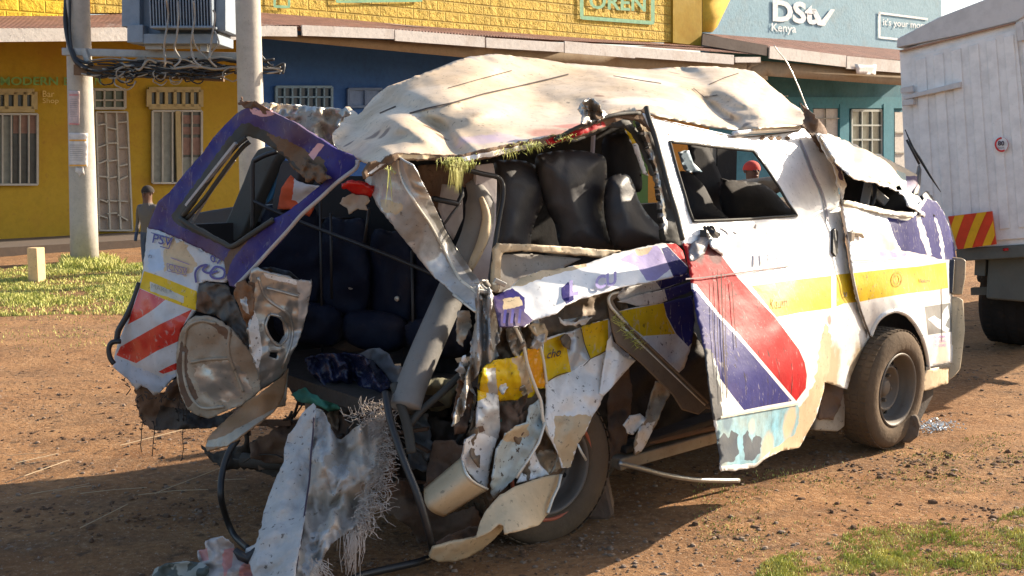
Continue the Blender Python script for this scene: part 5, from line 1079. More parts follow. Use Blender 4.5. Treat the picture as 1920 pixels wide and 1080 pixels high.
for i in range(170):
    t = rg.random(); x = 1150+t*52+rg.gauss(0, 5); y = 590+t*62+rg.gauss(0, 5); D = tbF(x, y)-.01; w = .0018; p = P(x, y, D); q = P(x+rg.uniform(-12, 12), y+rg.uniform(-9, 9), D-.02); k = len(V_)
    V_ += [p-ZU*w, p+ZU*w, q]; F_.append((k, k+1, k+2))
m.add(V_, F_); tag(m.build('grass', GR), 'grass blades caught on the brown trim bar torn from the minibus flank', 'grass', kind='stuff')

# ---- rear wheel and what shows round it
wcR = P(1006, 872, SIDE(1006, 872)+.17); wcR.z = .30
wheel('rear_wheel', wcR, (-hy*.98-hx*.08+ZU*.04), .345, .20, VAN, RIM, rim_r=.60)
m = MB(); u = hx; m.tube([wcR-hy*.112+(hx*math.cos(a)+ZU*math.sin(a))*.226 for a in np.linspace(0, 6.28, 50)], .009, 6); m.build('rim_band', paint('rust_red_band', (.40, .10, .05), .3, .6), VAN, smooth=True)
inr = crum(lambda x, y: SIDE(x, y)+.42, .06, 5, .6, 51)
sheet('inner_arch', [(1100, 620), (1300, 620), (1345, 700), (1345, 790), (1250, 820), (1160, 860), (1140, 900), (1100, 880)], inr, DARKM, VAN, res=10, thick=.01)
sheet('inner_strut', [(1150, 690), (1178, 680), (1186, 740), (1180, 800), (1172, 850), (1150, 870), (1140, 820), (1140, 750)], crum(lambda x, y: SIDE(x, y)+.22, .04, 8, .6, 52), MUDDYM if False else RUST, VAN, res=6, jag=2)
sheet('hanging_bracket', [(1228, 715), (1240, 716), (1258, 738), (1246, 755), (1238, 775), (1228, 800), (1215, 825), (1204, 848), (1192, 855), (1188, 835), (1196, 810), (1210, 785), (1218, 755)], crum(lambda x, y: SIDE(x, y)+.04, .03, 10, .6, 53), [MUDDYM, WHITE], VAN, res=4, jag=1.5, paint=[([(1198, 800), (1228, 790), (1222, 815), (1204, 848), (1190, 850)], 1, 3)])
sheet('hanging_bracket', [(1170, 798), (1182, 780), (1200, 775), (1212, 785), (1204, 800), (1188, 815), (1176, 812)], crum(lambda x, y: SIDE(x, y)+.02, .03, 12, .6, 54), WHITE, VAN, res=4, jag=1.5)
for (a, b, hgt, mt) in [((1150, 868), (1350, 812), .06, MUDDYM), ((1190, 830), (1345, 795), .03, RUST), ((1160, 842), (1345, 780), .035, DARKM)]:
    m = MB(); A = P(*a, SIDE(*a)+.22); B = P(*b, SIDE(*b)+.22); m.bar(A, B, .10, hgt); m.build('sill_rail', mt, VAN, bevel=.01)
m = MB(); m.tube([P(x, y, SIDE(x, y)+.03) for x, y in smoothline([(1160, 868), (1200, 878), (1245, 890), (1300, 899), (1345, 901), (1385, 901)], False)], .012, 8); m.build('exhaust_rod', STEEL, VAN, smooth=True)

# ---- corner post folded like paper
cp = crum(lambda x, y: SIDE(x, y)-.05+.05*math.sin((x-880)*.28), .03, 9, .7, 61)
sheet('crushed_corner_post', [(893, 540), (902, 530), (915, 538), (925, 552), (934, 580), (938, 620), (930, 645), (934, 668), (926, 690), (932, 705), (915, 700), (902, 690), (892, 705), (880, 720), (872, 760), (862, 790), (846, 800), (858, 760), (872, 712), (884, 680), (884, 640), (892, 600), (890, 570)], cp, [SILVER, MUDDYM], VAN, res=3, jag=1.5, paint=[([(884, 680), (892, 660), (902, 690), (880, 720), (862, 790), (846, 800), (872, 712)], 1, 3)])
sheet('crushed_corner_post', [(905, 560), (918, 552), (932, 590), (934, 640), (926, 660), (916, 625), (908, 590)], crum(lambda x, y: cp(x, y)-.04, .02, 12, .6, 62), SILVER, VAN, res=3, jag=1)
sheet('crushed_corner_post', [(862, 712), (880, 700), (888, 740), (880, 790), (872, 812), (852, 815), (850, 780)], crum(lambda x, y: SIDE(x, y)+.03, .05, 9, .6, 63), RUST, VAN, res=4, jag=2)
# ---- D pillar, silver, bent
dpF = TPS([(690, 330, REAR.off(-.15)), (745, 297, SIDE.off(-.02)), (800, 450, SIDE.off(-.12)), (860, 560, SIDE.off(-.03)), (900, 540, SIDE.off(.02)), (850, 455, SIDE.off(-.2)), (720, 400, SIDE.off(-.15))])
def dp(x, y):
    # raised fold along the ridge
    ln = np.interp(y, [297, 350, 422, 520, 545], [745, 762, 806, 861, 893]); v = x-ln
    return dpc(x, y) + .0012*abs(v)
dpc = crum(dpF, .02, 7, .6, 65)
sheet('rear_pillar', [(684, 338), (686, 328), (705, 312), (728, 300), (745, 293), (775, 310), (790, 338), (803, 362), (816, 390), (832, 425), (850, 456), (872, 490), (896, 522), (903, 532), (900, 548), (890, 560), (892, 584), (872, 568), (850, 550), (830, 532), (815, 520), (790, 490), (768, 462), (750, 440), (728, 412), (710, 390), (696, 362)], dp, [SILVER, CREAM, WHITE, STEEL], VAN, res=4, jag=.8,
      paint=[([(710, 372), (735, 376), (760, 386), (745, 402), (720, 396)], 1, 3), ([(752, 300), (775, 312), (800, 358), (832, 425), (872, 490), (896, 522), (885, 528), (850, 478), (810, 410), (770, 345)], 3, .6)])
m = MB(); m.tube([P(x, y, dp(x, y)-.006) for x, y in smoothline([(746, 298), (750, 325), (762, 352), (785, 390), (806, 420), (832, 468), (860, 520), (880, 538), (898, 552), (903, 562)], False)], .0065, 6); m.tube([P(x, y, dp(x, y)-.004) for x, y in smoothline([(850, 552), (870, 568), (891, 584)], False)], .006, 6); m.build('pillar_edge', _mats['bright_edge'], VAN, smooth=True)
m = MB()
for i in range(10):
    a = (898+rl.uniform(-6, 30), 530+rl.uniform(-6, 16)); m.bar(P(*a, SIDE(*a)-.05-rl.uniform(0, .04)), P(a[0]+rl.uniform(4, 22), a[1]+rl.uniform(-3, 14), SIDE(*a)-.04), rl.uniform(.01, .03), rl.uniform(.008, .02))
m.build('broken_hinge', STEEL, VAN, bevel=.003)
# ---- fat grey padded tube
m = MB(); ctl = [(880, 340, .35), (896, 365, .33), (900, 400, .33), (892, 440, .35), (872, 490, .38), (850, 540, .36), (828, 590, .32), (806, 640, .28), (785, 690, .25), (768, 735, .22), (760, 765, .2)]
m.tube([P(x, y, SIDE(x, y)+d) for x, y, d in smoothline(ctl, False)], [.02+.045*min(1, i/6) for i in range(len(ctl)*4-3)], 14); m.build('padded_roof_pillar', FOAM, VAN, smooth=True)
m = MB(); m.tube([P(x, y, SIDE(x, y)+.24) for x, y in smoothline([(902, 370), (912, 405), (905, 450), (888, 490), (882, 505)], False)], [.01+.012*math.sin(i/16*3.1) for i in range(17)], 8); m.build('torn_padding_edge', CREAM, VAN, smooth=True)
# ---- interior of the minibus (local x forward, y inward, z up)
def lbox(m, x0, x1, y0, y1, z0, z1): m.box(V((x0+x1)/2, (y0+y1)/2, (z0+z1)/2), x1-x0, y1-y0, z1-z0, (hx, hy, ZU))
m = MB(); lbox(m, -.35, 3.5, .35, 1.68, .56, .62); m.build('floor', DARKM, VAN)
# far side wall with open windows
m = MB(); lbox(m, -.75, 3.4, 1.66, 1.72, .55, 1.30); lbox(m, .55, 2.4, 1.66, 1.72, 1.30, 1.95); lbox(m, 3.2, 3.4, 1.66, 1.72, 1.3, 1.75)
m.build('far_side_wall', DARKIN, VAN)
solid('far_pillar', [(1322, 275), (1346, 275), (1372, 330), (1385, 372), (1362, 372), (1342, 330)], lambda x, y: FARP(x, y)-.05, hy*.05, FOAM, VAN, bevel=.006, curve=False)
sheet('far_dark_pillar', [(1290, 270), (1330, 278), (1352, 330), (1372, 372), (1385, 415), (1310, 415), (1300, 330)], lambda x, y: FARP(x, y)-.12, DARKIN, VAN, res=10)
sheet('window_sticker', [(1272, 285), (1292, 282), (1300, 305), (1317, 322), (1290, 323), (1283, 318)], crum(lambda x, y: FARP(x, y)-.3, .01, 5), paint('pale_sticker', (.30, .42, .52), .3), VAN, res=6)
# far rear pillars seen through the tailgate window
solid('far_pillar', [(482, 280), (520, 282), (505, 320), (478, 380), (458, 430), (440, 452), (410, 448), (430, 400), (455, 340)], lambda x, y: REAR(x, y)+.55, hx*.06, paint('dark_grey_trim', (.05, .055, .05), .2, .6), VAN, bevel=.01, curve=True)
m = MB(); D0 = lambda x, y: REAR(x, y)+.45
m.tube([P(x, y, D0(x, y)) for x, y in smoothline([(473, 432), (474, 380), (474, 310), (480, 300), (500, 290), (520, 284)], False)], .012, 6)
m.tube([P(x, y, D0(x, y)) for x, y in smoothline([(474, 376), (520, 398), (600, 430), (700, 468), (760, 492), (817, 517)], False)], .010, 6)
for x0, y0, x1, y1 in [(600, 360, 604, 660), (692, 390, 683, 455), (772, 470, 776, 690), (620, 400, 622, 560)]: m.tube([P(x0, y0, D0(x0, y0)), P(x1, y1, D0(x1, y1))], .007, 6)
m.build('seat_rail', BLACKP, VAN, smooth=True)
dkc = paint('dark_trim_left', (.03, .032, .03), .2, .6)
solid('vinyl_car_standin', [(346, 405), (420, 390), (475, 384), (510, 392), (512, 440), (440, 452), (400, 440), (350, 425)], lambda x, y: REAR(x, y)+.7, hx*.15, VINYL, VAN, bevel=.02)  # vinyl slab standing in for a dark parked car beyond the window
# rear bench back
bz = lambda x, y: REAR(x, y)+.62
for i, (x0, x1) in enumerate([(492, 598), (604, 690), (696, 772), (780, 850)]):
    y0 = 390+i*22; pillow('bench_backrest', [(x0, y0+8), ((x0+x1)/2, y0), (x1, y0+12), (x1, 560+i*15), ((x0+x1)/2, 580+i*15), (x0, 556+i*15)], bz, .05, NAVY, VAN, w=14, seed=i+3, amp=.03, res=7)
for i, (x0, x1) in enumerate([(520, 640), (648, 760), (766, 880)]):
    pillow('bench_cushion', [(x0, 572+i*16), ((x0+x1)/2, 566+i*16), (x1, 585+i*16), (x1-4, 640+i*12), ((x0+x1)/2, 648+i*12), (x0, 626+i*12)], lambda x, y: REAR(x, y)+.5, .09, NAVY, VAN, seed=i+7, amp=.04, res=7)
m = MB()
for x, y in [(660, 538), (745, 560), (658, 538)]: m.lathe(P(x, y, REAR(x, y)+.56), REAR.n, [(.0005, .01), (.012, .008), (.014, 0)], 10)
m.build('seat_button', STEEL, VAN)
sheet('dark_back_sheet', [(480, 330), (880, 330), (940, 480), (940, 780), (560, 760), (470, 600)], lambda x, y: REAR(x, y)+1.25, DARKIN, VAN, res=30, thick=.01)  # near-black sheet across the space behind the rear bench
# seats seen through the flank windows
def seat(name, poly, off, dep, mat=VINYL, bev=.05, par=VAN): return pillow(name, poly, lambda x, y: SIDE(x, y)+off+.12, .16, mat, par, seed=int(off*100))
seat('seat_backrest', [(925, 310), (945, 300), (985, 302), (1015, 318), (1029, 345), (1024, 372), (1008, 405), (996, 440), (990, 470), (930, 470), (926, 400)], .45, .35)
seat('seat_backrest', [(1003, 300), (1030, 285), (1075, 281), (1112, 286), (1134, 295), (1138, 325), (1136, 360), (1128, 395), (1145, 435), (1162, 468), (1060, 470), (1040, 420), (1020, 380)], .38, .38)
seat('seat_backrest', [(1138, 340), (1152, 328), (1176, 327), (1188, 345), (1198, 375), (1215, 402), (1244, 436), (1240, 462), (1160, 468), (1138, 430), (1132, 380)], .25, .35)
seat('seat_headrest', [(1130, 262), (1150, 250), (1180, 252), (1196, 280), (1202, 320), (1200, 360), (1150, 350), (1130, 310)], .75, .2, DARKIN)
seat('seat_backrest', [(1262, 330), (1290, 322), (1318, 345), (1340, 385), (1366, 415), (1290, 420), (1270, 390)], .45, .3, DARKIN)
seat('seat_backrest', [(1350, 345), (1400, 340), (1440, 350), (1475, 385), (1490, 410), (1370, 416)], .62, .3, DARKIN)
sheet('door_trim', [(1346, 342), (1420, 334), (1452, 330), (1470, 356), (1450, 366), (1402, 372), (1360, 372)], lambda x, y: FARP(x, y)-.25, paint('dark_brown_trim', (.05, .035, .025), .2), VAN, res=10)
solid('lining_panel', [(893, 310), (925, 306), (932, 340), (930, 420), (922, 500), (918, 545), (885, 540), (890, 430)], lambda x, y: SIDE(x, y)+.3, hy*.02, LINING, VAN, bevel=.003, curve=False)
sheet('lining_panel', [(830, 345), (868, 350), (868, 410), (850, 450), (838, 430), (822, 390)], lambda x, y: SIDE(x, y)+.5, LINING, VAN, res=10)
sheet('dark_panel', [(784, 310), (870, 305), (900, 310), (900, 350), (850, 352), (822, 400), (812, 380), (790, 340)], crum(lambda x, y: SIDE(x, y)+.62, .02, 5), RUST, VAN, res=10)
m = MB(); m.tube([P(x, y, SIDE(x, y)+.12) for x, y in smoothline([(876, 318), (905, 326), (932, 332), (942, 345), (943, 370), (936, 410), (928, 460), (920, 520), (917, 548)], False)], .011, 8); m.build('rear_window_frame', BLACKP, VAN, smooth=True)
m = MB(); m.tube([P(x, y, SIDE(x, y)+.2) for x, y in [(812, 372), (858, 382), (866, 366), (864, 350)]], .012, 6); m.tube([P(x, y, SIDE(x, y)+.2) for x, y in [(862, 382), (846, 402), (833, 420)]], .006, 6); m.build('hanging_bracket', BLACKP, VAN, smooth=True)
m = MB(); m.tube([P(x, y, SIDE(x, y)+.5) for x, y in [(1114, 225), (1110, 300)]], .011, 6); m.build('grab_pole', LINING, VAN)
sheet('far_lining_strip', [(1170, 238), (1180, 240), (1196, 270), (1208, 310), (1216, 330), (1206, 325), (1196, 296), (1184, 268)], lambda x, y: SIDE(x, y)+.35, [WHITE, YELLOW], VAN, res=5, jag=1.5, paint=[([(1170, 238), (1182, 240), (1194, 268), (1186, 270)], 1)])
# window ledge and inner trim board
sheet('inner_window_ledge', [(928, 466), (935, 457), (990, 458), (1060, 462), (1120, 467), (1165, 470), (1130, 483), (1090, 478), (1030, 474), (980, 470), (944, 474), (940, 482), (938, 530), (935, 548), (924, 548), (926, 500)], crum(lambda x, y: SIDE(x, y)+.05, .012, 8), CREAM, VAN, res=4, jag=1, thick=.02)
sheet('inner_trim_board', [(938, 478), (980, 476), (1040, 480), (1090, 485), (1050, 505), (1010, 515), (975, 528), (950, 545), (930, 550), (935, 500)], crum(lambda x, y: SIDE(x, y)+.09, .01, 8), paint('dirty_grey_board', (.30, .28, .25), .8, .7), VAN, res=6)
# red lamp, orange cloth, rag under the roof
sheet('tail_lamp', [(640, 344), (660, 336), (684, 344), (700, 358), (694, 370), (676, 366), (662, 364), (652, 356), (642, 354)], crum(lambda x, y: REAR(x, y)+.12, .03, 12), paint('red_lamp_plastic', (.55, .015, .01), .1, .2), VAN, res=4, jag=1.5, thick=.03)
rag = sheet('rag', [(642, 372), (660, 364), (688, 368), (694, 378), (684, 384), (688, 396), (670, 390), (654, 402), (650, 388), (638, 382)], crum(lambda x, y: REAR(x, y)+.1, .04, 14), plain('beige_cloth', (.42, .34, .25)), None, res=4, jag=2); tag(rag, 'small torn beige rag hanging beside the red lamp inside the wreck', 'rag')
oc = sheet('orange_cloth', [(528, 350), (545, 328), (556, 338), (572, 345), (600, 350), (588, 392), (580, 406), (566, 400), (560, 392), (520, 392)], crum(lambda x, y: REAR(x, y)+.5, .04, 9), [plain('orange_fabric', (.62, .10, .03)), plain('white_fabric', (.55, .53, .52))], None, res=5, jag=1, paint=[([(552, 330), (600, 345), (600, 380), (570, 385), (548, 375)], 1, 2)]); tag(oc, 'orange and white cloth hanging inside the tailgate window', 'cloth')
sheet('blue_trim', [(508, 308), (526, 308), (520, 340), (510, 372), (498, 384), (500, 345)], lambda x, y: REAR(x, y)+.62, paint('light_blue_trim', (.05, .22, .42), .2), VAN, res=8)
seat_ = solid('seat_side', [(530, 300), (560, 325), (548, 360), (530, 395), (510, 395), (515, 350)], lambda x, y: REAR(x, y)+.56, hx*.1, VINYL, VAN, bevel=.01)

# ---- tailgate frame
tg = TPS([(282, 420, REAR.off(.02)), (450, 207, REAR.off(.10)), (600, 257, REAR.off(.14)), (670, 302, REAR.off(.12)), (440, 535, REAR.off(.22)), (340, 410, REAR.off(.08)), (500, 460, REAR.off(.18)), (420, 480, REAR.off(.14)), (560, 400, REAR.off(.16))])
tgF = crum(tg, .03, 4.5, .5, 71)
TG = [(277, 428), (282, 412), (297, 377), (318, 360), (334, 340), (352, 318), (366, 302), (382, 284), (400, 258), (418, 238), (436, 220), (452, 207), (466, 202), (482, 202), (515, 212), (552, 230), (590, 255), (620, 275), (645, 284), (662, 292), (672, 302), (668, 312), (648, 328), (630, 342), (600, 370), (566, 400), (540, 430), (505, 468), (474, 502), (458, 520), (440, 537), (430, 536), (424, 514), (420, 490), (390, 474), (350, 455), (318, 440), (300, 432)]
HOLE = [(338, 408), (352, 385), (376, 352), (402, 318), (428, 286), (450, 264), (466, 255), (490, 264), (520, 284), (540, 300), (552, 315), (580, 330), (598, 340), (612, 338), (590, 356), (570, 372), (540, 396), (505, 414), (470, 436), (448, 450), (434, 460), (415, 452), (390, 440), (362, 424)]
sheet('tailgate_frame', TG, tgF, [PURPLE, RUBBER, MUD, PINK, RUST, SILVER], VAN, res=4.5, jag=1, thick=.02, holes=[HOLE],
      paint=[([(326, 415), (322, 404), (340, 380), (366, 344), (400, 298), (430, 256), (452, 232), (470, 232), (500, 246), (520, 262), (548, 286), (570, 310), (600, 330), (612, 338), (480, 410), (434, 462), (420, 462), (390, 448), (345, 428)], 1, 2),
             ([(500, 250), (540, 262), (580, 285), (606, 300), (612, 320), (596, 336), (570, 325), (550, 306), (520, 280)], 2, 4), ([(578, 290), (596, 268), (608, 272), (588, 300)], 3, 1), ([(434, 462), (448, 448), (505, 412), (512, 418), (470, 446), (440, 480), (424, 516), (420, 490)], 4, 2), ([(468, 204), (500, 206), (516, 214), (496, 220), (474, 214)], 3, 2)])
m = MB(); m.tube([P(x, y, tgF(x, y)-.015) for x, y in smoothline([(670, 300), (668, 314), (648, 330), (630, 344), (600, 372), (566, 402), (540, 432), (505, 470), (474, 504), (442, 537)], False)], .009, 8); m.build('tailgate_edge', paint('pale_edge', (.42, .38, .36), .4), VAN, smooth=True)
m = MB()
for off, pts, r in [(.0, [(344, 404), (372, 366), (410, 312), (444, 272), (462, 258)], .012), (.03, [(350, 410), (384, 372), (420, 322), (452, 280), (468, 266)], .010)]: m.tube([P(x, y, tgF(x, y)+off) for x, y in smoothline(pts, False)], r, 6)
m.tube([P(x, y, tgF(x, y)-.01) for x, y in smoothline([(338, 410), (362, 426), (392, 442), (418, 455), (436, 462), (470, 440), (505, 417), (512, 412)], False)], .012, 6); m.build('tailgate_seal', RUBBER, VAN, smooth=True)
m = MB(); m.bar(P(352, 385, tgF(350, 385)-.01), P(445, 268, tgF(445, 268)-.01), .03, .012); m.build('pale_seal_strip', paint('pale_grey_strip', (.35, .35, .36), .3), VAN)
m = MB(); m.tube([P(358, 420, tg(358, 420)+.06), P(398, 356, tg(398, 356)+.07), P(440, 300, tg(440, 300)+.08)], .007, 6); m.build('glass_edge', _mats['pale_edge'], VAN)
sheet('mud_clod', [(545, 300), (560, 292), (575, 300), (590, 312), (606, 322), (614, 336), (600, 342), (575, 334), (556, 322)], crum(lambda x, y: tgF(x, y)-.04, .05, 12, .8, 73), MUD, VAN, res=3, jag=3, thick=.02)
sheet('torn_bracket', [(446, 196), (452, 180), (456, 192), (480, 190), (500, 204), (520, 216), (496, 214), (470, 204)], crum(lambda x, y: tgF(x, y)-.02, .03, 14), RUST, VAN, res=3, jag=2)
# crumpled roof tail behind the frame
sheet('crumpled_roof_tail', [(480, 196), (500, 192), (540, 196), (590, 200), (640, 205), (648, 202), (656, 214), (640, 230), (622, 252), (626, 272), (650, 288), (676, 304), (668, 306), (640, 286), (612, 274), (586, 256), (552, 232), (515, 214), (490, 206)], crum(lambda x, y: REAR(x, y)+.08, .10, 9, .8, 74), [STEEL, MUDDYM, DUSTY, PURPLE], VAN, res=4, jag=2, paint=[([(540, 215), (600, 205), (636, 215), (622, 252), (590, 256), (556, 232)], 1, 5), ([(488, 192), (540, 196), (560, 205), (510, 204)], 2, 2), ([(550, 226), (590, 252), (622, 275), (612, 274), (582, 256), (548, 232)], 3, 1)])
# lower tailgate skin
lt = TPS([(270, 450, REAR.off(.02)), (217, 657, REAR.off(.06)), (230, 700, REAR.off(.04)), (430, 520, REAR.off(.16)), (350, 580, REAR.off(.14)), (330, 700, REAR.off(.10)), (290, 740, REAR.off(.02)), (300, 560, REAR.off(.12))]); ltF = crum(lt, .018, 5, .5, 75)
sheet('tailgate_skin', [(276, 426), (300, 432), (318, 440), (350, 455), (390, 474), (420, 488), (426, 520), (420, 530), (405, 529), (388, 527), (372, 531), (368, 552), (367, 582), (358, 592), (340, 615), (334, 640), (331, 680), (330, 706), (318, 716), (300, 736), (288, 742), (276, 728), (264, 722), (256, 732), (240, 712), (212, 688), (214, 668), (220, 648), (232, 615), (248, 580), (260, 540), (268, 508), (272, 470)], ltF,
      [WHITEC, YELLOW, REDC, PURPLE, CREAM, paint('pale_label', (.50, .48, .40), .3), paint('washed_blue_white', (.42, .50, .62), .4)], VAN, res=4.5, jag=1.3, thick=.015,
      paint=[([(310, 440), (350, 458), (372, 500), (350, 520), (300, 500)], 4, 6), ([(280, 470), (300, 465), (310, 500), (290, 515), (276, 500)], 6, 4), ([(270, 508), (300, 518), (369, 546), (367, 582), (354, 578), (310, 562), (262, 540)], 1), ([(281, 528), (310, 540), (345, 556), (344, 568), (312, 556), (282, 546)], 5, 1),
             ([(262, 541), (310, 562), (288, 580), (265, 595), (240, 608), (250, 575)], 2), ([(360, 580), (345, 608), (334, 640), (294, 658), (255, 681), (218, 666), (226, 650), (270, 625), (300, 608)], 2), ([(297, 697), (314, 688), (331, 680), (331, 693), (306, 701)], 2),
             ([(212, 688), (214, 668), (240, 680), (300, 706), (330, 700), (330, 706), (300, 736), (276, 728), (240, 712)], 6, 3)])
text_on('lettering', 'PSV', (285, 455, 36, 17), ltF, INK, VAN, .016, slant=-.2, skew=.2, bold=.01); strip('label_border', [(283, 436), (323, 448), (316, 466), (300, 462)], ltF, INK, 1.4, VAN, .016)
text_on('lettering', '07', (394, 490, 22, 13), ltF, INK, VAN, .016, slant=-.35, bold=.02)
text_on('lettering', 'CNSV', (316, 506, 34, 12), ltF, plain('grey_violet_ink', (.25, .2, .35)), VAN, .016, slant=-.25, bold=.0); strip('label_border', [(313, 494), (350, 503), (348, 516), (314, 508), (313, 494)], ltF, _mats['grey_violet_ink'], 1.2, VAN, .016)
strip('print', [(320, 483), (355, 496)], ltF, _mats['grey_violet_ink'], 1.5, VAN, .016)
strip('swirl', smoothline([(368, 530), (366, 512), (374, 500), (388, 497), (380, 506), (392, 512), (404, 500), (420, 506), (418, 520), (402, 522), (394, 514), (408, 508)], False), ltF, INK, 4, VAN, .016)
text_on('lettering', 'MAKI', (284, 540, 28, 9), ltF, plain('faint_print', (.32, .3, .25)), VAN, .018, slant=-.35)
text_on('lettering', 'VTX', (277, 484, 8, 6), ltF, CREASE, VAN, .016)
# cable and rubber strip at the far left edge
m = MB(); m.tube([P(x, y, lt(270, 500)+.02) for x, y in smoothline([(262, 530), (250, 565), (236, 595), (222, 620), (219, 640)], False)], .014, 8); m.tube([P(x, y, lt(270, 500)) for x, y in smoothline([(226, 640), (210, 642), (204, 655), (207, 672), (214, 682)], False)], .012, 8); m.build('rubber_strip', BLACKP, VAN, smooth=True)
# dark torn bumper below the skin
sheet('torn_rear_bumper', [(252, 728), (264, 722), (276, 726), (288, 740), (306, 736), (322, 716), (334, 708), (342, 740), (356, 772), (392, 784), (430, 772), (450, 760), (470, 780), (440, 796), (398, 802), (340, 805), (288, 807), (272, 798), (262, 780), (256, 762)], crum(lambda x, y: REAR(x, y)+.08, .06, 8, .8, 76), [RUST, DARKM], VAN, res=4.5, jag=3, paint=[([(300, 760), (356, 770), (392, 784), (430, 772), (470, 780), (398, 802), (288, 807)], 1, 2)])
m = MB(); rr_ = random.Random(15)
for x, y, L in [(266, 778, 70), (288, 790, 62), (344, 770, 90), (338, 740, 50), (256, 750, 14), (350, 760, 50)]:
    pts = [(x, y)]
    for k in range(5): pts.append((pts[-1][0]+rr_.uniform(-3, 2), pts[-1][1]+L/5))
    m.tube([P(a, b, REAR(a, b)+.0) for a, b in pts], .0022, 4)
    for k in range(6):
        a, b = pts[rr_.randint(0, 5)]; m.tube([P(a, b, REAR(a, b)), P(a+rr_.uniform(-6, 6), b+rr_.uniform(-5, 5), REAR(a, b)-.01)], .003, 4)
for i in range(26):
    x = rr_.uniform(212, 345); y = np.interp(x, [212, 256, 345], [688, 735, 745])+rr_.uniform(-4, 8); m.tube([P(x, y, ltF(x, y)-.01), P(x+rr_.uniform(-10, 10), y+rr_.uniform(-3, 14), ltF(x, y)-.02)], .0028, 4)
o = m.build('caught_roots', plain('dark_roots', (.04, .028, .02)), None); tag(o, 'dark roots and weeds hanging from the bottom edge of the torn tailgate', 'weeds', kind='stuff')

# ---- inner shells of the rear corner
mF = crum(lambda x, y: REAR.off(.20)(x, y)-.10*math.exp(-((x-400)/55)**2-((y-690)/75)**2), .025, 5, .5, 81)
sheet('dented_door_shell', [(334, 640), (340, 618), (354, 600), (366, 592), (392, 592), (416, 602), (430, 614), (452, 640), (472, 664), (482, 684), (486, 706), (488, 732), (470, 748), (452, 760), (430, 768), (392, 785), (366, 778), (352, 768), (340, 745), (332, 715), (330, 670)], mF, [MUDDYM, STEEL, RUST], VAN, res=4.5, jag=1.2, thick=.012,
      paint=[([(362, 690), (400, 680), (440, 676), (460, 700), (470, 735), (440, 750), (400, 750), (372, 730)], 1, 5), ([(340, 640), (352, 650), (352, 700), (372, 745), (352, 765), (338, 735), (331, 680)], 2, 2), ([(378, 598), (420, 612), (436, 628), (424, 636), (398, 612)], 2, 3)])
for pts in [[(346, 650), (352, 615), (376, 602), (404, 606)], [(358, 680), (390, 674), (430, 672)], [(432, 616), (428, 660), (442, 700), (456, 735)], [(345, 660), (345, 700), (356, 740), (380, 765), (420, 762)]]:
    m = MB(); m.tube([P(x, y, mF(x, y)-.002) for x, y in smoothline(pts, False)], .008, 6); m.build('pressed_bead', MUDDYM, VAN, smooth=True)
sheet('torn_inner_skin', [(373, 532), (388, 528), (404, 532), (420, 532), (430, 540), (438, 560), (452, 592), (470, 625), (482, 660), (482, 684), (470, 664), (448, 636), (430, 612), (405, 592), (368, 584), (369, 556)], crum(lambda x, y: REAR.off(.16)(x, y), .05, 8, .7, 82), [paint('dark_bare_steel', (.10, .09, .08), .5, .5, metal=.4), RUST], VAN, res=4, jag=1.5, paint=[([(368, 548), (390, 546), (398, 575), (384, 588), (368, 584)], 1, 3)])
nF = crum(TPS([(475, 505, REAR.off(.22)), (580, 520, REAR.off(.05)), (560, 600, REAR.off(.05)), (500, 720, REAR.off(.15)), (470, 650, REAR.off(.26)), (520, 620, REAR.off(.12))]), .03, 6, .5, 83)
sheet('punched_inner_shell', [(472, 504), (484, 500), (497, 510), (530, 516), (558, 525), (585, 528), (584, 545), (580, 562), (574, 592), (567, 618), (556, 648), (545, 668), (538, 692), (524, 708), (506, 722), (488, 732), (486, 706), (484, 690), (476, 672), (468, 640), (466, 615), (474, 590), (477, 565), (466, 545), (470, 520)], nF, [STEEL, SILVER, RUST, WHITE], VAN, res=4, jag=.8, thick=.012,
      holes=[[(499, 602), (505, 592), (516, 590), (528, 600), (535, 614), (536, 628), (524, 644), (512, 638), (503, 622)], [(506, 660), (522, 660), (520, 672), (504, 671)]],
      paint=[([(466, 615), (476, 580), (484, 600), (492, 660), (484, 690), (474, 668)], 3, 1), ([(494, 512), (560, 527), (556, 534), (500, 522)], 3, 1), ([(432, 520), (478, 530), (474, 560), (462, 548)], 2, 2), ([(556, 525), (585, 528), (574, 592), (556, 640), (560, 580)], 1, 1)])
for pts in [[(484, 520), (500, 560), (540, 590), (548, 630), (530, 690)], [(500, 540), (560, 556)], [(505, 590), (498, 610), (506, 632), (522, 648), (538, 632), (537, 612), (524, 594), (506, 589)]]:
    m = MB(); m.tube([P(x, y, nF(x, y)-.002) for x, y in smoothline(pts, False)], .007, 6); m.build('pressed_bead', STEEL, VAN, smooth=True)
sheet('torn_inner_skin', [(444, 530), (458, 524), (470, 540), (476, 560), (474, 592), (466, 614), (456, 596), (446, 570), (438, 552)], crum(lambda x, y: REAR.off(.24)(x, y), .05, 10, .8, 84), [paint('brown_rust', (.22, .11, .05), .6, .7), SILVER], VAN, res=4, jag=2, paint=[([(450, 560), (462, 556), (468, 590), (458, 585)], 1, 2)])
sheet('torn_inner_skin', [(484, 505), (510, 500), (540, 508), (560, 524), (500, 512)], crum(lambda x, y: REAR.off(.0)(x, y), .04, 8, .7, 85), BLACKP, VAN, res=5, jag=1)
bF = crum(TPS([(390, 840, REAR.off(.3)), (490, 735, REAR.off(.22)), (540, 700, REAR.off(.02)), (520, 770, REAR.off(.15)), (450, 810, REAR.off(.32)), (445, 770, REAR.off(.18))]), .02, 6, .5, 86)
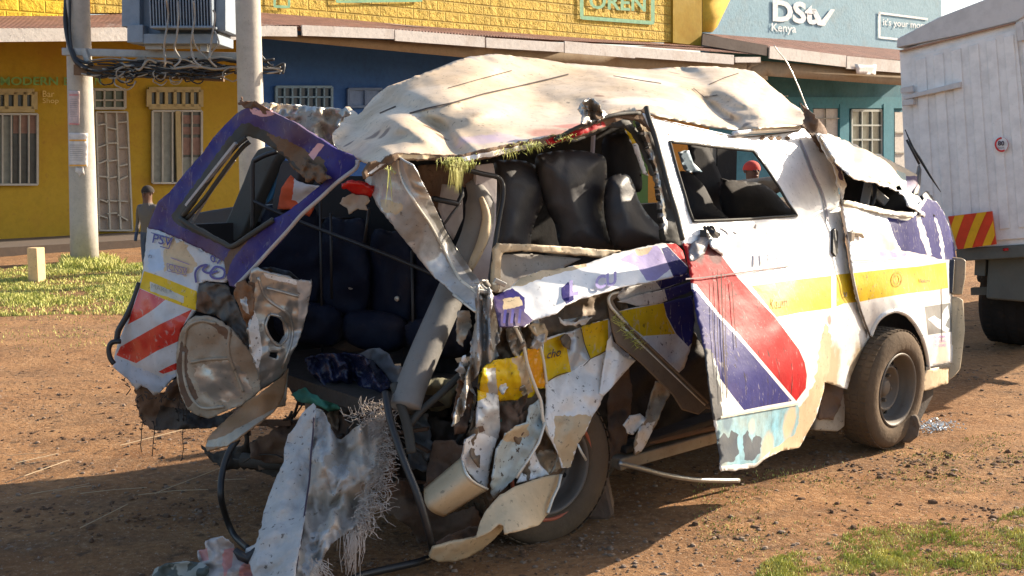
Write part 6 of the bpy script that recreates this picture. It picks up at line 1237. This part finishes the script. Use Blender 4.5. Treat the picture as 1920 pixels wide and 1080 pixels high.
sheet('folded_brown_panel', [(385, 838), (388, 824), (398, 810), (420, 790), (445, 766), (470, 748), (492, 734), (512, 718), (530, 705), (540, 690), (537, 715), (532, 742), (524, 758), (512, 774), (490, 792), (465, 808), (446, 824), (425, 837), (404, 842), (388, 846)], bF, [paint('brown_primer', (.27, .15, .07), .5, .5, mud=(.14, .09, .05)), MUDDYM], VAN, res=4.5, jag=1, paint=[([(385, 838), (425, 836), (465, 806), (512, 772), (518, 764), (470, 790), (420, 818), (390, 826)], 1, 1)])
sheet('folded_brown_panel', [(530, 704), (540, 690), (536, 740), (534, 762), (520, 764), (512, 772), (526, 750)], crum(lambda x, y: REAR(x, y)+.02, .02, 9), MUDDYM, VAN, res=4, jag=.6)

# ---- underside wreckage at the rear
rj = random.Random(31)
gp = lambda o: (lambda x, y: REAR(x, y)+o)
for poly, o, mt, sd in [([(376, 835), (400, 850), (470, 830), (540, 800), (600, 770), (720, 770), (740, 860), (700, 890), (640, 900), (540, 900), (470, 880), (420, 880), (395, 865)], .30, DARKM, 91),
                        ([(470, 830), (540, 790), (600, 790), (600, 860), (520, 870), (470, 860)], .12, RUST, 92), ([(620, 780), (720, 770), (740, 830), (730, 900), (660, 890), (630, 840)], .14, RUST, 93),
                        ([(740, 790), (800, 780), (870, 800), (880, 860), (800, 920), (760, 960), (740, 900)], .22, DARKM, 94), ([(814, 828), (845, 826), (870, 838), (866, 862), (830, 890), (796, 916), (800, 880)], -.05, RUST, 95),
                        ([(720, 905), (760, 900), (800, 930), (835, 965), (890, 950), (905, 975), (890, 1010), (830, 1025), (800, 1040), (780, 1010), (770, 990), (740, 970), (722, 960)], .05, RUST, 96),
                        ([(760, 640), (840, 660), (890, 720), (880, 820), (800, 800), (740, 740)], .6, DARKIN, 97), ([(750, 780), (800, 775), (810, 830), (800, 880), (770, 880)], .15, paint('grey_tank', (.13, .14, .15), .3, .4), 98)]:
    sheet('torn_underbody_and_gap_shade', poly, crum(gp(o), .05, 7, .8, sd), mt, VAN, res=6, jag=4, seed=sd)
m = MB(); A = P(500, 870, REAR(500, 870)+.3); m.tube([P(455, 862, REAR(455, 862)+.2), P(520, 868, REAR(520, 868)+.22), P(560, 872, REAR(560, 872)+.25), P(760, 900, REAR(760, 900)+.35), P(930, 900, SIDE(930, 900)+.3)], .035, 10); m.build('rear_axle', DARKM, VAN, smooth=True)
m = MB()
for i in range(26):
    x = rj.uniform(420, 860); y = rj.uniform(790, 905); L = rj.uniform(20, 90); an = rj.uniform(-.6, .9); o = rj.uniform(.05, .3)
    m.bar(P(x, y, REAR(x, y)+o), P(x+L*math.cos(an), y+L*math.sin(an)*.5, REAR(x, y)+o+rj.uniform(-.1, .1)), rj.uniform(.01, .04), rj.uniform(.006, .03))
m.build('bent_chassis_pieces', RUST, VAN, bevel=.003)
m = MB()
for i in range(34):
    x = rj.uniform(430, 900); y = rj.uniform(770, 940); L = rj.uniform(15, 70); an = rj.uniform(-1.4, 1.4); o = rj.uniform(.0, .25)
    pts = [(x, y)]
    for k in range(4): an += rj.uniform(-.5, .5); pts.append((pts[-1][0]+L/3*math.cos(an), pts[-1][1]+L/3*math.sin(an)))
    m.tube([P(a, b, REAR(a, b)+o) for a, b in pts], rj.choice([.004, .007, .012]), 6)
m.build('loose_wiring', DARKM, VAN, smooth=True)
m = MB(); lbox(m, .0, 3.0, .45, .53, .34, .46); lbox(m, .0, 3.0, 1.2, 1.28, .34, .46); m.build('chassis_rail', DARKM, VAN, bevel=.01)
m = MB(); m.lathe(V(.35, 1.55, .335), hy, [(.0005, .1), (.2, .1), (.33, .09), (.335, 0), (.33, -.1), (.2, -.1), (.0005, -.1)], 30); m.build('rear_wheel', TYRE, VAN, smooth=True)
m = MB(); m.lathe(V(2.9, 1.5, .335), hy, [(.0005, .1), (.2, .1), (.33, .09), (.335, 0), (.33, -.1), (.2, -.1), (.0005, -.1)], 30); m.build('front_wheel', TYRE, VAN, smooth=True)
m = MB(); lbox(m, .8, 1.7, .5, 1.2, .30, .5); m.build('fuel_tank', DARKM, VAN, bevel=.05)

rq = random.Random(404)
for i in range(26):
    if i < 18: cx, cy = rq.uniform(862, 985), rq.uniform(580, 900)
    elif i < 22: cx, cy = rq.uniform(1000, 1080), rq.uniform(600, 645)
    else: cx, cy = rq.uniform(560, 720), rq.uniform(775, 860)
    n = rq.randint(5, 8); sz = rq.uniform(9, 24); st_ = rq.uniform(1, 2.4); a0 = rq.uniform(-.5, .5); poly = []
    for k in range(n):
        a = 2*math.pi*k/n; r_ = sz*rq.uniform(.55, 1.2); x, y = r_*math.cos(a)/st_**.5, r_*math.sin(a)*st_; poly.append((cx+x*math.cos(a0)-y*math.sin(a0), cy+x*math.sin(a0)+y*math.cos(a0)))
    of = rq.uniform(-.02, .07); bs = (lambda x, y, of=of: SIDE(x, y)+of) if i < 22 else (lambda x, y, of=of: REAR(x, y)+.1+of)
    sheet('torn_scrap', poly, crum(bs, .05, 10, .8, 300+i), rq.choice([SILVER, MUDDYM, WHITE, RUST, TRIM, STEEL]) if i < 22 else rq.choice([RUST, DARKM, TRIM]), VAN, res=3.5, jag=2, seed=i)

# ---- black hoses and straps
def hose(label, pts, r, fn, off, mat=BLACKP, flat=1):
    s = smoothline(pts, False, 6); m = MB(); m.tube([P(x, y, fn(x, y)+off) for x, y in s], r, 8)
    o = m.build('rubber_hose', mat, None, smooth=True); tag(o, label, 'hose'); return o
Gd = lambda x, y: (ground(x, y, .03)-C).dot(FW)
m = MB(); m.tube([P(*q) for q in smoothline([(722, 735, 4.75), (728, 770, 4.7), (735, 800, 4.66), (756, 860, 4.6), (780, 920, 4.56), (796, 970, 4.56), (806, 1010, 4.60), (810, 1040, Gd(810, 1040)), (790, 1052, Gd(790, 1052)), (740, 1064, Gd(740, 1064)), (680, 1078, Gd(680, 1078)), (640, 1095, Gd(640, 1095))], False, 6)], .015, 8)
tag(m.build('rubber_hose', BLACKP, None, smooth=True), 'thick black rubber strip hanging beside the rolled white sheet and trailing on the ground', 'rubber strip')
m = MB(); m.tube([P(*q) for q in smoothline([(447, 822, 5.0), (428, 850, 4.98), (416, 890, 4.95), (414, 930, 4.9), (424, 970, Gd(424, 990)-.1), (440, 1005, Gd(440, 1005)), (466, 1030, Gd(466, 1030))], False, 6)], .014, 8)
tag(m.build('rubber_hose', BLACKP, None, smooth=True), 'black rubber strip looping down left of the torn sack', 'rubber strip')
m = MB(); m.tube([P(*q) for q in smoothline([(740, 720, 4.8), (752, 760, 4.76), (764, 800, 4.74), (772, 850, 4.72)], False, 5)], .02, 8); m.tube([P(*q) for q in smoothline([(866, 700, 4.85), (830, 735, 4.8), (790, 770, 4.78), (765, 800, 4.76)], False, 5)], .016, 8); m.build('door_seal', RUBBER, VAN, smooth=True)

# ---- loose cloth and bags
def cloth(name, label, cat, poly, fn, mats, res=5, amp=.05, s=8, jag=1.5, seed=1, paint=(), thick=.006):
    o = sheet(name, poly, crum(fn, amp, s, .8, seed, ridge=1.3), mats, None, res=res, jag=jag, paint=paint, thick=thick); tag(o, label, cat); return o
GREENC = plain('sea_green_cloth', (.06, .23, .16), .85); BAG = paint('dark_blue_plastic', (.014, .018, .05), .1, .22, speck=0, bump=.5, bscale=20); GREYC = plain('grey_cloth', (.17, .165, .17), .9); OLIVE = plain('olive_cloth', (.15, .14, .09), .9)
fl = lambda o: (lambda x, y: REAR(x, y)+o)
cloth('green_cloth', 'sea green cloth crumpled on the floor inside the open rear', 'cloth', [(545, 740), (560, 730), (590, 724), (600, 716), (612, 730), (650, 742), (690, 744), (722, 738), (712, 756), (680, 766), (640, 768), (616, 772), (596, 760), (560, 754)], fl(.12), GREENC, seed=101, res=4)
cloth('plastic_bag', 'shiny dark blue plastic bag lying on the green cloth', 'bag', [(572, 672), (600, 664), (640, 662), (672, 666), (700, 676), (722, 700), (736, 722), (724, 736), (690, 742), (650, 740), (612, 728), (590, 708), (578, 690)], fl(.14), BAG, seed=102, amp=.09, s=10, res=4)
cloth('grey_cloth', 'grey cloth bundle behind the dark blue bag inside the open rear', 'cloth', [(668, 668), (690, 656), (712, 652), (728, 664), (738, 684), (760, 690), (758, 712), (740, 724), (722, 700), (700, 676)], fl(.2), GREYC, seed=103, amp=.05)
cloth('olive_cloth', 'dull olive cloth heaped right of the padded pillar foot', 'cloth', [(788, 712), (820, 708), (850, 712), (862, 726), (850, 745), (844, 764), (820, 770), (790, 766), (778, 748)], fl(.12), OLIVE, seed=104, amp=.06)
cloth('green_cloth', 'scrap of sea green cloth behind the torn yellow corner', 'cloth', [(942, 778), (960, 772), (972, 764), (976, 776), (966, 792), (950, 796), (940, 790)], lambda x, y: SIDE(x, y)+.08, GREENC, seed=105)
m = MB(); sheet
SACK = paint('woven_sack', (.50, .48, .46), .35, .95, spec=.08, speck=.7, bump=.5, bscale=40, mud=(.33, .24, .17)); SACKT = paint('muddy_sack', (.46, .40, .34), .3, .95, spec=.08, speck=.5, mud=(.22, .15, .10))
skF = TPS([(590, 756, REAR.off(.22)), (560, 860, REAR.off(.38)), (620, 860, REAR.off(.34)), (700, 790, REAR.off(.18)), (690, 930, REAR.off(.40)), (540, 960, REAR.off(.55)), (500, 1040, REAR.off(.70)), (560, 1085, REAR.off(.78)), (640, 1010, REAR.off(.62)), (620, 940, REAR.off(.46))])
def skf2(x, y): return skc(x, y)+.03*math.sin((x+.25*y)*.09)+.018*math.sin((x-.1*y)*.23)
skc = crum(skF, .06, 7, .7, 110, ridge=1.4)
sk = root('torn_sack', ground(560, 1100), 'dirty white woven sack torn into fringes, hanging from the open rear to the ground', 'sack')
sheet('sack_cloth', [(640, 824), (652, 814), (668, 800), (690, 786), (706, 776), (718, 792), (716, 830), (708, 850), (716, 880), (704, 905), (690, 922), (680, 950), (668, 985), (640, 1006), (622, 1020), (606, 1048), (596, 1070), (600, 1120), (530, 1120), (548, 1060), (562, 1000), (572, 940), (578, 900), (580, 860), (584, 800), (592, 764), (606, 772), (618, 796), (632, 822)],
      crum(lambda x, y: skF(x, y)+.02+.03*math.sin((x+.35*(y-850)*math.sin(y*.008))*.11)+.012*math.sin((x-.2*y)*.23), .045, 7, .9, 111, ridge=1.5), [SACKT, SACK], sk, res=3.6, jag=2, thick=.004, paint=[([(588, 760), (620, 790), (640, 826), (620, 850), (600, 870), (584, 860)], 1, 4), ([(610, 880), (650, 870), (660, 910), (625, 930)], 1, 5), ([(580, 1000), (640, 990), (620, 1060), (560, 1100)], 1, 6)])
sheet('sack_front_strip', [(587, 756), (592, 764), (590, 800), (585, 850), (582, 900), (575, 940), (566, 1000), (556, 1060), (552, 1120), (480, 1120), (470, 1062), (458, 1040), (462, 1028), (480, 1018), (490, 985), (494, 960), (506, 925), (520, 890), (532, 866), (533, 840), (542, 815), (556, 795), (566, 775)],
      crum(lambda x, y: skF(x, y)-.02+.015*math.sin((x+.42*y)*.10), .035, 6, .9, 112, ridge=1.2), [SACK], sk, res=3.6, jag=1.3, thick=.004)
m = MB(); rf = random.Random(77)
for i in range(560):
    t = rf.random(); x = np.interp(t, [0, .25, .5, .75, 1], [712, 718, 712, 690, 668])+rf.gauss(0, 7); y = 770+t*215+rf.gauss(0, 8)
    L = rf.uniform(8, 40)*(1.7 if t > .6 and rf.random() < .4 else 1); D = skF(x, y)-.01; pts = [(x, y)]; a = rf.uniform(.2, 1.5)
    for k in range(6): a += rf.uniform(-1.0, 1.15); a = max(-.3, min(2.7, a)); pts.append((pts[-1][0]+L/6*math.cos(a), pts[-1][1]+L/6*math.sin(a)))
    m.tube([P(p[0], p[1], D-.01*k) for k, p in enumerate(pts)], rf.choice([.0006, .0009, .0016]), 3, cap=False)
for i in range(90):
    x = rf.gauss(662, 9); y = rf.uniform(985, 1020); L = rf.uniform(20, 70); m.tube([P(x, y, skF(x, y)-.01), P(x+rf.uniform(-5, 3), y+L*.5, skF(x, y)-.02), P(x+rf.uniform(-8, 4), y+L, skF(x, y)-.02)], .0012, 3, cap=False)
for i in range(120):
    x = rf.gauss(700, 22); y = rf.uniform(760, 800); a = rf.uniform(0, 6.28); m.tube([P(x, y, skF(x, y)-.03), P(x+12*math.cos(a), y+12*math.sin(a), skF(x, y)-.05), P(x+22*math.cos(a+.5), y+22*math.sin(a+.5), skF(x, y)-.04)], .0012, 3, cap=False)
for i in range(60):
    x = rf.gauss(592, 12); y = rf.uniform(1045, 1080); m.tube([P(x, y, skF(x, y)-.02), P(x+rf.uniform(-4, 24), y+rf.uniform(5, 25), skF(x, y)-.03)], .0012, 3, cap=False)
m.build('frayed_threads', paint('pale_threads', (.45, .38, .32), .2, .9, speck=0, bump=0), sk)
m = MB(); m.tube([P(x, y, skF(x, y)-.035) for x, y in smoothline([(589, 770), (587, 810), (583, 850), (580, 900), (574, 940), (566, 1000), (556, 1060)], False)], .004, 5); m.build('seam', INKK, sk, smooth=True)
m = MB(); V_ = []; F_ = []
for i in range(90):
    x = rf.gauss(725, 7); y = rf.uniform(845, 905); D = REAR(x, y)-.05; m.tube([P(x-6, y, D), P(x+rf.uniform(-4, 6), y+rf.uniform(8, 20), D-.01), P(x+rf.uniform(-6, 10), y+rf.uniform(20, 40), D)], .0014, 3, cap=False)
o = m.build('frayed_fibre', paint('rust_fibre', (.20, .09, .04), .2, .9)); tag(o, 'rust coloured fibres hanging right of the torn sack', 'fibre', kind='stuff')
gF = TPS([(415, 1010, lambda x, y: Gd(x, 1080)-.05), (380, 1040, lambda x, y: Gd(x, 1080)), (440, 1040, lambda x, y: Gd(x, 1080)), (470, 1045, lambda x, y: Gd(x, 1080)+.02), (400, 1110, lambda x, y: Gd(x, 1110)), (480, 1110, lambda x, y: Gd(x, 1110))])
cloth('cloth_bundle', 'white and pink cloth bundle knotted on the ground at the foot of the sack', 'cloth', [(386, 1030), (388, 1014), (402, 1007), (420, 1009), (436, 1020), (442, 1034), (458, 1040), (474, 1048), (476, 1070), (470, 1120), (392, 1120), (386, 1070), (374, 1050), (372, 1034)], gF, [plain('dirty_white_cloth', (.46, .42, .40), .9), plain('dirty_pink_cloth', (.55, .28, .27), .9)], seed=121, amp=.05, s=12, res=4, paint=[([(372, 1030), (388, 1028), (392, 1050), (380, 1052)], 1, 1), ([(420, 1030), (440, 1028), (434, 1060), (420, 1084), (416, 1050)], 1, 2), ([(450, 1060), (474, 1055), (474, 1110), (440, 1110)], 1, 4)])
m = MB(); m.tube([P(*q) for q in [(440, 1030, gF(440, 1030)-.05), (452, 1042, gF(452, 1042)-.06), (462, 1048, gF(462, 1048)-.06), (474, 1036, gF(474, 1036)-.06), (486, 1020, gF(480, 1020)-.05)]], [.01, .02, .022, .012, .006], 8)
tag(m.build('knotted_strap', BLACKP, None, smooth=True), 'black knotted strap between the pink bundle and the sack', 'strap')
PATT = bpy.data.materials.new('patterned_cloth'); PATT.use_nodes = True; nt = PATT.node_tree; tc = nt.nodes.new('ShaderNodeTexCoord'); ck = nt.nodes.new('ShaderNodeTexWave'); ck.wave_type = 'RINGS'; ck.inputs['Scale'].default_value = 9; ck.inputs['Distortion'].default_value = 3
nt.links.new(tc.outputs['Object'], ck.inputs[0]); c = mixc(nt, ramp(nt, ck.outputs['Fac'], .45, .55), (.05, .065, .06), (.26, .28, .26)); nt.links.new(c, nt.nodes['Principled BSDF'].inputs['Base Color'])
cloth('patterned_cloth', 'grey green cloth with a diamond pattern lying at the bottom edge beside the pink bundle', 'cloth', [(282, 1085), (290, 1066), (310, 1058), (350, 1054), (378, 1054), (392, 1064), (392, 1120), (270, 1120)], lambda x, y: Gd(x, 1088)-.06*math.exp(-((x-335)/60)**2), PATT, seed=123, amp=.03, res=5, jag=.5)

# ============================================================ sky, sun
SUN_AZ, SUN_EL = R(SAZ), R(SEL)
sv = Vector((math.cos(SUN_AZ)*math.cos(SUN_EL), math.sin(SUN_AZ)*math.cos(SUN_EL), math.sin(SUN_EL)))
ld = bpy.data.lights.new('sun', 'SUN'); ld.energy = 5.0; ld.angle = R(.6); ld.color = (1, .86, .68)
lo = bpy.data.objects.new('sun', ld); col.objects.link(lo); lo.rotation_euler = sv.to_track_quat('Z', 'Y').to_euler()
W = bpy.data.worlds.new('World'); sc.world = W; W.use_nodes = True; nt = W.node_tree
sk_ = nt.nodes.new('ShaderNodeTexSky'); sk_.sky_type = 'NISHITA'; sk_.sun_disc = False; sk_.sun_elevation = SUN_EL; sk_.sun_rotation = math.pi/2-SUN_AZ
sk_.dust_density = 2.0; sk_.air_density = 1.0
nt.links.new(sk_.outputs[0], nt.nodes['Background'].inputs[0]); nt.nodes['Background'].inputs[1].default_value = SKYS
sc.view_settings.view_transform = 'Standard'; sc.view_settings.look = 'None'; sc.view_settings.exposure = EXPO; sc.view_settings.gamma = 1
sc.render.engine = 'CYCLES'; sc.cycles.max_bounces = 6
